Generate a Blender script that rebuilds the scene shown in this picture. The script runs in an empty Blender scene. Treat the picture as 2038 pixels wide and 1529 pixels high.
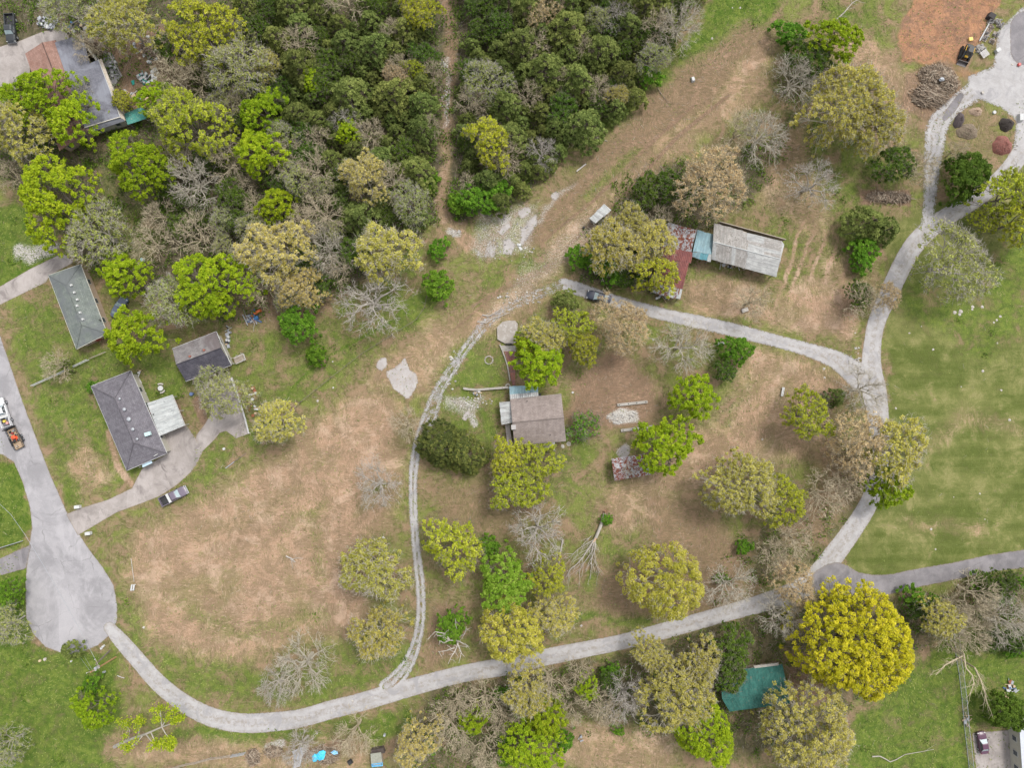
import bpy, math, random
import numpy as np
from mathutils import Vector, Matrix

H = 130.0            # camera height above ground, metres
S = 0.1              # metres of ground per photo pixel
sc = bpy.context.scene
C = sc.collection
rng = np.random.default_rng(7)
random.seed(7)
R = math.radians

# ------------------------------------------------------------------ camera
cd = bpy.data.cameras.new("camera"); cam = bpy.data.objects.new("camera", cd); C.objects.link(cam)
cam.location = (0, 0, H); cam.rotation_euler = (0, 0, 0)
cd.sensor_fit = 'HORIZONTAL'; cd.angle = 2*math.atan(1019*S/H)
cd.clip_start = 0.5; cd.clip_end = 6000
sc.camera = cam
# ------------------------------------------------------------------ sky and soft sun (overcast)
w = bpy.data.worlds.new("World"); sc.world = w; w.use_nodes = True
nt = w.node_tree; bg = nt.nodes["Background"]
sky = nt.nodes.new("ShaderNodeTexSky"); sky.sky_type = 'NISHITA'; sky.sun_disc = False
SUN_EL, SUN_AZ = R(58), R(40)        # azimuth measured from +Y towards +X
sky.sun_elevation = SUN_EL; sky.sun_rotation = SUN_AZ; sky.air_density = 1.0; sky.dust_density = 3.0
hs = nt.nodes.new("ShaderNodeHueSaturation"); hs.inputs["Saturation"].default_value = 0.22
nt.links.new(sky.outputs[0], hs.inputs["Color"]); nt.links.new(hs.outputs[0], bg.inputs["Color"])
bg.inputs["Strength"].default_value = 0.15
sl = bpy.data.lights.new("sun", 'SUN'); sl.energy = 1.3; sl.angle = R(14); sl.color = (1.0, 0.97, 0.92)
sun = bpy.data.objects.new("sun", sl); C.objects.link(sun)
sdir = Vector((math.sin(SUN_AZ)*math.cos(SUN_EL), math.cos(SUN_AZ)*math.cos(SUN_EL), math.sin(SUN_EL)))
sun.rotation_euler = sdir.to_track_quat('Z', 'Y').to_euler(); sun.location = (40, 50, 150)
sc.view_settings.view_transform = 'Standard'; sc.view_settings.look = 'None'
sc.view_settings.exposure = 0.85; sc.view_settings.gamma = 1.0
sc.cycles.max_bounces = 5; sc.cycles.diffuse_bounces = 3; sc.cycles.transparent_max_bounces = 12

# ------------------------------------------------------------------ helpers
def W(px, py, h=0.0):
    s = S*(H-h)/H
    return ((px-1019.0)*s, (764.5-py)*s, h)
def srgb(*c):
    if len(c) == 1: c = c[0]
    return tuple((x/255/12.92 if x/255 <= .04045 else ((x/255+.055)/1.055)**2.4) for x in c)
def tag(o, label=None, cat=None, group=None, kind=None):
    if label: o['label'] = label
    if cat: o['category'] = cat
    if group: o['group'] = group
    if kind: o['kind'] = kind
    return o
def thing(name, label, cat, loc=(0, 0, 0), rotz=0.0, group=None):
    o = bpy.data.objects.new(name, None); C.objects.link(o); o.location = loc; o.rotation_euler = (0, 0, rotz)
    o.empty_display_size = .3
    return tag(o, label, cat, group)
def np_mesh(name, co, faces, mats, loops=None, starts=None, smooth=False, attrs=None, midx=None):
    """faces: int array (n,3|4) or (loops, starts) for mixed polygons"""
    me = bpy.data.meshes.new(name)
    co = np.asarray(co, np.float32).reshape(-1, 3)
    me.vertices.add(len(co)); me.vertices.foreach_set("co", co.ravel())
    if faces is not None:
        faces = np.asarray(faces, np.int32); n, k = faces.shape
        loops = faces.ravel(); starts = np.arange(n, dtype=np.int32)*k
    me.loops.add(len(loops)); me.loops.foreach_set("vertex_index", loops)
    me.polygons.add(len(starts)); me.polygons.foreach_set("loop_start", starts)
    if midx is not None: me.polygons.foreach_set("material_index", np.asarray(midx, np.int32))
    me.polygons.foreach_set("use_smooth", np.full(len(starts), smooth))
    for k, (typ, val) in (attrs or {}).items():
        a = me.attributes.new(k, typ, 'POINT')
        a.data.foreach_set("color" if typ == 'FLOAT_COLOR' else "value", np.asarray(val, np.float32).ravel())
    for m in (mats if isinstance(mats, (list, tuple)) else [mats]): me.materials.append(m)
    me.update(calc_edges=True)
    return me
class MB:
    """collects faces, then links them as one mesh object"""
    def __init__(s): s.v = []; s.f = []; s.mi = []; s.cur = 0
    def add(s, vs, fs):
        b = len(s.v); s.v += [tuple(v) for v in vs]; s.f += [tuple(b+i for i in f) for f in fs]; s.mi += [s.cur]*len(fs)
    def box(s, c, d, rz=0.0, tx=1.0, ty=1.0):
        hx, hy, hz = d[0]/2, d[1]/2, d[2]/2; vs = []
        for z, kx, ky in ((-hz, 1, 1), (hz, tx, ty)):
            for x, y in ((-hx, -hy), (hx, -hy), (hx, hy), (-hx, hy)):
                x *= kx; y *= ky
                vs.append((c[0]+x*math.cos(rz)-y*math.sin(rz), c[1]+x*math.sin(rz)+y*math.cos(rz), c[2]+z))
        s.add(vs, [(3, 2, 1, 0), (4, 5, 6, 7), (0, 1, 5, 4), (1, 2, 6, 5), (2, 3, 7, 6), (3, 0, 4, 7)])
    def tube(s, p, q, r0, r1=None, n=8, cap=True):
        r1 = r0 if r1 is None else r1
        p, q = Vector(p), Vector(q); d = (q-p)
        if d.length < 1e-6: return
        d.normalize(); a = d.orthogonal().normalized(); b = d.cross(a); vs = []
        for c, r in ((p, r0), (q, r1)):
            for i in range(n):
                t = 2*math.pi*i/n; vs.append(c+a*(r*math.cos(t))+b*(r*math.sin(t)))
        fs = [(i, (i+1) % n, n+(i+1) % n, n+i) for i in range(n)]
        if cap: fs += [tuple(range(n-1, -1, -1)), tuple(range(n, 2*n))]
        s.add(vs, fs)
    def path(s, pts, r0, r1, n=6):
        k = len(pts)-1
        for i in range(k):
            s.tube(pts[i], pts[i+1], r0+(r1-r0)*i/k, r0+(r1-r0)*(i+1)/k, n)
    def prism(s, poly, z0, z1):
        n = len(poly); vs = [(x, y, z0) for x, y in poly]+[(x, y, z1) for x, y in poly]
        s.add(vs, [tuple(range(n-1, -1, -1)), tuple(range(n, 2*n))]+[(i, (i+1) % n, n+(i+1) % n, n+i) for i in range(n)])
    def slab(s, quad, t):
        """quad of 3d points given a thickness downwards"""
        q = [Vector(v) for v in quad]; n = len(q); lo = [v-Vector((0, 0, t)) for v in q]
        s.add(q+lo, [tuple(range(n)), tuple(range(2*n-1, n-1, -1))]+[(i, n+i, n+(i+1) % n, (i+1) % n) for i in range(n)])
    def ring(s, c, R_, r, n=20, m=8):
        vs = []; fs = []
        for i in range(n):
            a = 2*math.pi*i/n
            for j in range(m):
                b = 2*math.pi*j/m
                vs.append((c[0]+(R_+r*math.cos(b))*math.cos(a), c[1]+(R_+r*math.cos(b))*math.sin(a), c[2]+r*math.sin(b)))
        for i in range(n):
            for j in range(m):
                fs.append((i*m+j, ((i+1) % n)*m+j, ((i+1) % n)*m+(j+1) % m, i*m+(j+1) % m))
        s.add(vs, fs)
    def blob(s, c, d, seed=0, n=8, rough=.25, flat=0.35):
        r = random.Random(seed); vs = []; fs = []; L = 5
        for k in range(L):
            t = k/(L-1)*math.pi/2
            for i in range(n):
                a = 2*math.pi*i/n; q = math.cos(t)*(1+r.uniform(-rough, rough)); z = math.sin(t)*(1+r.uniform(-rough, rough)*.5)
                vs.append((c[0]+d[0]/2*q*math.cos(a), c[1]+d[1]/2*q*math.sin(a), c[2]+d[2]*z))
        for k in range(L-1):
            for i in range(n): fs.append((k*n+i, k*n+(i+1) % n, (k+1)*n+(i+1) % n, (k+1)*n+i))
        fs.append(tuple((L-1)*n+i for i in range(n)))
        s.add(vs, fs)
    def obj(s, name, m, parent=None, smooth=False, kind=None, bevel=0, local=False):
        me = bpy.data.meshes.new(name)
        off = Vector(parent.location) if (parent is not None and not local) else Vector((0, 0, 0))
        if parent is not None and not local and parent.parent is not None: off = off+Vector(parent.parent.location)
        rz = parent.rotation_euler.z if (parent is not None and not local) else 0
        if rz:
            cc, ss = math.cos(-rz), math.sin(-rz)
            vs = [((x-off.x)*cc-(y-off.y)*ss, (x-off.x)*ss+(y-off.y)*cc, z-off.z) for x, y, z in s.v]
        else: vs = [(x-off.x, y-off.y, z-off.z) for x, y, z in s.v]
        me.from_pydata(vs, [], s.f)
        for mm in (m if isinstance(m, (list, tuple)) else [m]): me.materials.append(mm)
        if isinstance(m, (list, tuple)): me.polygons.foreach_set("material_index", s.mi)
        if smooth: me.polygons.foreach_set("use_smooth", [True]*len(me.polygons))
        o = bpy.data.objects.new(name, me); C.objects.link(o)
        if parent is not None: o.parent = parent
        if bevel:
            b = o.modifiers.new("bevel", 'BEVEL'); b.width = bevel; b.segments = 2; b.limit_method = 'ANGLE'
        if kind: o['kind'] = kind
        return o

# ------------------------------------------------------------------ node helper + materials
class NB:
    def __init__(s, name):
        s.m = bpy.data.materials.new(name); s.m.use_nodes = True; s.t = s.m.node_tree
        s.b = s.t.nodes["Principled BSDF"]; s.out = s.t.nodes["Material Output"]
        s.b.inputs["Specular IOR Level"].default_value = 0.25
    def n(s, typ, ins=None, **kw):
        nd = s.t.nodes.new("ShaderNode"+typ)
        for k, v in kw.items(): setattr(nd, k, v)
        for k, v in (ins or {}).items(): s.set(nd.inputs[k], v)
        return nd
    def set(s, sock, v):
        if isinstance(v, bpy.types.NodeSocket): s.t.links.new(v, sock)
        elif isinstance(v, bpy.types.Node): s.t.links.new(v.outputs[0], sock)
        elif isinstance(v, (tuple, list)) and len(v) == 3 and sock.type == 'RGBA': sock.default_value = (*v, 1)
        else: sock.default_value = v
    def math(s, op, a, b=0.0, c=0.0, clamp=False):
        nd = s.n("Math", operation=op, use_clamp=clamp)
        s.set(nd.inputs[0], a); s.set(nd.inputs[1], b)
        if len(nd.inputs) > 2: s.set(nd.inputs[2], c)
        return nd.outputs[0]
    def noise(s, scale, detail=4, rough=.6, dist=0.0, vec=None):
        nd = s.n("TexNoise", {"Scale": scale, "Detail": detail, "Roughness": rough, "Distortion": dist})
        if vec is not None: s.set(nd.inputs["Vector"], vec)
        return nd.outputs["Fac"]
    def coords(s, kind="Object"):
        return s.n("TexCoord").outputs[kind]
    def pos(s): return s.n("NewGeometry").outputs["Position"]
    def mapping(s, vec, scale=(1, 1, 1), rot=(0, 0, 0), loc=(0, 0, 0)):
        return s.n("Mapping", {"Vector": vec, "Scale": scale, "Rotation": rot, "Location": loc}).outputs[0]
    def mix(s, f, a, b, mode='MIX'):
        nd = s.n("Mix", data_type='RGBA', blend_type=mode); nd.clamp_factor = True
        s.set(nd.inputs[0], f); s.set(nd.inputs[6], a); s.set(nd.inputs[7], b)
        return nd.outputs[2]
    def step(s, x, lo, hi):
        nd = s.n("MapRange", {"Value": x, "From Min": lo, "From Max": hi}, interpolation_type='SMOOTHSTEP')
        return nd.outputs[0]
    def scale(s, col, f):
        return s.mix(1.0, col, s.n("CombineColor", {0: f, 1: f, 2: f}).outputs[0], 'MULTIPLY')
    def bump(s, h, strength=.5, dist=.1):
        s.set(s.b.inputs["Normal"], s.n("Bump", {"Height": h, "Strength": strength, "Distance": dist}).outputs[0])
    def attr(s, name, out="Fac"): return s.n("Attribute", attribute_name=name).outputs[out]

MATS = {}
def mat(name, c1, c2=None, rough=.8, scale=2.0, metal=0.0, c3=None, fine=.15, bump=0.0, spec=None, stretch=None, contrast=.2):
    if name in MATS: return MATS[name]
    b = NB(name); v = b.pos()
    if stretch: v = b.mapping(b.coords("Object"), stretch)
    if c2 is None: c2 = tuple(x*.8 for x in c1)
    f = b.step(b.noise(scale, 6, .65, .3, v), .5-contrast, .5+contrast)
    col = b.mix(f, c1, c2)
    if c3: col = b.mix(b.step(b.noise(scale*2.7, 5, .7, .5, v), .52, .68), col, c3)
    n2 = b.noise(scale*14, 4, .7, 0, v)
    col = b.scale(col, b.math('ADD', b.math('MULTIPLY', n2, fine*2), 1-fine))
    b.set(b.b.inputs["Base Color"], col); b.b.inputs["Roughness"].default_value = rough; b.b.inputs["Metallic"].default_value = metal
    if spec is not None: b.b.inputs["Specular IOR Level"].default_value = spec
    if bump: b.bump(n2, .6, bump)
    MATS[name] = b.m
    return b.m

# ------------------------------------------------------------------ signed distances in photo-plan units
def sd_line(X, Y, pts):
    best = np.full(X.shape, -1e9)
    for (x0, y0, r0), (x1, y1, r1) in zip(pts[:-1], pts[1:]):
        dx, dy = x1-x0, y1-y0; L = dx*dx+dy*dy+1e-9
        t = np.clip(((X-x0)*dx+(Y-y0)*dy)/L, 0, 1)
        d = np.hypot(X-x0-t*dx, Y-y0-t*dy)
        best = np.maximum(best, (r0+(r1-r0)*t)-d)
    return best
def sd_poly(X, Y, pts):
    n = len(pts); d = np.full(X.shape, 1e9); ins = np.zeros(X.shape, bool)
    for i in range(n):
        x0, y0 = pts[i]; x1, y1 = pts[(i+1) % n]
        dx, dy = x1-x0, y1-y0; t = np.clip(((X-x0)*dx+(Y-y0)*dy)/(dx*dx+dy*dy+1e-9), 0, 1)
        d = np.minimum(d, np.hypot(X-x0-t*dx, Y-y0-t*dy))
        c = ((y0 > Y) != (y1 > Y)) & (X < dx*(Y-y0)/((dy) if dy else 1e-9)+x0)
        ins ^= c
    return np.where(ins, d, -d)
def smooth_pts(pts, k=4):
    """Catmull-Rom through an open polyline of tuples"""
    P = np.array(pts, float); out = []
    for i in range(len(P)-1):
        p0 = P[max(i-1, 0)]; p1 = P[i]; p2 = P[i+1]; p3 = P[min(i+2, len(P)-1)]
        for j in range(k):
            t = j/k
            out.append(.5*((2*p1)+(-p0+p2)*t+(2*p0-5*p1+4*p2-p3)*t*t+(-p0+3*p1-3*p2+p3)*t**3))
    out.append(P[-1]); return [tuple(q) for q in out]
def vnoise(X, Y, sc_, seed):
    """cheap smooth value noise"""
    r = np.random.default_rng(seed); T = r.random((64, 64))
    x = X/sc_; y = Y/sc_; xi = np.floor(x).astype(int); yi = np.floor(y).astype(int); fx = x-xi; fy = y-yi
    fx = fx*fx*(3-2*fx); fy = fy*fy*(3-2*fy)
    a = T[xi % 64, yi % 64]; b = T[(xi+1) % 64, yi % 64]; c = T[xi % 64, (yi+1) % 64]; d = T[(xi+1) % 64, (yi+1) % 64]
    return (a*(1-fx)+b*fx)*(1-fy)+(c*(1-fx)+d*fx)*fy
def fbm(X, Y, sc_, seed, o=4):
    s = 0; a = 1; t = 0
    for k in range(o): s = s+a*vnoise(X, Y, sc_/2**k, seed+k); t += a; a *= .55
    return s/t

# ------------------------------------------------------------------ ground paint: what grows or lies where (plan units = photo pixels of ground)
CH = ["forest", "mown", "lush", "dry", "soil", "mulch", "pale", "dark"]
PAINT = [  # channel, kind, points, softness, value
 ("mown", "p", [(1760, 450), (2120, 300), (2120, 1130), (1720, 1170), (1670, 1110), (1760, 960), (1770, 700)], 25, .9),
 ("lush", "l", [(1830, 600, 40), (1960, 660, 55), (2060, 520, 80)], 60, .62),
 ("lush", "p", [(1560, 220), (1780, 180), (1800, 420), (1700, 560), (1690, 640), (1580, 560), (1500, 420)], 60, .42),
 ("lush", "p", [(-60, 380), (60, 420), (130, 520), (-60, 620)], 20, .8),
 ("lush", "p", [(20, 600), (100, 580), (160, 700), (330, 660), (380, 760), (270, 960), (130, 1020), (60, 800)], 25, .6),
 ("lush", "p", [(-60, 870), (30, 930), (62, 1040), (40, 1090), (-60, 1110)], 12, .95),
 ("lush", "p", [(-60, 1130), (60, 1120), (70, 1290), (240, 1300), (230, 1529), (220, 1640), (-60, 1640)], 25, .78),
 ("lush", "p", [(450, 620), (840, 480), (830, 640), (510, 880), (380, 1010), (330, 1020), (420, 850), (450, 760)], 35, .45),
 ("lush", "l", [(120, 1090, 30), (230, 1180, 26), (280, 1300, 22), (400, 1350, 40), (600, 1370, 45), (760, 1300, 60)], 40, .5),
 ("lush", "l", [(350, 1460, 14), (480, 1470, 20), (620, 1470, 25), (760, 1450, 30), (860, 1420, 24)], 25, .7),
 ("lush", "l", [(1300, 180, 22), (1390, 110, 40), (1480, 20, 60), (1500, -40, 60)], 25, .85),
 ("lush", "l", [(1160, 270, 16), (1240, 230, 16), (1300, 180, 24)], 22, .8),
 ("lush", "p", [(1640, 0), (1760, 0), (1770, 110), (1720, 200), (1650, 180)], 40, .6),
 ("lush", "p", [(1720, 1410), (1900, 1260), (2120, 1220), (2120, 1450), (1930, 1450), (1940, 1640), (1640, 1640), (1690, 1450)], 30, .72),
 ("lush", "p", [(900, 660), (1010, 690), (1010, 770), (990, 900), (880, 850), (860, 790)], 30, .52),
 ("lush", "l", [(800, 640, 26), (860, 580, 24)], 25, .7),
 ("lush", "l", [(1340, 680, 20), (1300, 640, 30)], 30, .4),
 ("lush", "l", [(1150, 860, 40), (1130, 960, 40)], 50, .45),
 ("lush", "l", [(1160, 1400, 30), (1260, 1490, 30)], 50, .4),
 ("lush", "l", [(1470, 700, 60), (1430, 780, 40)], 50, .4),
 ("lush", "l", [(1240, 1090, 50), (1200, 1050, 30)], 60, .3),
 ("forest", "p", [(-80, -80), (1420, -80), (1330, 90), (1230, 200), (1120, 300), (1010, 420), (930, 440), (850, 440), (780, 520), (690, 600), (600, 640), (430, 640), (200, 560), (120, 460), (60, 400), (-80, 300)], 30, .93),
 ("lush", "p", [(190, 280), (260, 350), (330, 470), (300, 560), (240, 560), (180, 430)], 40, .55),
 ("forest", "p", [(1260, 320), (1420, 330), (1560, 260), (1600, 300), (1500, 400), (1400, 450), (1340, 600), (1150, 560), (1160, 480)], 30, .8),
 ("forest", "p", [(860, 1360), (1000, 1340), (1240, 1300), (1440, 1240), (1620, 1190), (1700, 1190), (1760, 1220), (2120, 1120), (2120, 1260), (1900, 1250), (1700, 1400), (1640, 1529), (1100, 1420), (870, 1640), (800, 1500)], 30, .62),
 ("forest", "p", [(1640, 990), (1720, 930), (1700, 1050), (1600, 1150), (1420, 1180), (1480, 1050), (1560, 1050)], 40, .55),
 ("forest", "p", [(1540, 130), (1680, 150), (1640, 250), (1560, 260)], 40, .5),
 ("dry", "p", [(270, 1060), (440, 970), (560, 900), (720, 770), (800, 800), (800, 960), (760, 1050), (700, 1120), (740, 1250), (600, 1280), (460, 1320), (300, 1270), (250, 1150)], 80, .74),
 ("dry", "p", [(700, 770), (850, 640), (960, 600), (1060, 540), (1100, 450), (1300, 270), (1540, 30), (1540, 180), (1380, 300), (1240, 400), (1170, 500), (1100, 560), (960, 680), (900, 700), (860, 780)], 55, .58),
 ("dry", "p", [(1360, 560), (1560, 560), (1720, 560), (1700, 680), (1540, 650), (1370, 620)], 35, .75),
 ("dry", "p", [(1540, 250), (1500, 420), (1580, 440), (1640, 560), (1700, 560), (1640, 400), (1600, 240)], 40, .5),
 ("dry", "p", [(1500, 690), (1700, 750), (1640, 900), (1400, 960), (1350, 900), (1450, 800)], 70, .68),
 ("dry", "p", [(1000, 560), (1100, 590), (1030, 640), (960, 660)], 25, .5),
 ("dry", "l", [(1250, 1010, 60), (1400, 900, 60)], 50, .6),
 ("dry", "l", [(230, 1490, 30), (400, 1510, 30), (700, 1500, 40)], 40, .55),
 ("dry", "l", [(1130, 1480, 40), (1300, 1500, 50)], 40, .55),
 ("dry", "l", [(1700, 100, 50), (1790, 180, 40), (1760, 260, 40)], 50, .6),
 ("dry", "p", [(120, 930), (170, 870), (240, 950), (180, 1000)], 40, .5),
 ("dry", "l", [(215, 860, 5), (235, 930, 7), (262, 965, 7)], 8, .8),
 ("soil", "p", [(1130, 740), (1240, 690), (1310, 760), (1300, 850), (1200, 860), (1120, 840)], 50, .8),
 ("soil", "p", [(850, 960), (1000, 950), (1100, 1010), (1000, 1080), (870, 1040)], 50, .5),
 ("soil", "p", [(1400, 1000), (1250, 960), (1300, 1100), (1200, 1130), (1160, 1220), (1250, 1240), (1420, 1230), (1480, 1200), (1500, 1100)], 60, .6),
 ("soil", "p", [(850, 1200), (900, 1200), (930, 1310), (840, 1340)], 40, .6),
 ("soil", "p", [(1360, 570), (1460, 560), (1500, 620), (1370, 610)], 30, .5),
 ("soil", "l", [(1060, 460, 30), (1200, 340, 40), (1320, 220, 45), (1420, 150, 55), (1500, 90, 50)], 50, .62),
 ("soil", "l", [(1640, 900, 30), (1690, 960, 30), (1600, 1040, 50)], 50, .6),
 ("soil", "p", [(460, 560), (700, 580), (620, 660), (480, 660)], 40, .55),
 ("soil", "l", [(880, -40, 16), (898, 60, 16), (893, 140, 14), (888, 200, 12), (886, 300, 13), (882, 440, 16)], 22, .66),
 ("dry", "l", [(884, 300, 8), (884, 440, 14), (930, 480, 20)], 22, .7),
 ("soil", "p", [(190, 80), (340, 40), (380, 130), (370, 220), (250, 230), (235, 150)], 35, .7),
 ("soil", "p", [(1640, 1290), (1560, 1300), (1580, 1420), (1660, 1400)], 25, .8),
 ("soil", "l", [(335, 830, 7), (365, 860, 7), (352, 800, 6)], 6, .8),
 ("soil", "l", [(395, 800, 12), (405, 840, 8)], 8, .9),
 ("mulch", "p", [(1790, 60), (1840, -60), (1990, -60), (1985, 20), (1925, 130), (1870, 135), (1795, 115)], 14, .97),
 ("mulch", "l", [(1900, 145, 14), (1960, 170, 14), (1990, 190, 8)], 22, .6),
 ("soil", "p", [(1890, 215), (1960, 210), (2000, 300), (1930, 330), (1890, 290)], 30, .4),
 ("soil", "p", [(1800, 140), (1900, 120), (1920, 190), (1850, 240), (1790, 220)], 20, .75),
 ("soil", "p", [(1715, 375), (1815, 380), (1815, 410), (1720, 400)], 12, .95),
 ("pale", "p", [(1205, 828), (1235, 812), (1268, 818), (1272, 840), (1225, 845)], 8, .9),
 ("pale", "l", [(880, 800, 10), (930, 810, 14), (960, 800, 8)], 22, .6),
 ("pale", "l", [(940, 830, 7), (945, 845, 6)], 6, .9),
 ("pale", "l", [(1000, 490, 20), (1040, 430, 16)], 25, .45),
 ("pale", "l", [(1180, 450, 30), (1050, 560, 30), (980, 630, 20)], 40, .32),
 ("pale", "p", [(990, 425), (1020, 430), (1000, 470)], 8, .8),
 ("pale", "l", [(895, 460, 7), (912, 467, 6)], 8, .8),
 ("pale", "l", [(885, 120, 6), (890, 180, 7), (884, 250, 5)], 12, .5),
 ("pale", "l", [(1240, 900, 12), (1245, 893, 9)], 4, .9),
 ("pale", "l", [(40, 500, 12), (70, 510, 14), (105, 490, 12)], 16, .8),
 ("pale", "l", [(535, 1490, 10), (560, 1480, 9)], 9, .7),
 ("pale", "l", [(590, 1510, 8), (605, 1490, 9)], 7, .8),
 ("pale", "l", [(1210, 440, 9), (1200, 452, 8)], 6, .9),
 ("soil", "l", [(620, 1500, 18), (660, 1495, 20)], 14, .8),
 ("soil", "l", [(820, 1500, 20), (780, 1480, 12)], 20, .6),
 ("lush", "l", [(850, 597, 3), (780, 640, 3), (640, 716, 3), (580, 775, 3), (515, 885, 3)], 6, .95), ("lush", "l", [(1530, 590, 30), (1660, 480, 30)], 60, .45), ("dry", "l", [(1390, 250, 12), (1460, 170, 20), (1530, 90, 20)], 30, .7), ("soil", "l", [(1080, 480, 3), (1180, 400, 4), (1290, 290, 4), (1380, 210, 4)], 7, .9), ("soil", "l", [(1120, 500, 3), (1240, 390, 4), (1350, 270, 5), (1450, 190, 4)], 7, .9), ("soil", "l", [(940, 610, 3), (1020, 560, 3), (1110, 520, 3)], 6, .8), ("soil", "l", [(900, 660, 3), (980, 590, 3), (1080, 540, 3)], 6, .8), ("lush", "l", [(1160, 400, 10), (1240, 330, 12), (1270, 300, 6)], 30, .6), ("lush", "l", [(950, 560, 14), (1060, 520, 18)], 40, .55), ("lush", "l", [(560, 1050, 8), (640, 1000, 10)], 40, .5), ("lush", "l", [(350, 1200, 12), (480, 1260, 16), (640, 1230, 16)], 50, .55), ("lush", "l", [(620, 1020, 8), (640, 1160, 12)], 40, .5), ("soil", "l", [(400, 1060, 8), (520, 1020, 10), (600, 980, 8)], 40, .6), ("soil", "l", [(330, 1150, 8), (460, 1180, 10)], 40, .5), ("lush", "l", [(1500, 760, 10), (1440, 850, 14)], 50, .5), ("lush", "l", [(1180, 700, 10), (1120, 800, 10)], 50, .5), ("lush", "l", [(1260, 1060, 16), (1180, 1160, 14)], 60, .5), ("lush", "l", [(1140, 1230, 8), (1290, 1240, 8)], 24, .7), ("dry", "l", [(1820, 900, 10), (1920, 830, 20), (2040, 860, 16)], 60, .42), ("dry", "l", [(1800, 1040, 12), (1950, 1060, 16)], 50, .4),
 ("pale", "l", [(1140, 365, 4), (1100, 400, 6), (1060, 440, 5)], 14, .5), ("pale", "p", [(960, 420), (1070, 400), (1060, 500), (950, 520), (930, 480)], 30, .42),
 ("lush", "l", [(750, 970, 6), (762, 960, 6)], 26, .9),
 ("dark", "l", [(640, 716, 1.2), (560, 770, 1.5), (520, 880, 1)], 3, .0),
]
def ground_channels(X, Y):
    wts = {c: np.zeros(X.shape) for c in CH}
    jx = (fbm(X, Y, 40, 11)-.5)*36; jy = (fbm(X, Y, 40, 21)-.5)*36
    Xj, Yj = X+jx, Y+jy
    wts["mown"] += 0
    for c, k, pts, soft, val in PAINT:
        if val <= 0: continue
        j = soft > 9
        A, B_ = (Xj, Yj) if j else (X, Y)
        if k == "p": sd = sd_poly(A, B_, pts)
        else:
            if len(pts) == 1: pts = [pts[0], (pts[0][0]+.1, pts[0][1], pts[0][2])]
            sd = sd_line(A, B_, pts)
        m = np.clip(sd/soft+.5, 0, 1); m = m*m*(3-2*m)*val
        if c in ("lush", "dry", "soil", "forest", "mulch", "mown"):
            for o in ("forest", "mown", "lush", "dry", "soil", "mulch"):
                if o != c: wts[o] = wts[o]*(1-m*.85)
        wts[c] = np.maximum(wts[c], m)
    # tan mowing rows east of the long barn
    for x0, y0, x1, y1 in ((1565, 600, 1625, 450), (1590, 625, 1650, 455), (1618, 640, 1668, 480), (1645, 655, 1688, 510), (1540, 620, 1600, 440)):
        sd = sd_line(Xj*.4+X*.6, Yj*.4+Y*.6, [(x0, y0, 3), ((x0+x1)/2-3, (y0+y1)/2, 4), (x1, y1, 2)])
        wts["dry"] = np.maximum(wts["dry"], np.clip(sd/5+.6, 0, 1)*.85)
    return wts
def axis(a, b, step, far):
    core = np.arange(a, b+step*.5, step); L = a-np.geomspace(step*4, far, 12)[::-1]; Rr = b+np.geomspace(step*4, far, 12)
    return np.concatenate([L, core, Rr])
gx = axis(-112, 112, .5, 2400); gy = axis(-87, 87, .5, 2400)
GX, GY = np.meshgrid(gx, gy); PX, PY = GX/S+1019, 764.5-GY/S
wt = ground_channels(PX, PY)
far_m = np.clip((np.hypot(GX, GY)-150)/60, 0, 1)
wt["lush"] = np.maximum(wt["lush"], far_m*.5)
GZ = (fbm(PX, PY, 60, 5)-.5)*.0
ny_, nx_ = GX.shape; idx = np.arange(nx_*ny_).reshape(ny_, nx_)
F = np.stack([idx[:-1, :-1], idx[:-1, 1:], idx[1:, 1:], idx[1:, :-1]], -1).reshape(-1, 4)
A1 = np.stack([wt["forest"], wt["mown"], wt["lush"], wt["dry"]], -1).reshape(-1, 4)
A2 = np.stack([wt["soil"], wt["mulch"], wt["pale"], wt["dark"]], -1).reshape(-1, 4)

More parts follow.
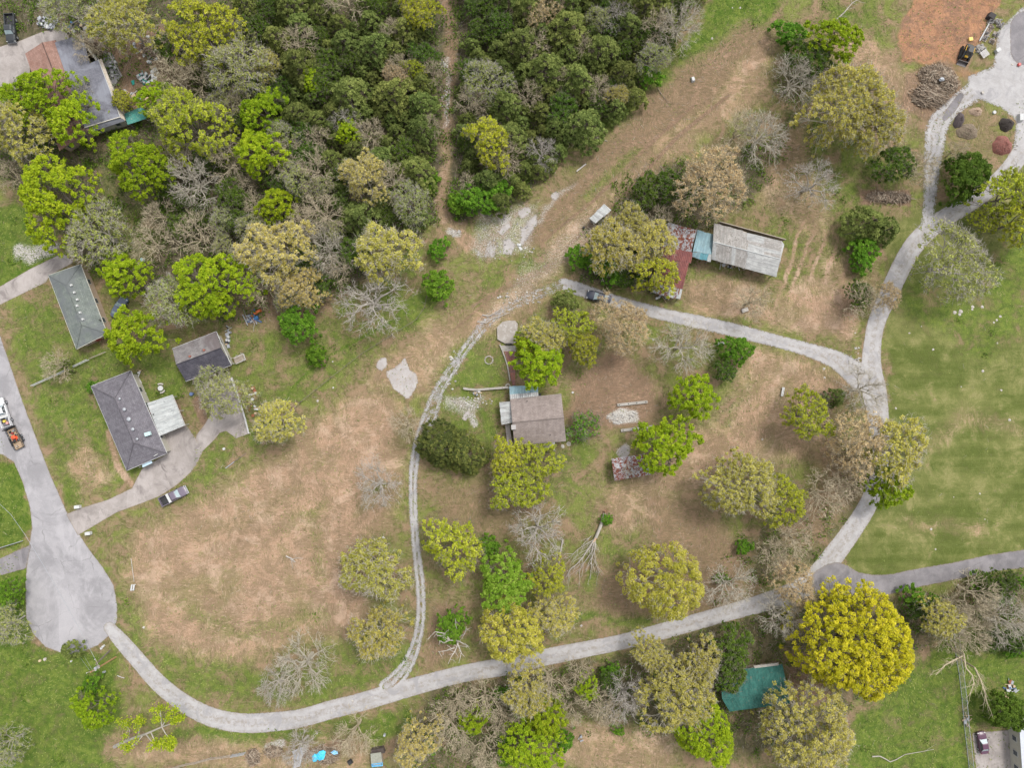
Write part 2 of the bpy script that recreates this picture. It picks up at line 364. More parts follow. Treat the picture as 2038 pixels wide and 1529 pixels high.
def ground_material():
    b = NB("ground_cover"); p = b.pos()
    a1 = b.n("Attribute", attribute_name="zones"); a2 = b.n("Attribute", attribute_name="zones_more")
    s1 = b.n("SeparateColor", {0: a1.outputs["Color"]}); s2 = b.n("SeparateColor", {0: a2.outputs["Color"]})
    big = b.noise(.12, 5, .6, .4, p); mid = b.noise(.75, 7, .7, .8, p); fine = b.noise(4.5, 5, .75, .3, p); pat = b.noise(.26, 10, .74, .5, p); tiny = b.noise(14, 3, .7, 0, p)
    wig = b.n("TexNoise", {"Vector": p, "Scale": .35, "Detail": 4.0}).outputs["Color"]
    vv = b.n("VectorMath", {0: p, 1: b.n("VectorMath", {0: wig, 1: (1.6, 1.6, 0)}, operation='MULTIPLY').outputs[0]}, operation='ADD').outputs[0]
    fib1 = b.noise(1.0, 5, .75, .6, b.mapping(vv, (3.4, .9, 1), (0, 0, .7)))
    fib2 = b.noise(1.0, 5, .75, .6, b.mapping(vv, (.8, 3.2, 1), (0, 0, .25)))
    fib = b.mix(b.step(b.noise(.16, 2, .5, 0, p), .42, .58), fib1, fib2)
    fib = b.n("SeparateColor", {0: fib}).outputs[0]
    def zone(wv, nz, k=2.1, lo=.14, hi=.86):
        return b.step(b.math('ADD', wv, b.math('MULTIPLY', b.math('SUBTRACT', nz, .5), k)), lo, hi)
    # base: thin rough lawn, olive with dry blades
    base = b.mix(b.step(mid, .38, .64), GR["olive_d"], GR["olive_l"])
    base = b.mix(b.step(fib, .48, .68), base, GR["straw_d"])
    base = b.mix(b.step(fine, .55, .72), base, GR["grass_m"])
    base = b.mix(b.math('MULTIPLY', b.step(pat, .47, .62), .75), base, GR["lush_l"])
    base = b.mix(b.math('MULTIPLY', b.step(pat, .50, .38), .7), base, GR["dry_m"])
    dry = b.mix(b.step(b.math('ADD', b.math('MULTIPLY', fib, .45), b.math('MULTIPLY', pat, .55)), .36, .58), GR["dry_d"], GR["dry_m"])
    dry = b.mix(b.step(b.noise(.15, 9, .72, 1.0, p), .50, .62), dry, GR["dry_l"])
    dry = b.mix(b.math('MULTIPLY', b.step(b.noise(.10, 8, .7, .6, b.mapping(p, (1, 1, 1), (0, 0, 0), (31, 17, 0))), .52, .64), .7), dry, GR["olive_l"])
    dry = b.mix(b.step(b.math('ADD', fib, b.math('MULTIPLY', b.math('SUBTRACT', fine, .5), .5)), .53, .70), dry, GR["dry_l"])
    dry = b.mix(b.step(b.math('ADD', mid, b.math('MULTIPLY', big, .4)), .78, .92), dry, GR["olive_l"])
    lush = b.mix(b.step(mid, .36, .66), GR["lush_d"], GR["lush_l"])
    lush = b.mix(b.step(fine, .56, .75), lush, GR["lush_y"])
    stripes = b.noise(1.0, 4, .6, 0, b.mapping(p, (.03, .55, 1)))
    mown = b.mix(b.step(b.math('ADD', b.math('MULTIPLY', stripes, .55), b.math('MULTIPLY', b.math('ADD', mid, big), .24)), .42, .62), GR["mown_d"], GR["mown_l"])
    mown = b.mix(b.step(b.math('ADD', b.math('MULTIPLY', pat, .6), b.math('MULTIPLY', big, .4)), .46, .66), mown, GR["mown_t"])
    soil = b.mix(b.step(fib, .36, .64), GR["soil_d"], GR["soil_m"])
    soil = b.mix(b.step(fine, .56, .74), soil, GR["soil_l"])
    forest = b.mix(b.step(mid, .38, .62), GR["forest_d"], GR["forest_m"])
    forest = b.mix(b.step(b.math('ADD', fine, b.math('MULTIPLY', big, .3)), .70, .84), forest, GR["lush_d"])
    mulch = b.mix(b.step(b.math('ADD', b.math('MULTIPLY', mid, .5), b.math('MULTIPLY', big, .5)), .42, .6), GR["mulch_m"], GR["mulch_d"])
    mulch = b.mix(b.step(fine, .54, .72), mulch, GR["mulch_l"])
    pale = b.mix(b.step(fine, .35, .65), GR["pale_d"], GR["pale_l"])
    col = base
    col = b.mix(zone(s1.outputs[1], pat, 1.2), col, mown)
    col = b.mix(zone(s1.outputs[2], b.math('ADD', b.math("MULTIPLY", pat, .65), b.math("MULTIPLY", mid, .35))), col, lush)
    col = b.mix(zone(s1.outputs[0], pat, 1.6), col, forest)
    col = b.mix(zone(s2.outputs[0], b.math('ADD', b.math('MULTIPLY', pat, .7), b.math('MULTIPLY', fib, .3)), 2.2), col, soil)
    col = b.mix(zone(a1.outputs["Alpha"], b.math('ADD', b.math('MULTIPLY', pat, .65), b.math('MULTIPLY', fib, .35)), 2.8), col, dry)
    col = b.mix(zone(s2.outputs[1], pat, 1.2), col, mulch)
    col = b.mix(zone(s2.outputs[2], fine, 1.6), col, pale)
    col = b.scale(col, b.math('ADD', b.math('MULTIPLY', tiny, .6), b.math('ADD', b.math('MULTIPLY', fine, .75), .35)))
    col = b.scale(col, b.math('ADD', b.math('MULTIPLY', b.step(pat, .36, .64), .18), b.math('ADD', b.math('MULTIPLY', big, .4), .60)))
    b.set(b.b.inputs["Base Color"], col); b.b.inputs["Roughness"].default_value = .95; b.b.inputs["Specular IOR Level"].default_value = .1
    h = b.math('ADD', b.math('MULTIPLY', fine, .6), b.math('ADD', b.math('MULTIPLY', fib, .5), b.math('MULTIPLY', mid, .6)))
    b.bump(h, .9, .22)
    return b.m
GR = dict(olive_d=(.115, .105, .042), olive_l=(.215, .18, .085), straw_d=(.30, .235, .14), grass_m=(.125, .15, .04),
          dry_d=(.24, .17, .108), dry_m=(.345, .228, .150), dry_l=(.425, .30, .212),
          lush_d=(.06, .11, .014), lush_l=(.145, .185, .035), lush_y=(.23, .245, .065),
          mown_d=(.102, .128, .030), mown_l=(.152, .168, .05), mown_t=(.22, .205, .085),
          soil_d=(.165, .115, .076), soil_m=(.27, .175, .115), soil_l=(.37, .26, .175),
          forest_d=(.07, .065, .036), forest_m=(.145, .115, .074),
          mulch_m=(.37, .195, .11), mulch_d=(.20, .12, .08), mulch_l=(.52, .30, .17), pale_d=(.27, .25, .22), pale_l=(.52, .49, .45))
go = bpy.data.objects.new("ground", np_mesh("ground", np.stack([GX, GY, GZ], -1), F, ground_material(), attrs={"zones": ('FLOAT_COLOR', A1), "zones_more": ('FLOAT_COLOR', A2)}))
C.objects.link(go); tag(go, kind='structure')

# ------------------------------------------------------------------ roads, drives and pads as thin sheets above the ground
def sheet(name, shapes, z, m, step=.4, margin=7):
    """shapes: list of (kind, points, strip, sparse)"""
    xs = [p[0] for s_ in shapes for p in s_[1]]; ys = [p[1] for s_ in shapes for p in s_[1]]; ra = 40
    x0, x1 = (min(xs)-ra-1019)*S, (max(xs)+ra-1019)*S; y0, y1 = (764.5-max(ys)-ra)*S, (764.5-min(ys)+ra)*S
    ax = np.arange(x0, x1, step); ay = np.arange(y0, y1, step); X, Y = np.meshgrid(ax, ay); P, Q = X/S+1019, 764.5-Y/S
    sd = np.full(X.shape, -1e9); st = np.zeros(X.shape); sp = np.zeros(X.shape); dc = np.full(X.shape, 1e9)
    for k, pts, strip, sparse in shapes:
        if k == 'l': pts = smooth_pts(pts, 3)
        s_ = sd_poly(P, Q, pts) if k == 'p' else sd_line(P, Q, pts)
        if k == 'l':
            wl = np.mean([q[2] for q in pts]); d = (wl-s_)
            dc = np.where(s_ > sd, d/wl, dc)
        else: dc = np.where(s_ > sd, .52, dc)
        st = np.where(s_ > sd, strip, st); sp = np.where(s_ > sd, sparse, sp); sd = np.maximum(sd, s_)
    keepv = sd > -margin
    idx = np.arange(X.size).reshape(X.shape)
    F_ = np.stack([idx[:-1, :-1], idx[:-1, 1:], idx[1:, 1:], idx[1:, :-1]], -1).reshape(-1, 4)
    F_ = F_[keepv.ravel()[F_].all(1)]
    used = np.unique(F_); mp = np.full(X.size, -1); mp[used] = np.arange(len(used)); F_ = mp[F_]
    co = np.stack([X, Y, np.full(X.shape, z)], -1).reshape(-1, 3)[used]
    g = lambda a: a.ravel()[used]
    o = bpy.data.objects.new(name, np_mesh(name, co, F_, m, attrs={"edge": ('FLOAT', g(sd)*S), "strip": ('FLOAT', g(st)), "sparse": ('FLOAT', g(sp)), "across": ('FLOAT', g(dc))}))
    C.objects.link(o); tag(o, kind='structure'); return o
def sheet_mat(name, c1, c2, c3, ragged, centre=None, stain=None, joints=False, cracks=None):
    b = NB(name); p = b.pos()
    e = b.attr("edge"); sp = b.attr("sparse"); st = b.attr("strip"); ac = b.attr("across")
    mid = b.noise(.5, 6, .65, .4, p); fine = b.noise(5, 5, .75, .2, p); nz = b.noise(1.3, 5, .7, .3, p); tiny = b.noise(16, 3, .7, 0, p)
    col = b.mix(b.step(mid, .35, .65), c1, c2)
    col = b.mix(b.step(fine, .58, .72), col, c3)
    wheel = b.step(b.math('ABSOLUTE', b.math('SUBTRACT', ac, .52)), .05, .32)       # worn wheel tracks are paler
    if centre: col = b.mix(b.math('MULTIPLY', wheel, b.step(nz, .42, .66)), col, centre)
    if stain: col = b.mix(b.step(b.noise(.28, 5, .6, 1.2, p), .52, .66), col, stain)
    if cracks:
        vo = b.n('TexVoronoi', {'Vector': b.n('VectorMath', {0: p, 1: b.n('TexNoise', {'Vector': p, 'Scale': .6, 'Detail': 4.0}).outputs['Color']}, operation='ADD').outputs[0], 'Scale': .11}, feature='DISTANCE_TO_EDGE').outputs['Distance']
        col = b.mix(b.math('MULTIPLY', b.step(vo, .012, .003), b.math('MULTIPLY', b.step(mid, .44, .58), .5)), col, cracks)
        col = b.mix(b.math('MULTIPLY', b.step(b.noise(.09, 6, .7, .8, p), .50, .62), .6), col, tuple(v*.72 for v in c1))
        col = b.mix(b.math('MULTIPLY', b.step(b.noise(.13, 5, .7, .6, b.mapping(p, (1, .4, 1), (0, 0, .35), (9, 4, 0))), .52, .62), .5), col, tuple(v*1.22 for v in c2))
    edge_soil = b.step(b.math('ADD', e, b.math('MULTIPLY', nz, .8)), .75, .25)
    col = b.mix(b.math('MULTIPLY', edge_soil, .55), col, (.22, .17, .115))
    col = b.scale(col, b.math('ADD', b.math('MULTIPLY', tiny, .5), b.math('ADD', b.math('MULTIPLY', fine, .3), .62)))
    b.set(b.b.inputs["Base Color"], col); b.b.inputs["Roughness"].default_value = .93
    b.bump(fine, .5, .06)
    thr = b.math('ADD', e, b.math('MULTIPLY', b.math('SUBTRACT', b.math('ADD', b.math('MULTIPLY', nz, .6), b.math('MULTIPLY', fine, .4)), .5), ragged*4))
    thr = b.math('SUBTRACT', thr, b.math('MULTIPLY', sp, b.math('MULTIPLY', b.step(b.math('ADD', b.math('MULTIPLY', fine, .6), b.math('MULTIPLY', nz, .4)), .44, .60), 3)))
    grass = b.math('MULTIPLY', b.math('MULTIPLY', st, b.step(ac, .42, .18)), b.math('MULTIPLY', b.step(b.math('ADD', fine, mid), .92, 1.02), 3))
    thr = b.math('SUBTRACT', thr, grass)
    tr = b.n("BsdfTransparent"); mx = b.n("MixShader", {0: b.step(thr, -.06, .06), 1: tr.outputs[0], 2: b.b.outputs[0]})
    b.t.links.new(mx.outputs[0], b.out.inputs["Surface"])
    return b.m
M_ASPH = sheet_mat("worn_asphalt", (.265, .255, .262), (.305, .292, .298), (.34, .325, .325), .10, centre=(.24, .232, .238), cracks=(.12, .115, .115))
M_GRAV = sheet_mat("limestone_gravel", (.305, .292, .285), (.365, .352, .348), (.41, .395, .385), .42, centre=(.25, .222, .195), stain=(.27, .26, .262))
M_CONC = sheet_mat("weathered_concrete", (.27, .24, .222), (.32, .288, .27), (.36, .33, .31), .05, stain=(.20, .175, .165), cracks=(.13, .115, .105))
M_DARK = sheet_mat("dark_asphalt", (.16, .150, .155), (.21, .195, .20), (.25, .235, .235), .2, cracks=(.09, .085, .085))
M_PATCH = sheet_mat("fresh_gravel", (.31, .285, .27), (.365, .34, .325), (.44, .405, .375), .5)
sheet("street", [('p', [(-90, 560), (-90, 900), (5, 905), (28, 920), (45, 960), (60, 1010), (64, 1050), (56, 1100), (51, 1160), (52, 1230), (66, 1262), (90, 1288), (130, 1303), (165, 1298), (195, 1285), (222, 1262), (233, 1235), (233, 1205), (226, 1165), (205, 1130), (180, 1098), (158, 1065), (133, 1020), (100, 945), (75, 880), (45, 800), (18, 720), (0, 668), (-30, 600)], 0, 0)], .014, M_ASPH)
sheet("gravel_road", [
 ('l', [(218, 1250, 12), (240, 1275, 16), (275, 1315, 17), (315, 1360, 18), (365, 1400, 19), (420, 1428, 20), (480, 1440, 20), (540, 1438, 20), (600, 1430, 19), (660, 1413, 19), (720, 1398, 19), (780, 1380, 19), (850, 1360, 18), (930, 1340, 18), (1000, 1328, 19), (1070, 1312, 18), (1150, 1296, 17), (1230, 1280, 16), (1300, 1262, 17), (1380, 1240, 17), (1450, 1220, 17), (1520, 1200, 19), (1580, 1180, 22), (1625, 1150, 24), (1660, 1105, 22), (1700, 1050, 20), (1730, 1000, 19), (1745, 950, 19), (1752, 890, 21), (1748, 830, 22), (1740, 780, 25), (1734, 730, 21), (1737, 680, 18), (1745, 640, 18), (1762, 600, 19), (1785, 550, 20), (1805, 510, 20), (1830, 475, 20), (1870, 440, 19), (1920, 410, 18), (1970, 375, 18), (2010, 335, 18), (2045, 290, 20), (2110, 240, 20)], .15, .06),
 ('l', [(1122, 566, 14), (1160, 578, 15), (1200, 592, 14), (1260, 610, 14), (1330, 628, 14), (1400, 643, 15), (1480, 662, 15), (1550, 680, 14), (1620, 700, 16), (1670, 720, 21), (1712, 752, 27)], .25, .18),
 ('l', [(1120, 566, 12), (1060, 590, 11), (1000, 620, 9), (965, 648, 12)], .5, .85),
 ('l', [(965, 645, 13), (930, 690, 11), (900, 735, 12), (872, 780, 14), (855, 830, 18)], .5, .42),
 ('l', [(855, 830, 17), (835, 870, 11), (825, 920, 11), (822, 960, 10), (823, 1020, 10), (828, 1090, 10), (835, 1150, 11), (838, 1200, 11), (835, 1250, 11), (822, 1300, 13), (800, 1340, 16), (770, 1368, 18)], .35, .2),
 ('l', [(1845, 452, 15), (1850, 400, 15), (1854, 340, 18), (1860, 290, 22), (1866, 250, 24), (1893, 215, 20), (1935, 185, 22)], .3, .4),
 ('p', [(1925, 150), (1975, 130), (1985, 60), (2030, 15), (2120, -20), (2120, 330), (2040, 330), (2015, 300), (2020, 240), (1990, 215), (1950, 200), (1920, 205)], 0, .3)], .020, M_GRAV)
sheet("asphalt_lane", [('l', [(1638, 1160, 26), (1665, 1150, 30), (1700, 1163, 25), (1760, 1165, 20), (1830, 1150, 18), (1900, 1137, 17), (1970, 1122, 17), (2045, 1112, 18), (2120, 1100, 18)], 0, 0),
 ('p', [(-60, 1128), (0, 1112), (62, 1084), (52, 1132), (0, 1146), (-60, 1160)], 0, 0),
 ('l', [(2050, 60, 42), (2040, 100, 30)], 0, .1), ('l', [(1912, 190, 7), (1895, 215, 9), (1880, 235, 6)], 0, .1)], .026, M_DARK)
sheet("concrete_driveway", [('p', [(318, 868), (372, 847), (398, 887), (402, 903), (391, 925), (380, 940), (353, 965), (320, 987), (280, 1003), (233, 1020), (155, 1066), (132, 1024), (160, 1012), (215, 995), (263, 972), (283, 933), (302, 921), (334, 903)], 0, 0),
 ('p', [(405, 848), (420, 825), (416, 793), (405, 772), (463, 750), (477, 790), (497, 863), (470, 873), (450, 858), (437, 862), (430, 872), (397, 905), (390, 867)], 0, 0)], .018, M_CONC, step=.3)
sheet("dirt_driveway", [('p', [(-60, 590), (0, 570), (60, 535), (125, 503), (148, 522), (100, 548), (92, 562), (0, 607), (-60, 640)], 0, .03),
 ('p', [(-60, 100), (0, 92), (40, 80), (85, 62), (125, 55), (140, 75), (60, 108), (60, 170), (30, 180), (0, 175), (-60, 200)], 0, .02),
 ('p', [(1935, 1460), (2110, 1445), (2110, 1640), (1950, 1640), (1943, 1535)], 0, 0)], .016, M_CONC)
sheet("gravel_patch", [('p', smooth_pts([(768, 741), (792, 727), (806, 712), (815, 735), (828, 745), (831, 765), (822, 782), (812, 794), (798, 784), (782, 772), (768, 741)], 3), 0, 0),
 ('l', [(762, 722, 10), (758, 728, 9)], 0, 0),
 ('p', [(1033, 490), (1034, 458), (1050, 436), (1070, 422), (1071, 446), (1056, 470), (1041, 490)], 0, .25), ('p', [(999, 507), (999, 478), (1014, 470), (1029, 487), (1019, 509)], 0, .25), ('p', [(960, 514), (972, 476), (978, 477), (991, 496), (984, 514)], 0, .4), ('p', [(940, 492), (955, 498), (968, 514), (950, 514)], 0, .7),
 ('l', [(1040, 425, 9), (1048, 420, 8)], 0, 0), ('l', [(998, 462, 6), (1010, 450, 6)], 0, 0), ('l', [(1103, 392, 7), (1108, 386, 5)], 0, 0),
 ('l', [(925, 833, 5), (930, 823, 6)], 0, 0), ('l', [(1241, 903, 12), (1244, 895, 9)], 0, 0), ('l', [(1203, 447, 7), (1210, 440, 8)], 0, 0)], .030, M_PATCH, step=.25, margin=5)
# ------------------------------------------------------------------ trees: a branching trunk grown towards clusters of crown tips, leaves round each tip
def kmeans(P, k, it=5):
    k = max(1, min(k, len(P))); c = P[rng.choice(len(P), k, replace=False)].copy(); lab = np.zeros(len(P), int)
    for _ in range(it):
        d = ((P[:, None]-c[None])**2).sum(-1); lab = d.argmin(1)
        for j in range(k):
            if (lab == j).any(): c[j] = P[lab == j].mean(0)
    return lab, c
def tubes(p0, p1, r0, r1, n=4):
    p0, p1 = np.asarray(p0), np.asarray(p1); r0, r1 = np.asarray(r0)[:, None], np.asarray(r1)[:, None]
    d = p1-p0; L = np.linalg.norm(d, axis=1, keepdims=True)+1e-9; d = d/L
    ref = np.where(np.abs(d[:, 2:3]) > .9, np.array([[1., 0, 0]]), np.array([[0, 0, 1.]]))
    a = np.cross(d, ref); a /= np.linalg.norm(a, axis=1, keepdims=True); b = np.cross(d, a)
    vs = []
    for c, r in ((p0-d*r0*.3, r0), (p1+d*r1*.3, r1)):
        for i in range(n):
            t = 2*np.pi*i/n; vs.append(c+a*r*np.cos(t)+b*r*np.sin(t))
    V = np.stack(vs, 1)                                   # m,2n,3
    m = len(V); base = np.arange(m)[:, None]*2*n
    f = [np.stack([base[:, 0]+i, base[:, 0]+(i+1) % n, base[:, 0]+n+(i+1) % n, base[:, 0]+n+i], 1) for i in range(n)]
    return V.reshape(-1, 3), np.concatenate(f, 0)
def unit(v): return v/(np.linalg.norm(v, axis=-1, keepdims=True)+1e-9)
def slivers(p0, p1, w):
    """thin tapering twigs: one triangle-like quad each"""
    d = unit(p1-p0); a = unit(np.cross(d, unit(rng.normal(size=d.shape))+1e-3))*w[:, None]
    V = np.stack([p0-a, p0+a, p1+a*.25, p1-a*.25], 1); m = len(V)
    return V.reshape(-1, 3), np.arange(m*4).reshape(-1, 4)
def leafquads(c, nrm, size, asp=.6):
    t = unit(np.cross(nrm, unit(rng.normal(size=nrm.shape)))); b = np.cross(nrm, t); s_ = size[:, None]
    bend = nrm*s_*.22
    V = np.stack([c-t*s_-bend, c-b*s_*asp, c+t*s_-bend, c+b*s_*asp], 1)
    return V.reshape(-1, 3), np.arange(len(c)*4).reshape(-1, 4)
def lobed(th, ph, amp):
    return 1+amp*(.5*np.sin(2*th+ph[0])+.35*np.sin(3*th+ph[1])+.3*np.sin(5*th+ph[2])+.2*np.sin(8*th+ph[3]))
def make_tree(nm, Rr, Ht, ntip, nleaf, leaf, puff, trunk_m, leaf_m, trunk_h=.3, nprim=7, amp=.28, gap=.12, shell=.0,
              twig=0, twl=1.0, tww=.035, dome=.9, droop=.0, kind="round", rt=None, under=.25, cluster=.06, pr=None, bright=0):
    ph = rng.random(4)*6.28; i = np.arange(ntip); th = i*2.39996+rng.normal(0, .25, ntip); rr = np.sqrt((i+.5)/ntip)
    rr = np.clip(rr+rng.normal(0, .035, ntip), 0, 1.0); rad = rr*Rr*lobed(th, ph, amp)*.93
    zc = Ht-Rr*dome if kind != "cone" else 0
    if kind == "cone": z = .25*Ht+(Ht*.75)*(1-rr**1.1)+rng.normal(0, .04*Ht, ntip)
    else:
        zc = max(zc, Ht*.38); z = zc+(Ht-zc)*np.sqrt(np.clip(1-rr**2.4, 0, 1))+rng.normal(0, .05*Rr, ntip)
        lowm = rng.random(ntip) < under; z = np.where(lowm, z-(Ht-zc)*rng.uniform(.25, .7, ntip), z)
    P = np.stack([rad*np.cos(th), rad*np.sin(th), z], 1)
    nz = vnoise(P[:, 0]+50, P[:, 1]+50, Rr*.3, int(rng.integers(1e6)))
    keep = nz > gap; P = P[keep]
    lab, cen = kmeans(P, nprim)
    if kind != "cone":
        off = rng.normal(0, .09*Rr, len(cen)); P[:, 2] += off[lab]; P += (cen[lab]-P)*cluster
    rt = rt or (.035*Rr+.06); th0 = Ht*trunk_h
    p0, p1, a0, a1 = [], [], [], []
    def branch(a, b, ra, rb, bend=.1):
        a, b = np.array(a), np.array(b); L = np.linalg.norm(b-a); m = (a+b)/2+rng.normal(0, bend*L, 3)*np.array([1, 1, .5])+np.array([0, 0, .06*L])
        rm = (ra+rb)/2; p0.extend([a, m]); p1.extend([m, b]); a0.extend([ra, rm]); a1.extend([rm, rb])
    top = np.array([rng.normal(0, .03*Ht), rng.normal(0, .03*Ht), th0 if kind != "cone" else Ht*.85])
    branch((0, 0, -.2), top, rt, rt*.72, .02)
    for j in range(len(cen)):
        Q = P[lab == j]
        if not len(Q): continue
        st = top if kind != "cone" else np.array([0, 0, max(.3, cen[j][2]*.8)])
        if kind != "cone":
            node = st+(cen[j]-st)*.55; node[2] = st[2]+(cen[j][2]-st[2])*.6
            branch(st, node, rt*.5, rt*.3, .08)
        else: node = st
        l2, c2 = kmeans(Q, max(2, len(Q)//9), 3)
        for q in range(len(c2)):
            T = Q[l2 == q]
            if not len(T): continue
            n2 = node+(c2[q]-node)*.6; branch(node, n2, rt*.26, rt*.14, .1)
            for t in T: branch(n2, t, rt*.12, max(.02, rt*.05), .12)
    V, Fq = tubes(p0, p1, a0, a1, 5 if Rr > 4 else 4)
    tv, tf = [V], [Fq]; n0 = len(V)
    if twig:
        k = twig; c = np.repeat(P, k, 0); outd = unit(c-np.array([0, 0, Ht*.45])); d = unit(outd+rng.normal(0, .75, c.shape)); L = rng.uniform(.5, 1.2, len(c))[:, None]*twl
        e = c+d*L; v2, f2 = slivers(c, e, np.full(len(c), tww)); tv.append(v2); tf.append(f2+n0); n0 += len(v2)
        c3 = np.repeat(c+(e-c)*rng.uniform(.3, .9, (len(c), 1)), 2, 0); d3 = unit(np.repeat(d, 2, 0)+rng.normal(0, .8, c3.shape)); e3 = c3+d3*rng.uniform(.3, .8, (len(c3), 1))*twl
        v3, f3 = slivers(c3, e3, np.full(len(c3), tww*.7)); tv.append(v3); tf.append(f3+n0); n0 += len(v3)
    trunk = np_mesh(nm+"_trunk", np.concatenate(tv), np.concatenate(tf), trunk_m)
    crown = None
    if nleaf:
        c = np.repeat(P, nleaf, 0); pr_ = puff*rng.uniform(.7, 1.25, len(P)); pr_ = np.repeat(pr_, nleaf)[:, None]
        d = unit(rng.normal(size=c.shape)); d[:, 2] = np.where(rng.random(len(d)) < .7, np.abs(d[:, 2]), d[:, 2])
        if kind == "cone":
            od = np.stack([np.cos(np.arctan2(c[:, 1], c[:, 0])), np.sin(np.arctan2(c[:, 1], c[:, 0])), np.full(len(c), .6)], 1)
            d = unit(d+od*.5)
        rad = (shell+(1-shell)*rng.random((len(c), 1))**.5)
        pos = c+d*rad*pr_*np.array([1, 1, .65])
        nr = unit(d*(.5+shell)+rng.normal(0, .42, d.shape)+np.array([0, 0, .55]))
        size = leaf*rng.uniform(.55, 1.2, len(c))
        V, Fq = leafquads(pos, nr, size, .55)
        tint = np.repeat(rng.random(len(P)), nleaf)*.45+rng.random(len(c))*.35+.2*np.clip((pos[:, 2]-zc)/(Ht-zc+1e-6), 0, 1)*0+.1
        crown = np_mesh(nm+"_crown", V, Fq, leaf_m, attrs={"tint": ('FLOAT', np.repeat(tint, 4))})
    return dict(R=Rr, H=Ht, trunk=trunk, crown=crown)
def leaf_mat(name, dark, light, yell=None, trans=.38, vary=.12):
    b = NB(name); t = b.attr("tint"); rnd = b.n("ObjectInfo").outputs["Random"]
    col = b.mix(b.step(t, .15, .85), dark, light)
    if yell: col = b.mix(b.math('MULTIPLY', b.step(t, .6, .95), .8), col, yell)
    hv = b.n("HueSaturation", {"Hue": b.math('ADD', b.math('MULTIPLY', rnd, -vary*.17), .5+vary*.085), "Value": b.math('ADD', b.math('MULTIPLY', b.math('FRACT', b.math('MULTIPLY', rnd, 7.3)), vary*2.2), 1-vary*1.1), "Color": col})
    b.set(b.b.inputs["Base Color"], hv.outputs[0]); b.b.inputs["Roughness"].default_value = .7; b.b.inputs["Specular IOR Level"].default_value = .15
    tl = b.n("BsdfTranslucent", {"Color": hv.outputs[0]}); mx = b.n("MixShader", {0: trans, 1: b.b.outputs[0], 2: tl.outputs[0]})
    b.t.links.new(mx.outputs[0], b.out.inputs["Surface"]); return b.m
def bark_mat(name, c1, c2):
    return mat(name, c1, c2, rough=.9, scale=1.5, fine=.2)
BK_D = bark_mat("grey_brown_bark", (.20, .17, .14), (.13, .11, .09)); BK_P = bark_mat("pale_bark", (.40, .365, .32), (.28, .255, .22))
BK_G = bark_mat("ash_grey_twigs", (.42, .385, .315), (.30, .27, .215)); BK_T = bark_mat("beige_twigs", (.42, .36, .25), (.31, .26, .18))
LM = dict(
 L=leaf_mat("lime_leaves", (.20, .30, .012), (.36, .46, .018), (.46, .52, .04)),
 Y=leaf_mat("yellow_green_leaves", (.30, .35, .02), (.53, .55, .05), (.66, .65, .12)),
 O=leaf_mat("khaki_leaves", (.34, .32, .06), (.58, .53, .13), (.70, .63, .22)),
 G=leaf_mat("gold_green_leaves", (.36, .36, .04), (.62, .57, .10), (.74, .68, .20)),
 A=leaf_mat("golden_leaves", (.37, .36, .014), (.62, .56, .03), (.72, .64, .06)),
 K=leaf_mat("cream_gold_catkins", (.40, .34, .08), (.68, .58, .19), (.80, .70, .30)),
 T=leaf_mat("tan_leaves", (.42, .31, .16), (.64, .49, .27), (.74, .60, .38)),
 C=leaf_mat("cedar_needles", (.08, .108, .024), (.19, .228, .058), (.285, .315, .09), .22, .2),
 D=leaf_mat("dark_olive_needles", (.05, .07, .018), (.14, .16, .035), (.22, .22, .055), .15),
 M=leaf_mat("fresh_green_leaves", (.075, .17, .014), (.17, .32, .026), (.26, .42, .05)),
 N=leaf_mat("deep_green_leaves", (.06, .11, .014), (.12, .20, .022), (.18, .27, .04)),
 P=leaf_mat("mid_green_leaves", (.16, .27, .02), (.30, .43, .05), (.40, .50, .09)),
 H=leaf_mat("sage_leaves", (.24, .28, .06), (.42, .46, .13), (.52, .55, .2)),
)
PROTO = {}
def proto(key, *a, **k): PROTO.setdefault(key, []).append(make_tree(key, *a, **k))
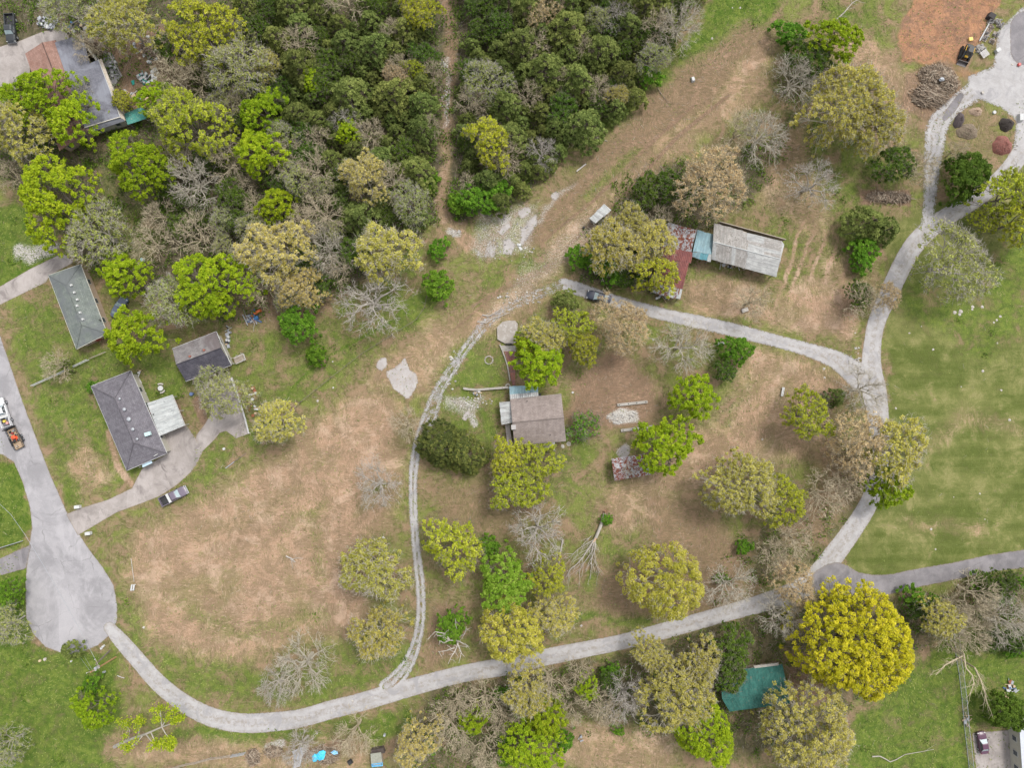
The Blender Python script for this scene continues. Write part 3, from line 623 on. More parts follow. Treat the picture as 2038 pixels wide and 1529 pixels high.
for q in range(2):
    proto("L", 4.6, 8.5, 300, 30, .20, .42, BK_D, LM["L"], gap=.14, amp=.34)
    proto("Y", 4.6, 8.5, 300, 26, .18, .42, BK_D, LM["Y"], gap=.16, amp=.34, twig=2)
    proto("L", 7.2, 11.5, 620, 28, .21, .47, BK_D, LM["L"], gap=.17, amp=.36, nprim=9)
    proto("Y", 6.6, 11.0, 560, 24, .20, .45, BK_D, LM["Y"], gap=.16, amp=.32, nprim=9, twig=2)
    proto("O", 5.0, 9.5, 360, 28, .17, .40, BK_G, LM["O"], gap=.14, amp=.30, twig=2)
    proto("O", 7.6, 12.5, 680, 27, .19, .45, BK_G, LM["O"], gap=.15, amp=.30, nprim=10, twig=2)
    proto("G", 7.0, 11.5, 300, 38, .21, .62, BK_G, LM["G"], gap=.08, amp=.20, nprim=10, shell=.6, twig=1)
    proto("K", 7.2, 12.5, 480, 24, .19, .48, BK_G, LM["K"], gap=.20, amp=.34, nprim=10, shell=.4, twig=3)
    proto("T", 6.4, 11.0, 380, 14, .17, .45, BK_T, LM["T"], gap=.16, amp=.30, twig=4, twl=.9)
    proto("B", 5.2, 8.5, 230, 0, .2, .4, BK_G, None, gap=.12, amp=.28, twig=3, twl=1.1, tww=.030, rt=.34)
    proto("B", 3.4, 6.5, 120, 0, .2, .4, BK_T, None, gap=.12, amp=.28, twig=4, twl=.85, tww=.028, rt=.24)
    proto("W", 5.6, 9.0, 170, 0, .2, .4, BK_P, None, gap=.22, amp=.40, twig=4, twl=1.2, tww=.035, rt=.42)
    proto("P", 5.4, 9.0, 260, 34, .23, .5, BK_D, LM["P"], gap=.12, amp=.34)
    proto("H", 5.6, 9.5, 260, 12, .19, .5, BK_P, LM["H"], gap=.16, amp=.30, twig=4, twl=1.0, tww=.03)
    proto("C", 2.7, 6.5, 130, 34, .19, .36, BK_D, LM["C"], kind="cone", gap=.02, amp=.22, trunk_h=.5)
    proto("C", 3.6, 8.0, 190, 34, .21, .42, BK_D, LM["C"], kind="cone", gap=.02, amp=.26, trunk_h=.5)
    proto("C", 2.0, 4.5, 90, 32, .17, .32, BK_D, LM["C"], kind="cone", gap=.02, amp=.22, trunk_h=.5)
    proto("M", 3.9, 6.0, 230, 32, .19, .40, BK_D, LM["M"], gap=.10, amp=.34)
    proto("M", 2.2, 3.2, 80, 32, .19, .34, BK_D, LM["M"], gap=.08, amp=.38, trunk_h=.15)
    proto("U", 4.4, 7.5, 200, 26, .23, .5, BK_D, LM["N"], gap=.12, amp=.34, twig=2)
proto("S", 2.6, 2.6, 110, 10, .17, .40, BK_D, LM["M"], gap=.14, amp=.34, trunk_h=.12, twig=2)
proto("D", 4.9, 8.5, 300, 36, .21, .5, BK_D, LM["D"], kind="cone", gap=.02, amp=.20, trunk_h=.5)
proto("N", 4.6, 7.0, 230, 42, .24, .55, BK_D, LM["N"], gap=.03, amp=.22, shell=.5)
proto("A", 12.2, 17.0, 1150, 40, .22, .60, BK_D, LM["A"], gap=.0, amp=.12, nprim=24, shell=.35, cluster=.05, twig=1)
proto("J", 10.0, 15.0, 860, 28, .20, .52, BK_G, LM["O"], gap=.15, amp=.26, nprim=12, shell=.3, twig=3)
proto("E", 7.9, 13.0, 520, 38, .18, .58, BK_G, LM["G"], gap=.05, amp=.16, nprim=13, shell=.65, twig=1, cluster=.18)
KNAME = dict(S=("green_shrub", "shrub"), P=("leafy_tree", "tree"), L=("broadleaf_tree", "tree"), Y=("broadleaf_tree", "tree"), O=("oak_tree", "tree"), G=("oak_tree", "tree"), K=("oak_tree", "tree"), T=("oak_tree", "tree"), B=("bare_tree", "bare tree"),
             W=("bare_tree", "bare tree"), H=("budding_tree", "tree"), C=("cedar_tree", "cedar"), D=("cedar_tree", "cedar"), M=("green_shrub", "shrub"), U=("leafy_tree", "tree"), N=("evergreen_tree", "tree"),
             A=("golden_tree", "tree"), J=("oak_tree", "tree"), E=("oak_tree", "tree"))
KDESC = dict(S="open-branched green shrub", P="fresh mid green leafy tree", L="lime green leafy tree", Y="yellow-green leafy tree", O="khaki-leaved oak", G="gold-green oak with tufted crown", K="cream-gold oak in catkins", T="sparse tan-leaved tree", B="leafless twiggy tree",
             W="leafless pale-limbed tree", H="budding sage-grey tree", C="dark green cedar", D="broad dark olive cedar", M="bright green shrub", U="mid green leafy tree", N="dense deep green evergreen",
             A="great golden-yellow tree", J="very large khaki oak", E="large round gold-green oak")
tcount = 0
def put_tree(k, px, py, rpx, label, group=None, lean=None, hs=1.0, sq=None):
    global tcount
    tcount += 1; fam = PROTO[k]; best = min(fam, key=lambda p: abs(math.log(p["R"]/(rpx*S*.93)))); fam2 = [p for p in fam if p["R"] == best["R"]]
    p = fam2[tcount % len(fam2)]
    hh = p["H"]*rpx*S*.93/p["R"]; s_ = rpx*S*(H-.75*hh)/H/p["R"]; s_ = max(.45, min(1.7, s_)); zs = s_**.8*hs
    x, y, _ = W(px, py, p["H"]*zs*.72)
    nm, cat = KNAME[k]; r = random.Random(tcount*31+int(px))
    t = thing(nm, label, cat, (x, y, 0), r.uniform(0, 6.28), group); s_ *= 1.07
    a = sq if sq else r.uniform(.92, 1.08); t.scale = (s_*a, s_/a, zs)
    if lean: t.rotation_euler = (lean[0], lean[1], t.rotation_euler.z)
    for key in ("trunk", "crown"):
        if p[key] is None: continue
        o = bpy.data.objects.new(key, p[key]); C.objects.link(o); o.parent = t
    return t
TREES = [
 ("Y", 395, 55, 72, "growing at the top edge above the bare beige thicket"), ("O", 240, 42, 62, "over the scrap yard beside the flat-roofed house"), ("H", 130, 15, 50, "at the top edge beyond the scrap metal pile"),
 ("L", 70, 190, 62, "overhanging the west side of the brown roof"), ("L", 145, 235, 50, "overhanging the south end of the brown roof"), ("O", 28, 250, 68, "at the left edge beside the lime tree over the brown roof"),
 ("L", 105, 395, 82, "standing alone over the lawn near the left edge"), ("H", 188, 462, 62, "north of the green-grey roof beside the gravel patch"), ("L", 272, 325, 62, "south of the flat-roofed house, next to a bare twiggy crown"),
 ("Y", 378, 248, 74, "south-east of the scrap yard, the broadest in that grove"), ("L", 522, 218, 44, "at the cedar wood's west edge, the upper of two"), ("L", 520, 300, 50, "at the cedar wood's west edge, the lower of two"),
 ("H", 478, 135, 62, "wide and beige beside the top yellow-green tree"), ("B", 595, 78, 36, "grey and fan-shaped among the upper cedars"), ("B", 385, 362, 52, "pinkish, in the grove below the broad yellow-green tree"),
 ("L", 548, 412, 38, "low and rounded above the cream-gold oak"), ("K", 545, 498, 72, "the brightest crown in the grove above the round green shrub"), ("K", 602, 575, 44, "just below right of the brightest cream-gold crown"),
 ("L", 420, 565, 74, "towering north of the black-roofed outbuilding"), ("L", 243, 545, 46, "over the east wall of the green-grey roofed house"), ("H", 342, 600, 54, "between two lime trees north of the black roof"),
 ("L", 268, 665, 58, "between the green-grey roof and the black roof"), ("B", 385, 470, 44, "grey, left of the cream-gold oak"), ("M", 595, 640, 41, "round, on the brown lawn below the cream-gold oak"), ("M", 628, 707, 22, "small and low, alone on the lawn below the round one"),
 ("K", 725, 350, 50, "ringed by cedars in the middle of the wood"), ("O", 768, 500, 60, "north of the spreading pale dead tree"), ("W", 742, 605, 64, "spreading low beside the mowing line", "x"), ("H", 815, 400, 44, "beside the dirt track's lower end"),
 ("M", 872, 495, 21, "spiky, beside the clearing, the upper of two"), ("M", 872, 568, 31, "spiky, beside the clearing, the lower of two"), ("Y", 975, 282, 47, "east of the dirt track above the green thicket"), ("M", 945, 395, 36, "at the wood's southern tip, the largest there"),
 ("M", 985, 375, 30, "at the wood's southern tip on its right side"), ("M", 912, 402, 24, "at the wood's southern tip beside the track"), ("Y", 835, 22, 40, "at the top edge beside the dirt track"), ("Y", 824, 140, 25, "small and vivid west of the dirt track"),
 ("T", 790, 152, 24, "small, touching the vivid little yellow-green tree"), ("B", 860, 142, 24, "grey, leaning over the dirt track"), ("H", 968, 160, 46, "ragged, with green tufts east of the dirt track"), ("L", 620, 155, 27, "thin and half open among cedars"),
 ("L", 692, 262, 26, "thin, in the middle of the wood"), ("B", 785, 62, 26, "grey, beside the top of the dirt track"), ("M", 855, 367, 20, "small, pressed against the west side of the track"), ("B", 855, 250, 22, "little and white-twigged west of the track"),
 ("B", 640, 425, 44, "grey and fan-shaped right of the cream-gold oak"), ("B", 650, 498, 46, "beige, right of the brightest cream-gold crown"), ("B", 625, 340, 40, "in the wood below the thin lime tree"), ("W", 690, 235, 30, "with white limbs among the cedars"), ("H", 560, 270, 34, "half open between the two lime trees of the wood edge"),
 ("T", 1080, 22, 36, "at the top edge among cedars right of the track"), ("B", 1065, 92, 34, "pinkish, among cedars right of the track"), ("W", 1232, 30, 32, "white-limbed at the top edge among cedars"), ("W", 1080, 300, 30, "white, in front of the cedars' lower edge"),
 ("B", 1352, 50, 46, "at the green verge near the top edge"), ("B", 1310, 55, 34, "left of the twiggy tree at the green verge"), ("H", 1300, 115, 34, "at the cedar wood's right rim"), ("M", 1290, 150, 24, "at the cedar wood's right rim"), ("O", 1228, 190, 24, "small, at the cedar wood's lower right rim"),
 ("B", 1190, 175, 28, "at the cedar wood's lower right rim"), ("B", 1160, 90, 24, "small, deep among the right-hand cedars"),
 ("T", 1418, 360, 74, "the broadest crown north of the long metal barn"), ("O", 1224, 492, 56, "over the ground west of the barn beside the small shed"), ("O", 1296, 482, 46, "over the rust-striped end of the barn"), ("Y", 1305, 545, 44, "over the red-brown lean-to roof"),
 ("M", 1152, 510, 24, "dark-based, at the left foot of the barn grove"), ("M", 1225, 545, 26, "under the barn grove above the lane"), ("O", 1262, 447, 38, "right beside the small white-roofed shed"), ("U", 1290, 380, 36, "north-west of the barn, the left of two"), ("U", 1338, 372, 38, "north-west of the barn, the right of two"),
 ("B", 1315, 437, 28, "pale, just north of the rust-striped roof"), ("B", 1520, 270, 52, "beige, in the thicket right of the tan-leaved tree"), ("B", 1470, 262, 36, "left part of the beige thicket beyond the clearing"), ("M", 1572, 65, 30, "rounded, at the top of the clearing"), ("L", 1658, 78, 50, "near the top edge right of the rounded shrub"),
 ("U", 1612, 112, 40, "shaded, just below the lime tree near the top edge"), ("B", 1585, 160, 46, "brownish thicket tree below the rounded shrub"), ("O", 1690, 200, 84, "thin-leaved and very wide in the upper right"), ("O", 1745, 255, 52, "thin-leaved, lower right of the very wide one"), ("W", 1622, 362, 48, "lone on the grass right of the tan-leaved tree"),
 ("U", 1782, 325, 38, "beside the vertical gravel lane"), ("B", 1832, 332, 36, "leaning over the vertical gravel lane"), ("N", 1930, 350, 46, "in the fork of the two gravel lanes"), ("C", 1735, 440, 40, "in the dark thicket left of the road junction"), ("C", 1772, 455, 30, "in the dark thicket nearest the road junction"), ("M", 1720, 492, 28, "at the foot of the dark thicket, upper of two"), ("M", 1715, 520, 22, "at the foot of the dark thicket, lower of two"),
 ("H", 1905, 520, 76, "wide and silvery in the green field's upper corner"), ("Y", 2012, 385, 54, "at the right edge above the lane"), ("Y", 2035, 440, 50, "at the right edge below the lane"), ("Y", 1965, 435, 28, "small, left of the two at the right edge"),
 ("U", 1712, 585, 26, "half hidden by twigs west of the road bend"), ("B", 1722, 600, 36, "west of the road bend"), ("T", 1765, 588, 27, "overhanging the road bend"), ("M", 1466, 698, 33, "beside the upper lane with a bench near it"), ("U", 1444, 738, 22, "dark and low below the green shrub by the upper lane"),
 ("B", 1362, 690, 54, "round and silvery below the upper lane"), ("L", 1385, 790, 46, "right of the two concrete beams, upper of the pair"), ("L", 1328, 886, 60, "overhanging the small rusty shed"), ("Y", 1610, 828, 50, "alone on the dry grass west of the road"), ("C", 1668, 792, 20, "at the roadside right of the lone yellow-green tree"),
 ("B", 1722, 778, 46, "spreading over the road junction"), ("T", 1708, 882, 64, "arching over the road, orange-tinged"), ("O", 1782, 900, 64, "on the field side of the arched road"), ("L", 1765, 965, 46, "on the road's right verge below the khaki crown"), ("B", 1640, 985, 44, "pale, inside the road bend"), ("B", 1685, 960, 40, "behind the pale one inside the road bend"),
 ("O", 1478, 968, 72, "on the dry slope right of the rusty shed"), ("Y", 1560, 998, 48, "touching the khaki crown on the dry slope"), ("C", 1128, 600, 27, "by the bend of the upper lane beside the dark car"), ("Y", 1140, 645, 38, "below the cedar at the lane bend, upper lobe"), ("Y", 1160, 688, 36, "below the cedar at the lane bend, lower lobe"),
 ("O", 1085, 670, 40, "north-east of the lime tree at the brown house"), ("L", 1068, 725, 50, "at the north wall of the brown-roofed house"), ("L", 1050, 688, 30, "its narrow top near the concrete cistern"), ("T", 1238, 645, 58, "pale orange, half over the parked dark car"), ("S", 1160, 850, 32, "low, just east of the brown house"),
 ("D", 872, 888, 48, "beside the two-track drive, the left of a pair"), ("D", 920, 905, 46, "beside the two-track drive, the right of a pair"), ("B", 808, 845, 32, "beside the gravel spread on the drive"), ("W", 750, 965, 46, "in a green ring on the tan field"),
 ("Y", 1010, 915, 40, "at the south-west corner of the brown house"), ("Y", 1070, 918, 44, "at the south wall of the brown house"), ("Y", 1030, 975, 50, "the southernmost of the three by the brown house"), ("Y", 900, 1090, 58, "right of the two-track drive in the lower half"), ("M", 972, 1090, 24, "dark, right of the tree by the two-track drive"),
 ("O", 745, 1135, 64, "on the tan field left of the two-track drive, upper of two"), ("O", 755, 1262, 54, "on the tan field left of the two-track drive, lower of two"), ("W", 1072, 1060, 56, "silver, left of the fallen trunk"), ("P", 1003, 1160, 56, "broad, in the grove left of the fallen trunk"), ("Y", 1088, 1150, 40, "lit green-yellow, beside the fallen trunk's branches"),
 ("G", 1018, 1258, 64, "overhanging the gravel road below the grove"), ("O", 1105, 1225, 42, "behind the tufted oak over the gravel road"), ("E", 1325, 1163, 80, "standing by itself on the lower lawn"), ("B", 1450, 1170, 48, "beige, right of the large round oak"), ("M", 1482, 1090, 16, "small, alone on the brown slope"), ("M", 1438, 1153, 13, "narrow, inside a bare crown right of the round oak"),
 ("B", 1580, 1075, 40, "below the yellow-green tree of the dry slope"), ("B", 1540, 1100, 34, "on the brown slope left of the lane fork"), ("T", 1582, 1165, 48, "pale, over the road at the lane fork"), ("B", 1555, 1225, 46, "beige, beneath the road at the lane fork"), ("M", 900, 1248, 33, "round, behind the white dead snag"),
 ("B", 602, 1328, 58, "beige, at the foot of the tan field"), ("W", 545, 1368, 36, "left of the beige one at the foot of the tan field"), ("L", 183, 1412, 40, "on the bottom-left lawn"), ("M", 180, 1365, 20, "above the lime tree of the bottom-left lawn"), ("M", 12, 1185, 32, "at the left edge beside the turning circle"), ("H", 10, 1245, 40, "at the left edge below the turning circle"),
 ("H", 5, 1490, 40, "in the bottom-left corner"), ("C", 135, 1300, 20, "low, against the turning circle's lower rim"), ("O", 1345, 1395, 74, "very tall, below the gravel road right of centre"), ("O", 1295, 1300, 38, "touching the lower edge of the gravel road"), ("O", 1395, 1320, 46, "next to the dark trees north of the teal roof"), ("U", 1458, 1290, 42, "north-west of the teal roof, upper of two"), ("U", 1452, 1340, 38, "north-west of the teal roof, lower of two"),
 ("L", 1405, 1462, 62, "south-west of the teal roof"), ("O", 1048, 1375, 50, "below the gravel road at the bottom centre"), ("L", 1085, 1430, 44, "at the bottom centre, upper of two"), ("L", 1058, 1490, 56, "at the bottom centre, lower of two"), ("L", 942, 1432, 32, "open-crowned below the gravel road"), ("K", 832, 1480, 48, "at the bottom edge left of centre"), ("M", 862, 1482, 18, "beside the cream-gold oak at the bottom edge"),
 ("B", 705, 1462, 42, "right of the blue tarpaulins"), ("W", 598, 1492, 38, "over the blue tarpaulins"), ("W", 1245, 1390, 46, "grey, left of the very tall khaki oak"), ("L", 1168, 1370, 26, "thin and upright in the scrub below the road"), ("B", 1190, 1400, 36, "in the scrub below the road"), ("B", 895, 1445, 44, "in the scrub right of the cream-gold oak"), ("B", 965, 1495, 40, "at the bottom edge left of the lime trees"),
 ("A", 1710, 1285, 118, "below the lane fork, the biggest crown of all"), ("J", 1618, 1462, 96, "at the bottom edge right of the teal roof"), ("O", 1875, 1232, 42, "dull, right of the great golden tree"), ("B", 1945, 1185, 42, "below the asphalt lane"), ("B", 2005, 1235, 50, "at the right edge below the asphalt lane"), ("M", 1820, 1190, 24, "under the asphalt lane's lower edge"), ("B", 1895, 1265, 34, "where the wire fence begins"),
 ("N", 2010, 1420, 40, "above the concrete pad in the lower right corner"), ("M", 1955, 1160, 22, "by the asphalt lane near the right edge"), ("U", 2025, 1275, 30, "at the right edge above the rubbish heap"), ("B", 110, 730, 30, "on the lawn below the green-grey roof"), ("C", 125, 725, 14, "tiny, inside the bare lawn tree"), ("O", 550, 840, 46, "golden, at the lower end of the mowing line"),
 ("H", 445, 790, 48, "half open over the concrete yard"), ("H", 418, 760, 34, "half open, touching the black roof's eave"), ("B", 1500, 600, 34, "faint, below the barn's white roof"), ("M", 182, 770, 12, "clipped, at the corner of the hip-roofed house"), ("O", 530, 130, 30, "small, beside the wide beige crown"), ("H", 440, 210, 34, "between the broad yellow-green tree and the wood"),
 ("B", 450, 320, 40, "left of the lower lime tree of the wood edge"), ("B", 300, 480, 40, "in the grove above the black roof"), ("U", 470, 440, 30, "shaded, beside the cream-gold oak"), ("B", 340, 150, 40, "over the right side of the scrap yard"), ("L", 310, 195, 36, "at the lower side of the scrap yard"), ("Y", 245, 200, 22, "over the flat roof's east eave"),
 ("W", 160, 190, 30, "white, over the flat roof"), ("B", 175, 90, 30, "fallen-looking, over the flat roof's north end"), ("B", 20, 350, 30, "at the left edge above the lime tree of the lawn"), ("B", 1250, 935, 14, "spindly, at the foot of the rusty shed"), ("M", 1208, 1035, 12, "tiny, beside the fallen trunk's root"), ("B", 1905, 300, 22, "brown and low in the island between the lanes"),
]
for rec in TREES:
    k, x, y, r, loc = rec[:5]; d = KDESC[k]
    n = len((d+" "+loc).split())
    put_tree(k, x, y, r, d+" "+loc, sq=1.0 if k in "AEJ" else None)
# the cedar woods, with bare and budding trees between
def inside(px, py, poly): return sd_poly(np.array([px], float), np.array([py], float), poly)[0] > 0
WOODS = [([(470, -25), (868, -25), (872, 120), (866, 300), (848, 430), (760, 470), (690, 430), (640, 330), (580, 240), (545, 170), (500, 100)], 150, "in the cedar wood west of the dirt track", {"C": .72, "B": .08, "H": .04, "U": .16}),
         ([(915, -25), (1405, -25), (1335, 70), (1265, 190), (1170, 240), (1090, 330), (1000, 425), (915, 400), (908, 200)], 135, "in the cedar wood east of the dirt track", {"C": .78, "B": .07, "U": .13, "H": .02}),
         ([(330, 80), (470, 40), (560, 200), (660, 380), (720, 520), (640, 600), (520, 600), (400, 480), (300, 420), (330, 300)], 38, "in the mixed grove above the outbuildings", {"B": .26, "U": .54, "H": .20}),
         ([(880, 1380), (1220, 1320), (1240, 1460), (1140, 1420), (1130, 1500), (900, 1520)], 16, "in the scrub below the gravel road", {"B": .6, "U": .25, "M": .15}),
         ([(1790, 1200), (2040, 1150), (2040, 1300), (1910, 1280)], 14, "in the scrub below the asphalt lane", {"B": .5, "U": .35, "M": .15}),
         ([(1170, 520), (1270, 560), (1280, 430), (1210, 470)], 6, "beneath the grove beside the barn", {"U": .6, "M": .4})]
taken = [(t[1], t[2], t[3]) for t in TREES]
rd = random.Random(5)
for poly, n, where, mixk in WOODS:
    xs = [p[0] for p in poly]; ys = [p[1] for p in poly]; done = 0; tries = 0; mine = []
    while done < n and tries < 9000:
        tries += 1; x = rd.uniform(min(xs), max(xs)); y = rd.uniform(min(ys), max(ys))
        k = rd.choices(list(mixk), list(mixk.values()))[0]
        r = {"C": rd.choice([18, 25, 32, 38, 45]), "B": rd.uniform(22, 42), "H": rd.uniform(24, 38), "U": rd.uniform(18, 34), "M": rd.uniform(12, 22)}[k]
        if not inside(x, y, poly): continue
        if sd_line(np.array([x]), np.array([y]), [(886, -60, 17), (898, 60, 17), (893, 140, 15), (888, 200, 15), (886, 300, 15), (880, 460, 18)])[0] > -.85*r: continue
        if any(math.hypot(x-a, y-b) < .62*(r+c) for a, b, c in mine): continue
        if any(math.hypot(x-a, y-b) < max(.55*c, c-8) for a, b, c in taken): continue
        mine.append((x, y, r)); done += 1
        d = {"C": "dark green cedar", "B": "leafless twiggy tree", "H": "budding sage-grey tree", "U": "mid green leafy tree", "M": "bright green shrub"}[k]
        put_tree(k, x, y, r, d+" "+where, d+"s "+where)
# the white dead snag in front of its round shrub, the uprooted trunk, the leaning tree
# ------------------------------------------------------------------ buildings
V3 = Vector
M_WHITE = mat("white_trim", (.50, .50, .49), (.42, .42, .41), fine=.06, rough=.6)
M_SIDE = mat("cream_siding", (.42, .40, .34), (.36, .34, .29), fine=.08)
M_BRICK = mat("tan_brick_wall", (.40, .31, .23), (.30, .23, .18), scale=4, fine=.2)
M_GLASS = mat("window_glass", (.05, .06, .07), (.08, .09, .10), rough=.08, spec=.6, fine=.02)
M_DOOR = mat("red_door", (.28, .06, .05), (.2, .05, .04), fine=.05)
M_WOODW = mat("weathered_wood", (.34, .29, .235), (.24, .20, .16), scale=3, fine=.25)
M_CONC2 = mat("cast_concrete", (.36, .335, .30), (.27, .25, .22), scale=1.2, fine=.15, c3=(.27, .25, .22))
M_STONE = mat("pale_limestone", (.44, .41, .37), (.32, .29, .26), scale=2, fine=.2)
M_STEEL = mat("galvanised_steel", (.40, .42, .44), (.32, .33, .35), rough=.45, metal=.3, fine=.08)
M_BLACK = mat("black_rubber", (.025, .025, .027), (.045, .045, .045), rough=.7, fine=.1)
M_VOID = mat("dark_interior", (.03, .028, .026), (.05, .045, .04))
def shingle_mat(name, c1, c2, c3=None, worn=None):
    b = NB(name); p = b.pos(); uv = b.n("UVMap").outputs[0]
    n1 = b.noise(.8, 6, .7, .3, p); n2 = b.noise(7, 4, .75, 0, p)
    col = b.mix(b.step(n1, .35, .65), c1, c2)
    br = b.n("TexBrick", {"Vector": uv, "Color1": (1, 1, 1), "Color2": (.80, .80, .80), "Mortar": (.62, .62, .62), "Scale": 1.0, "Mortar Size": .018, "Brick Width": .62, "Row Height": .30, "Bias": 0.0})
    col = b.mix(1.0, col, br.outputs["Color"], 'MULTIPLY')
    if c3: col = b.mix(b.step(n2, .56, .70), col, c3)
    if worn: col = b.mix(b.step(b.noise(.22, 4, .6, .8, p), .46, .62), col, worn)
    streak = b.noise(1, 4, .6, 0, b.mapping(uv, (2.2, .25, 1)))
    col = b.scale(col, b.math('ADD', b.math('MULTIPLY', streak, .5), b.math('ADD', b.math('MULTIPLY', n2, .4), .56)))
    b.set(b.b.inputs["Base Color"], col); b.b.inputs["Roughness"].default_value = .92; b.bump(n2, .4, .03)
    return b.m
RF_PURPLE = shingle_mat("charcoal_shingles", (.125, .115, .13), (.165, .155, .17), (.20, .19, .205))
RF_GREEN = shingle_mat("grey_green_shingles", (.145, .165, .15), (.185, .205, .185), (.22, .24, .22), worn=(.13, .14, .14))
RF_BLACK = shingle_mat("black_shingles", (.055, .052, .065), (.085, .08, .095), (.10, .095, .11))
RF_WORN = shingle_mat("worn_grey_shingles", (.17, .155, .155), (.24, .225, .22), (.29, .27, .265), worn=(.13, .11, .11))
RF_BROWN = shingle_mat("brown_shingles", (.22, .18, .162), (.27, .225, .205), (.31, .265, .24))
RF_RED = shingle_mat("red_brown_roofing", (.25, .14, .11), (.30, .185, .15), (.34, .22, .185))
RF_FELT = shingle_mat("grey_roofing_felt", (.15, .15, .175), (.18, .18, .208), (.205, .205, .23), worn=(.20, .205, .235))
def tin_mat(name, c1, c2, rust=None, amount=.5, metal=.15, streak=(1.2, 4, 1)):
    b = NB(name); p = b.pos(); uv = b.n("UVMap").outputs[0]
    n1 = b.noise(1.2, 6, .7, .4, p); n2 = b.noise(8, 4, .7, 0, p); st = b.step(b.noise(1, 5, .7, .2, b.mapping(uv, (2.3, .30, 1))), .36, .64)
    col = b.mix(b.step(n1, .35, .65), c1, c2)
    if rust:
        f = b.step(b.math('ADD', b.math('MULTIPLY', b.noise(2.0, 5, .75, .8, p), .8), b.math('MULTIPLY', st, .07)), .56-amount*.16, .60-amount*.16)
        col = b.mix(f, col, rust)
    col = b.scale(col, b.math('ADD', b.math('MULTIPLY', st, .38), b.math('ADD', b.math('MULTIPLY', n2, .4), .58)))
    b.set(b.b.inputs["Base Color"], col); b.b.inputs["Roughness"].default_value = .6; b.b.inputs["Metallic"].default_value = metal
    return b.m
T_WHITE = tin_mat("chalky_white_tin", (0.396, 0.396, 0.383), (0.317, 0.317, 0.310), (0.198, 0.191, 0.185), .32)
T_GREY = tin_mat("streaked_grey_tin", (0.286, 0.265, 0.245), (0.354, 0.340, 0.320), (0.163, 0.146, 0.129), .46)
T_CARP = tin_mat("pale_carport_tin", (0.383, 0.396, 0.389), (0.436, 0.442, 0.429), (0.224, 0.238, 0.231), .30)
T_BLUE = tin_mat("faded_blue_tin", (0.194, 0.295, 0.331), (0.238, 0.338, 0.360), (0.115, 0.173, 0.202), .26)
T_TEALB = tin_mat("bright_blue_tin", (0.112, 0.280, 0.329), (0.140, 0.315, 0.350), None)
T_RUST = tin_mat("rust_blotched_tin", (0.396, 0.403, 0.418), (0.331, 0.338, 0.353), (0.158, 0.050, 0.032), 1.0)
T_RUST2 = tin_mat("lightly_rusted_tin", (0.418, 0.432, 0.446), (0.346, 0.360, 0.374), (0.173, 0.065, 0.036), .86)
T_RED = tin_mat("oxide_red_tin", (.15, .055, .052), (.21, .075, .065), (.10, .04, .045), .35)
T_TEAL = tin_mat("teal_green_tin", (0.028, 0.110, 0.094), (0.044, 0.149, 0.124), (0.121, 0.132, 0.099), .30)
def uv_obj(name, quads, m, parent, thick=.08):
    """roof planes: each quad [eave a, eave b, ridge b, ridge a] with UV metres along eave / up slope; sides closed"""
    vs, fs, uvs = [], [], []
    off = Vector(parent.location)
    for q in quads:
        q = [V3(v) for v in q]; e = (q[1]-q[0]).normalized(); nrm = (q[1]-q[0]).cross(q[2]-q[0]).normalized()
        if nrm.z < 0: nrm = -nrm
        up = nrm.cross(e); b = len(vs); n = len(q)
        vs += [v-off for v in q]+[v-off-V3((0, 0, thick)) for v in q]
        faces = [tuple(range(n)), tuple(range(2*n-1, n-1, -1))]+[(i, n+i, n+(i+1) % n, (i+1) % n) for i in range(n)]
        if (q[1]-q[0]).cross(q[2]-q[0]).z < 0: faces = [tuple(reversed(f)) for f in faces]
        for f in faces:
            fs.append(tuple(b+i for i in f)); uvs += [((q[i % n]-q[0]).dot(e), (q[i % n]-q[0]).dot(up)) for i in f]
    me = bpy.data.meshes.new(name); me.from_pydata([tuple(v) for v in vs], [], fs); me.materials.append(m)
    ul = me.uv_layers.new(name="UVMap"); ul.data.foreach_set("uv", np.array(uvs, np.float32).ravel())
    o = bpy.data.objects.new(name, me); C.objects.link(o); o.parent = parent
    return o
def lerp(a, b, t): return V3(a)+(V3(b)-V3(a))*t
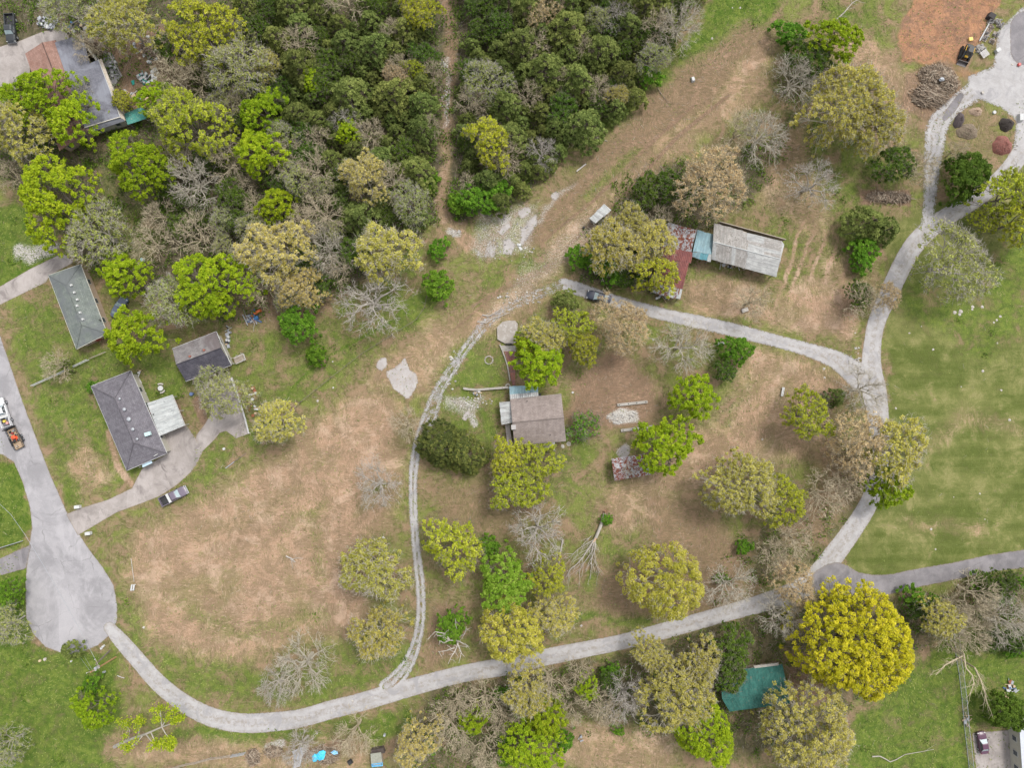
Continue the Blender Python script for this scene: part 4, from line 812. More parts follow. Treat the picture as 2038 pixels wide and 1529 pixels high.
def tin_roof(parent, quad, n, m, name="roof_sheet", ribs=4, rib=.055, rows=1, lap=.004, jitter=.0, seed=0, along=False):
    """corrugated sheets side by side: quad = eave a, eave b, top b, top a; each sheet is its own part"""
    if along: quad = [quad[1], quad[2], quad[3], quad[0]]
    r = random.Random(seed); a, b, c, d = [V3(v) for v in quad]; off = Vector(parent.location); k = 0
    nrm = (b-a).cross(d-a).normalized()
    if nrm.z < 0: nrm = -nrm
    for j in range(rows):
        for i in range(n):
            t0, t1 = i/n, (i+1)/n; s0, s1 = j/rows, (j+1)/rows+(.02 if j < rows-1 else 0)
            j0, j1 = r.uniform(-jitter, jitter), r.uniform(-jitter, jitter)
            vs, fs, uv = [], [], []; segs = ribs*2; L = (b-a).length; Hh = (d-a).length
            for row, s_ in ((0, s0), (1, s1)):
                for q in range(segs+1):
                    t = t0+(t1-t0)*q/segs; p = lerp(lerp(a, b, t), lerp(d, c, t), s_)
                    e = (d-a).normalized()*(j0 if row == 0 and j == 0 else (j1 if row == 1 and j == rows-1 else 0))
                    vs.append(p+e+nrm*(rib*(q % 2)+lap*(i % 2)+.012*j+.02)-off); uv.append((t*L+k*3.7, s_*Hh+k*1.3))
            fs = [(q, q+1, segs+2+q, segs+1+q) for q in range(segs)]
            mm = m[r.randrange(len(m))] if isinstance(m, (list, tuple)) else m
            me = bpy.data.meshes.new(name); me.from_pydata([tuple(v) for v in vs], [], fs); me.materials.append(mm)
            ul = me.uv_layers.new(name="UVMap"); ul.data.foreach_set("uv", np.array([uv[i_] for f in fs for i_ in f], np.float32).ravel())
            o = bpy.data.objects.new(name, me); C.objects.link(o); o.parent = parent; k += 1
    q = MB(); q.slab([a, b, c, d], .10); q.obj("roof_deck", M_WOODW, parent)
def wallset(parent, pts, h, m, inset=.45, windows=True, tops=None, door=None):
    """outer walls under an eave polygon given in world xy; windows and a door on them"""
    P = [V3((p[0], p[1], 0)) for p in pts]; cen = sum(P, V3())/len(P); n = len(P)
    area = sum(P[i].x*P[(i+1) % n].y-P[(i+1) % n].x*P[i].y for i in range(n))
    Q = []
    for i in range(n):
        a, b, c = P[i-1], P[i], P[(i+1) % n]; d1 = (b-a).normalized(); d2 = (c-b).normalized()
        n1 = V3((-d1.y, d1.x, 0)); n2 = V3((-d2.y, d2.x, 0))
        if area < 0: n1, n2 = -n1, -n2
        Q.append(b+(n1+n2)/(1+n1.dot(n2))*inset)
    for i in range(n):
        a, b = Q[i], Q[(i+1) % n]; d = (b-a); L = d.length; d.normalize(); nn = V3((d.y, -d.x, 0))
        if area < 0: nn = -nn
        w_ = MB(); w_.slab([a+V3((0, 0, h)), b+V3((0, 0, h)), b-nn*.14+V3((0, 0, h)), a-nn*.14+V3((0, 0, h))], h); w_.obj("wall", m, parent)
        if windows and L > 3:
            for t in np.linspace(.2, .8, max(2, int(L/3.5))):
                c = a+d*(L*t)+nn*.03
                f = MB(); f.box(c+V3((0, 0, 1.55)), (1.1, .10, 1.2), math.atan2(d.y, d.x)); fo = f.obj("window", M_WHITE, parent)
                g = MB(); g.box(c+nn*.055+V3((0, 0, 1.55)), (.92, .03, 1.02), math.atan2(d.y, d.x)); pane = g.obj("pane", M_GLASS, None)
                pane.parent = fo; pane.location = -Vector(parent.location)
            if door == i:
                dd = MB(); dd.box(a+d*(L*.5)+nn*.04+V3((0, 0, 1.02)), (.95, .08, 2.04), math.atan2(d.y, d.x)); dd.obj("door", M_DOOR, parent)
    return Q
def trim_line(parent, pts, m, name="gutter", w_=.12, hgt=.14, closed=True):
    g = MB(); n = len(pts)
    for i in range(n if closed else n-1):
        a, b = V3(pts[i]), V3(pts[(i+1) % n]); d = (b-a); L = d.length; c = (a+b)/2
        ang = math.atan2(d.y, d.x); tilt = abs(d.z)
        if tilt < .02: g.box(c-V3((0, 0, hgt*.3)), (L+w_*.5, w_, hgt), ang)
        else: g.tube(a, b, w_*.6, n=4)
    return g.obj(name, m, parent)
def hip_house(name, label, cpx, he, pitch, wallm, roofm, hip=True, wall_inset=.5, roofm2=None, cap=None, trim=M_WHITE, door=None, cat="house"):
    c = [V3(W(x, y, he)) for x, y in cpx]; A, B, Cc, D = c; root = thing(name, label, cat, tuple(((A+B+Cc+D)/4)[:2])+(0,))
    M1, M2 = (A+B)/2, (Cc+D)/2; ax = (M2-M1).normalized(); half = ((B-A).length+(D-Cc).length)/4; zr = he+half*pitch
    ins = half if hip else 0; R1 = M1+ax*ins; R2 = M2-ax*ins; R1.z = R2.z = zr
    uv_obj("roof", [[B, Cc, R2, R1]], roofm, root, .14)
    uv_obj("roof", [[D, A, R1, R2]], roofm2 or roofm, root, .14)
    if hip:
        uv_obj("roof", [[A, B, R1]], roofm, root, .14); uv_obj("roof", [[Cc, D, R2]], roofm2 or roofm, root, .14)
    k = MB(); segs = [(R1, R2)]+([(A, R1), (B, R1), (Cc, R2), (D, R2)] if hip else [])
    for p, q in segs: k.tube(p+V3((0, 0, .02)), q+V3((0, 0, .02)), .09, n=5)
    k.obj("ridge_cap", cap or roofm, root)
    trim_line(root, [A-V3((0, 0, .05)), B-V3((0, 0, .05)), Cc-V3((0, 0, .05)), D-V3((0, 0, .05))], trim)
    Q = wallset(root, c, he-.12, wallm, wall_inset, door=door)
    if not hip:
        for p, q, r_ in ((Q[0], Q[1], R1+ax*wall_inset), (Q[2], Q[3], R2-ax*wall_inset)):
            g = MB(); z = V3((0, 0, he-.12)); g.add([p+z, q+z, V3((r_.x, r_.y, zr-.2))], [(0, 1, 2)]); g.obj("gable", wallm, root)
    return root, (A, B, Cc, D, R1, R2)
def vent(root, p, r, h, m=M_STEEL):
    v = MB(); v.tube(p, V3(p)+V3((0, 0, h)), r*.6, n=10); v.tube(V3(p)+V3((0, 0, h)), V3(p)+V3((0, 0, h+.12)), r, r*.85, 12); v.tube(V3(p)+V3((0, 0, h+.12)), V3(p)+V3((0, 0, h+.2)), r*.85, r*.2, 12)
    v.obj("roof_vent", m, root, smooth=False)

# hip-roofed house by the turning circle
hs_, (A, B, Cc, D, R1, R2) = hip_house("hip_roofed_house", "house with charcoal hip roof and five round vents, beside a metal carport", [(181, 769), (260, 738), (332, 903), (252, 937)], 2.9, .36, M_SIDE, RF_PURPLE, trim=M_WHITE, door=1)
for px, py, r_ in ((238.5, 794, .22), (247.6, 815, .34), (256.5, 834.5, .42), (264.5, 854.5, .34), (273, 874, .24)):
    t = ((px-228)*(R2.x-R1.x)+(-(py-790))*(R2.y-R1.y)); x, y, _ = W(px, py, 4.5); vent(hs_, (x, y, R1.z-.12), r_, .25)
x, y, _ = W(294, 864, 3.9); q = MB(); q.box((x, y, 3.85), (1.1, .7, .5), .3); q.obj("roof_cooler", mat("pale_teal_metal", (.45, .58, .58), (.38, .5, .5), rough=.5), hs_)
x, y, _ = W(311, 906, 3.3); q = MB(); q.box((x, y, 3.4), (.8, .1, .35), .5); q.obj("aerial_bracket", M_WHITE, hs_)
q = MB(); a, b = W(284, 929, 2.5), W(302, 921, 2.5); q.slab([V3(W(281, 921, 2.6)), V3(W(300, 913, 2.6)), V3(W(303, 922, 2.3)), V3(W(284, 931, 2.3))], .06); q.obj("awning", mat("pale_blue_awning", (.45, .58, .66), (.4, .52, .6)), hs_)
for x0 in ((283, 929), (301, 920)):
    q = MB(); x, y, _ = W(x0[0], x0[1], 1.2); q.tube((x, y, 0), (x, y, 2.3), .05, n=6); q.obj("awning_post", M_WHITE, hs_)
cp = thing("carport", "square carport of pale ribbed tin standing against the charcoal hip roof", "carport", tuple(V3(W(331, 827, 2.4))[:2])+(0,))
Q = [(293, 803), (343, 786), (368, 847), (318, 868)]; Z = [2.75, 2.45, 2.45, 2.75]; K = [V3(W(x, y, z)) for (x, y), z in zip(Q, Z)]
tin_roof(cp, [K[1], K[2], K[3], K[0]], 10, [T_CARP], ribs=3, jitter=.03, seed=3); trim_line(cp, [k-V3((0, 0, .08)) for k in K], M_WHITE, "edge_trim", .08, .12)
for px, py in ((296, 806), (341, 790), (365, 846), (354, 818), (320, 865)):
    x, y, _ = W(px, py, 2.2); q = MB(); q.tube((x, y, 0), (x, y, 2.35), .06, n=6); q.obj("post", M_WHITE, cp)
q = MB(); x, y, _ = W(306, 825, 2.7); q.tube((x, y, 2.6), (x, y, 2.95), .12, n=8); q.obj("roof_pipe", M_VOID, cp)

# green-grey roofed house
h2, (A, B, Cc, D, R1, R2) = hip_house("hip_roofed_house", "house with weathered green-grey hip roof and six small white vents in a line", [(96, 548), (160, 526), (213, 664), (152, 695)], 2.9, .36, M_BRICK, RF_GREEN, trim=mat("cream_gutter", (.6, .58, .5), (.5, .48, .42)), door=2)
for px, py in ((141.5, 567.5), (147.5, 582), (153.5, 596), (153, 608.5), (159, 622), (164.5, 635.5)):
    x, y, _ = W(px, py, 4.1); q = MB(); q.box((x, y, 4.05), (.42, .42, .3), .37, .8, .8); q.obj("roof_vent", M_WHITE, h2)
q = MB(); x, y, _ = W(198, 637, 3.6); q.tube((x, y, 3.3), (x, y, 3.7), .12, n=8); q.obj("roof_pipe", M_VOID, h2)

# black-roofed outbuilding
h3, (A, B, Cc, D, R1, R2) = hip_house("gable_roofed_outbuilding", "outbuilding with one black shingle slope and one worn grey slope, by the concrete yard", [(460, 727), (430, 660), (343, 694), (370, 759)], 2.8, .32, M_SIDE, RF_WORN, hip=False, roofm2=RF_BLACK, trim=M_WHITE, cap=RF_BLACK)
for px, py in ((378.5, 709.5), (406.5, 697)):
    x, y, _ = W(px, py, 3.8); q = MB(); q.tube((x, y, 3.5), (x, y, 4.05), .22, n=10); q.obj("roof_vent", mat("terracotta_pipe", (.26, .10, .07), (.2, .08, .06)), h3)
dk = thing("wooden_deck", "small weathered deck with a white rail at the east end of the black roof", "deck", tuple(V3(W(478, 706))[:2])+(0,))
q = MB(); q.prism([W(*p)[:2] for p in ((466, 712), (484, 704), (488, 716), (470, 724))], 0, .5); q.obj("platform", M_WOODW, dk)
for i in range(7):
    a = lerp(W(467, 713, .55), W(485, 705, .55), i/6); b = lerp(W(471, 725, .55), W(489, 717, .55), i/6); q = MB(); q.box((a+b)/2, ((b-a).length, .22, .05), math.atan2((b-a).y, (b-a).x)); q.obj("plank", M_WOODW, dk)
q = MB()
for p, r_ in (((466, 713, 1.3), (484, 704, 1.3)), ((484, 704, 1.3), (488, 716, 1.3)), ((488, 716, 1.3), (470, 724, 1.3))): q.tube(W(*p), W(*r_), .05, n=5)
for p in ((466, 713), (484, 704), (488, 716), (470, 724), (475, 708)): x, y, _ = W(*p); q.tube((x, y, 0), (x, y, 1.3), .05, n=5)
q.obj("rail", M_WHITE, dk)

# flat-roofed house at top left
h4 = thing("brown_and_grey_roofed_house", "house with a brown gable wing and a wide flat grey roof, upper left", "house", tuple(V3(W(150, 160))[:2])+(0,))
def P3(pts, z): return [V3(W(x, y, z if not isinstance(z, (list, tuple)) else z[i])) for i, (x, y) in enumerate(pts)]
bw = P3([(50, 106), (84, 84), (158, 272), (118, 300)], [2.9, 3.6, 3.6, 2.9]); uv_obj("roof", [[bw[0], bw[3], bw[2], bw[1]]], RF_RED, h4, .15)
be = P3([(84, 84), (110, 79), (181, 256), (158, 272)], [3.6, 3.0, 3.0, 3.6]); uv_obj("roof", [[be[1], be[2], be[3], be[0]]], RF_RED, h4, .15)
k = MB(); k.tube(bw[1]+V3((0, 0, .02)), bw[2]+V3((0, 0, .02)), .10, n=5); k.obj("ridge_cap", mat("dark_ridge_cap", (.12, .07, .06), (.09, .06, .05)), h4)
fl = P3([(109, 84), (163, 68), (178, 126), (196, 118), (238, 233), (168, 254)], 3.35); q = MB(); q.slab(fl, .25); o = uv_obj("flat_roof", [[v+V3((0, 0, .02)) for v in fl]], RF_FELT, h4, .25)
sk = P3([(168, 254), (238, 233), (249, 240), (166, 268)], [3.3, 3.3, 2.7, 2.7]); uv_obj("skirt_roof", [[sk[3], sk[2], sk[1], sk[0]]], RF_FELT, h4, .08)
trim_line(h4, [fl[5]+V3((0, 0, .08)), fl[4]+V3((0, 0, .08))], mat("pale_flashing", (.55, .52, .46), (.45, .42, .38)), "flashing", .14, .1, closed=False)
ea = P3([(196, 118), (202, 116), (250, 240), (240, 234)], [3.3, 3.0, 2.6, 3.25]); q = MB(); q.slab(ea, .08); q.obj("side_eave", mat("cream_fascia", (.48, .42, .34), (.36, .31, .26), scale=3), h4)
trim_line(h4, [ea[0]+V3((0, 0, .05)), ea[3]+V3((0, 0, .05))], M_WHITE, "flashing", .12, .1, closed=False)
wallset(h4, [v for v in P3([(52, 107), (109, 82), (176, 262), (120, 298)], 2.8)], 2.8, M_BRICK, .4)
wallset(h4, [v for v in P3([(112, 84), (160, 70), (198, 122), (246, 240), (170, 262)], 2.9)], 2.6, M_SIDE, .4)
pt = thing("patio_slab", "grey concrete patio east of the flat grey roof, strewn with chairs", "patio", tuple(V3(W(222, 140))[:2])+(0,))
q = MB(); q.prism([W(*p)[:2] for p in ((205, 100), (224, 106), (243, 150), (226, 175), (208, 130))], .02, .12); q.obj("slab", mat("patio_concrete", (.2, .19, .20), (.26, .25, .25)), pt)
q = MB(); a = P3([(216, 104), (229, 128), (243, 152)], .5); q.path(a, .1, .1, 5); q.obj("kerb_wall", M_CONC2, pt)

# brown-roofed house in the middle
h5, (A, B, Cc, D, R1, R2) = hip_house("brown_roofed_house", "old house with a large brown shingle roof and tin lean-tos on three sides", [(1116.5, 784.5), (1126, 878), (1024, 886), (1015.5, 795)], 2.9, .30, M_SIDE, RF_BROWN, hip=False, trim=mat("brown_drip_edge", (.28, .25, .23), (.22, .2, .18)), door=1)
for px, py, z in ((1049, 798.5, 3.2), (1095, 866, 3.2)):
    x, y, _ = W(px, py, z); q = MB(); q.tube((x, y, z-.2), (x, y, z+.4), .09, n=8); q.obj("roof_pipe", M_VOID, h5)
x, y, _ = W(1022, 850, 3.3); q = MB(); q.box((x, y, 2.2), (.9, .9, 4.4), .05); q.obj("chimney", mat("grey_block_chimney", (.38, .36, .35), (.3, .28, .27), scale=4), h5)
p5 = thing("porch", "west porch of the brown-roofed house under nine white ribbed tin sheets", "porch", tuple(V3(W(1006, 820))[:2])+(0,))
K = P3([(994, 801), (1018, 799), (1020, 842), (998, 846)], [2.4, 2.7, 2.7, 2.4]); tin_roof(p5, [K[0], K[3], K[2], K[1]], 9, [T_WHITE, T_CARP], ribs=2, jitter=.05, seed=1)
for p in ((996, 803), (1000, 844), (998, 823)): x, y, _ = W(*p, 2); q = MB(); q.tube((x, y, 0), (x, y, 2.4), .07, n=6); q.obj("post", M_WOODW, p5)
l5 = thing("lean_to", "north lean-to of the brown-roofed house in blue tin with a white lower strip", "lean-to", tuple(V3(W(1042, 778))[:2])+(0,))
K = P3([(1013.5, 769), (1052, 766), (1071, 768), (1071, 782), (1014.5, 786)], 2.5)
tin_roof(l5, [K[0], V3(W(1071, 767, 2.4)), V3(W(1071, 781, 2.6)), V3(W(1014.5, 786, 2.6))], 9, [T_BLUE], ribs=2, jitter=.04, seed=2)
K = P3([(1014.5, 785.5), (1071, 780.5), (1071.5, 788), (1015, 795)], [2.66, 2.66, 2.78, 2.78]); tin_roof(l5, K, 7, [T_WHITE], ribs=2, seed=4)
wallset(l5, P3([(1015, 771), (1070, 768), (1071, 788), (1016, 794)], 2.3), 2.3, M_SIDE, .2)
l6 = thing("lean_to", "little white tin lean-to at the south-east corner of the brown-roofed house", "lean-to", tuple(V3(W(1094, 888))[:2])+(0,))
K = P3([(1083, 897), (1104.5, 896.5), (1104, 879), (1083, 880)], [2.2, 2.2, 2.6, 2.6]); tin_roof(l6, K, 5, [T_WHITE], ribs=2, jitter=.06, seed=5)
for p in ((1084, 895), (1103, 895)): x, y, _ = W(*p, 2); q = MB(); q.tube((x, y, 0), (x, y, 2.2), .06, n=6); q.obj("post", M_WOODW, l6)
wk = thing("wooden_ramp", "grey boarded ramp along the west wall of the brown-roofed house", "ramp", tuple(V3(W(1011, 870))[:2])+(0,))
for i in range(16):
    t = i/15; a = lerp(W(1005.5, 847, .7), W(1010.5, 893, .7), t); b = lerp(W(1014.5, 847, .7), W(1021, 893, .7), t); q = MB(); q.box((a+b)/2, ((b-a).length, .27, .06), math.atan2((b-a).y, (b-a).x)); q.obj("plank", mat("grey_ramp_boards", (.42, .37, .34), (.35, .31, .29), scale=3), wk)
q = MB(); q.prism([W(*p)[:2] for p in ((1006, 848), (1014, 848), (1020, 892), (1011, 892))], 0, .6); q.obj("base", M_WOODW, wk)
# cistern slab, brick walk and its curb
cs = thing("concrete_cistern", "pale concrete cistern top with clipped corners north of the brown-roofed house", "cistern", tuple(V3(W(1010, 662))[:2])+(0,))
q = MB(); q.prism([W(*p)[:2] for p in ((1000, 641), (1012, 638.5), (1025, 638.5), (1030.5, 645), (1029, 665), (1026, 685), (1005, 684), (990, 676), (989, 652))][::-1], 0, .45); q.obj("slab", mat("stained_cistern_concrete", (.33, .30, .27), (.26, .23, .20), scale=.6, c3=(.40, .38, .355), fine=.2), cs, bevel=.04)
q = MB(); x, y, _ = W(1012, 685); q.box((x, y, .3), (1.1, .3, .5)); q.obj("hatch", M_VOID, cs)
M_PAV = [mat("red_paver_%d" % i, c, tuple(v*.75 for v in c), fine=.2) for i, c in enumerate(((.33, .13, .10), (.27, .12, .13), (.38, .18, .12), (.24, .15, .14)))]
bp = thing("brick_walk", "narrow red and purple brick walk leading north from the brown-roofed house", "walk", tuple(V3(W(1016, 730))[:2])+(0,))
for j in range(34):
    t = j/33; xl = 1000+ (1017-1000)*t**.8+3; xr = 1025+1*t; nb = 8
    for i in range(nb):
        u0, u1 = i/nb, (i+1)/nb; x0, x1 = xl+(xr-xl)*u0, xl+(xr-xl)*u1; yy = 700+66*t
        a = W((x0+x1)/2, yy); q = MB(); q.box((a[0]+(.03 if j % 2 else -.03), a[1], .05+.01*((i*7+j*3) % 3)), ((x1-x0)*S*.9, .17, .08)); q.obj("brick", M_PAV[(i*5+j*3+(i*j) % 7) % 4], bp)
q = MB(); q.prism([W(*p)[:2] for p in ((997, 688), (1026, 688), (1026, 700), (1002, 700))][::-1], .0, .08); q.obj("landing", M_CONC2, bp)
cb = thing("concrete_curb", "curved pale concrete curb on the west edge of the brick walk", "curb", tuple(V3(W(1006, 720))[:2])+(0,))
q = MB(); pts = [V3(W(*p)) for p in ((995, 686), (1000, 698), (1005, 712), (1010, 728), (1013, 745), (1015, 758))]
for a, b in zip(pts, pts[1:]): q.box((a+b)/2+V3((0, 0, .18)), ((b-a).length+.05, .24, .36), math.atan2((b-a).y, (b-a).x))
q.obj("curb_wall", M_CONC2, cb)
rw = thing("retaining_wall", "long low concrete wall reaching west from the brown-roofed house", "wall", tuple(V3(W(965, 774))[:2])+(0,))
pts = [V3(W(*p)) for p in ((922, 773), (934, 775), (950, 776), (975, 774), (1000, 772), (1012, 771))]
for a, b in zip(pts, pts[1:]):
    q = MB(); q.box((a+b)/2+V3((0, 0, .3)), ((b-a).length-.04, .42, .6), math.atan2((b-a).y, (b-a).x)); q.obj("block", M_CONC2, rw)
q = MB(); x, y, _ = W(1011, 769); q.ring((x, y, .45), .42, .13); q.obj("round_planter_rim", M_CONC2, rw)

# rust-spotted shed
h6 = thing("rusty_shed", "small gabled shed of white tin spotted with rust, half under a lime tree", "shed", tuple(V3(W(1256, 932))[:2])+(0,))
K = P3([(1217, 914), (1284, 904), (1289, 924), (1219.5, 934)], [2.2, 2.2, 3.0, 3.0]); tin_roof(h6, K, 9, [T_RUST], ribs=3, jitter=.08, seed=7)
K2 = P3([(1223, 957), (1296, 945), (1289, 924), (1219.5, 934)], [2.2, 2.2, 3.0, 3.0]); tin_roof(h6, K2, 10, [T_RUST, T_RUST2], ribs=3, jitter=.08, seed=8)
wallset(h6, P3([(1219, 915), (1284, 905), (1294, 944), (1224, 955)], 2.1), 2.1, M_WOODW, .2)

# long barn and its wings
h7 = thing("long_metal_barn", "long open barn roofed in streaked white-grey corrugated tin", "barn", tuple(V3(W(1488, 500))[:2])+(0,))
zr = 4.0; ze = 3.0
RL, RM, RR_ = (1419, 481), (1488, 499), (1553, 516)
K = P3([(1421, 444), (1486, 462), RM, RL], [ze, ze, zr, zr]); tin_roof(h7, K, 9, [T_GREY], ribs=4, jitter=.12, seed=10)
K = P3([(1416, 516), (1484, 535), RM, RL], [ze, ze, zr, zr]); tin_roof(h7, K, 9, [T_GREY, T_WHITE], ribs=4, jitter=.10, seed=11)
K = P3([(1486, 463), (1556, 480), RR_, RM], [ze, ze, zr, zr]); tin_roof(h7, K, 5, [T_WHITE, T_GREY], ribs=4, jitter=.12, seed=12, along=True, rows=2)
K = P3([(1484, 535), (1544.5, 551.5), RR_, RM], [ze, ze, zr, zr]); tin_roof(h7, K, 5, [T_WHITE], ribs=4, jitter=.1, seed=13, along=True, rows=2)
k = MB(); k.tube(W(*RL, zr+.03), W(*RR_, zr+.03), .12, n=6); k.obj("ridge_cap", T_CARP, h7)
K = P3([(1556, 480), (1561, 487), (1544.5, 551.5), (1540, 550)], ze+.05); q = MB(); q.slab(K, .05); q.obj("gable_edge", T_WHITE, h7)
for t in np.linspace(0, 1, 8):
    for (a, b) in (((1418, 512), (1544, 547)), ((1423, 447), (1554, 482))):
        p = lerp(W(*a, 3), W(*b, 3), t); q = MB(); q.box((p.x, p.y, 1.45), (.16, .16, 2.9)); q.obj("post", M_WOODW, h7)
q = MB(); a, b = V3(W(1423, 448, 0)), V3(W(1553, 483, 0)); q.slab([a+V3((0, 0, 2.7)), b+V3((0, 0, 2.7)), b+V3((.1, .12, 2.7)), a+V3((.1, .12, 2.7))], 2.7); q.obj("back_wall", M_WOODW, h7)
h8 = thing("blue_roofed_barn_wing", "barn wing with a faded blue tin roof and brighter blue patches along the eave", "barn", tuple(V3(W(1402, 488))[:2])+(0,))
K = P3([(1388, 458), (1427, 469), (1418.5, 507), (1379, 500)], [2.6, 2.6, 3.2, 3.2]); tin_roof(h8, K, 6, [T_BLUE], ribs=3, jitter=.1, seed=14)
K = P3([(1377, 511), (1414, 521), (1418, 507), (1379, 500.5)], [2.7, 2.7, 3.15, 3.15]); tin_roof(h8, K, 5, [T_BLUE, T_TEALB, T_CARP, T_BLUE], ribs=3, jitter=.08, seed=15)
for p in ((1379, 509), (1412, 519), (1395, 514), (1389, 460), (1425, 470)): x, y, _ = W(*p, 2.5); q = MB(); q.box((x, y, 1.25), (.15, .15, 2.5)); q.obj("post", M_WOODW, h8)
h9 = thing("rust_striped_barn_wing", "barn wing with silver tin roof banded by rust, between the trees and the blue roof", "barn", tuple(V3(W(1356, 474))[:2])+(0,))
K = P3([(1330, 443), (1387, 458), (1381, 478), (1325, 465)], [2.6, 2.6, 3.1, 3.1]); tin_roof(h9, K, 9, [T_RUST, T_RUST2], ribs=3, jitter=.08, seed=16)
K = P3([(1318, 489), (1376, 502), (1381, 478), (1325, 465)], [2.6, 2.6, 3.1, 3.1]); tin_roof(h9, K, 9, [T_RUST, T_RUST2, T_RUST], ribs=3, jitter=.08, seed=17)
wallset(h9, P3([(1331, 445), (1386, 459), (1375, 500), (1320, 488)], 2.4), 2.4, M_WOODW, .3, windows=False)
h10 = thing("red_roofed_lean_to", "lean-to with dark oxide-red tin running south from the rust-striped wing", "lean-to", tuple(V3(W(1350, 540))[:2])+(0,))
K = P3([(1318, 490), (1379, 503), (1375, 524), (1314, 512)], [2.9, 2.9, 2.8, 2.8]); tin_roof(h10, [K[3], K[2], K[1], K[0]], 6, [T_RED], ribs=3, jitter=.06, seed=18)
K = P3([(1316, 512), (1371, 524), (1358.5, 575), (1304, 563)], [2.75, 2.75, 2.5, 2.5]); tin_roof(h10, [K[3], K[2], K[1], K[0]], 6, [T_RED], ribs=3, jitter=.08, seed=19, rows=2)
wallset(h10, P3([(1320, 492), (1377, 505), (1357, 572), (1306, 561)], 2.3), 2.3, M_WOODW, .3, windows=False)
h11 = thing("stripe_roofed_lean_to", "lowest lean-to by the lane, its tin striped lengthwise white and rust", "lean-to", tuple(V3(W(1326, 580))[:2])+(0,))
K = P3([(1297, 582), (1353.5, 596), (1358.5, 574.5), (1303, 563)], [2.1, 2.1, 2.45, 2.45]); tin_roof(h11, K, 12, [T_RUST2, T_CARP, T_RUST, T_RUST2], ribs=2, jitter=.1, seed=20)
for p in ((1298, 581), (1352, 594), (1325, 588)): x, y, _ = W(*p, 2); q = MB(); q.box((x, y, 1.0), (.14, .14, 2.0)); q.obj("post", M_WOODW, h11)
# small white-roofed shed
h12 = thing("small_shed", "little shed with a white ribbed roof at the edge of the clearing", "shed", tuple(V3(W(1194, 425))[:2])+(0,))
K = P3([(1173, 435), (1185, 444.5), (1217, 418.5), (1202, 405.5)], [2.2, 2.2, 2.35, 2.35]); tin_roof(h12, [K[0], K[3], K[2], K[1]], 8, [T_WHITE, T_CARP], ribs=2, jitter=.08, seed=21)
wallset(h12, P3([(1175, 435), (1185, 443), (1215, 418.5), (1202, 407)], 2.1), 2.1, mat("grey_board_wall", (.3, .29, .28), (.22, .21, .2)), .12, windows=False)
# teal metal building
h13 = thing("teal_roofed_building", "building with a teal-green metal roof streaked by dirt, ringed by big trees", "building", tuple(V3(W(1515, 1370))[:2])+(0,))
K = P3([(1437, 1392), (1434, 1338), (1557, 1322.5), (1568, 1375)], [3.5, 2.7, 2.7, 3.5]); tin_roof(h13, [K[1], K[2], K[3], K[0]], 16, [T_TEAL], ribs=3, seed=22)
K = P3([(1452, 1417), (1572, 1401), (1568, 1375), (1437, 1392)], [2.8, 2.8, 3.5, 3.5]); tin_roof(h13, K, 16, [T_TEAL], ribs=3, seed=23)
K = P3([(1500, 1326), (1549, 1320), (1550, 1325), (1502, 1331)], 2.9); q = MB(); q.slab(K, .1); q.obj("ledge", M_CONC2, h13)
k = MB(); k.tube(W(1437, 1392, 3.55), W(1568, 1375, 3.55), .1, n=6); k.obj("ridge_cap", T_TEAL, h13)
wallset(h13, P3([(1437, 1341), (1555, 1326), (1569, 1399), (1452, 1414)], 2.6), 2.6, M_BRICK, .3)
# teal canopy in the scrap yard
h14 = thing("teal_canopy", "small teal tarpaulin canopy just east of the flat grey roof", "canopy", tuple(V3(W(270, 230))[:2])+(0,))
K = P3([(247, 226), (280, 213), (297, 222), (290, 236), (254, 248)], [2.0, 2.2, 2.0, 1.9, 1.9]); q = MB(); q.slab(K, .04); q.obj("tarp", mat("teal_tarp", (.045, .21, .18), (.09, .29, .25), scale=1.5, c3=(.25, .32, .26), fine=.1), h14)
for p in ((249, 228), (294, 223), (288, 235), (256, 246)): x, y, _ = W(*p, 1.9); q = MB(); q.tube((x, y, 0), (x, y, 1.95), .04, n=6); q.obj("pole", M_STEEL, h14)
# small slatted shed at the bottom edge
h15 = thing("slatted_lean_shed", "tiny shed roofed with grey-green slats and a blue sheet at the bottom edge", "shed", tuple(V3(W(749, 1510))[:2])+(0,))
for i in range(10):
    t = (i+.5)/10; a = lerp(W(737, 1502, 1.9), W(758, 1499, 1.9), t); b = lerp(W(739, 1521, 1.7), W(761, 1518, 1.7), t); q = MB(); q.box((a+b)/2, ((b-a).length, .17, .05), math.atan2((b-a).y, (b-a).x)); q.obj("slat", mat("green_grey_slats", (.36, .36, .30), (.26, .27, .22), scale=3), h15)
q = MB(); q.slab(P3([(739, 1521), (761, 1517), (762, 1526), (740, 1528)], [1.65, 1.65, 1.3, 1.3]), .04); q.obj("blue_sheet", mat("blue_tarp", (.06, .30, .56), (.11, .42, .66), scale=2, c3=(.35, .6, .75)), h15)
wallset(h15, P3([(738, 1503), (758, 1500), (761, 1524), (740, 1526)], 1.6), 1.55, M_WOODW, .1, windows=False)
q = MB(); q.slab(P3([(738, 1494), (762, 1490), (766, 1500), (758, 1501), (738, 1503)], 1.0), 1.0); q.obj("dark_bin", mat("dark_brown_box", (.09, .07, .06), (.06, .05, .045)), h15)
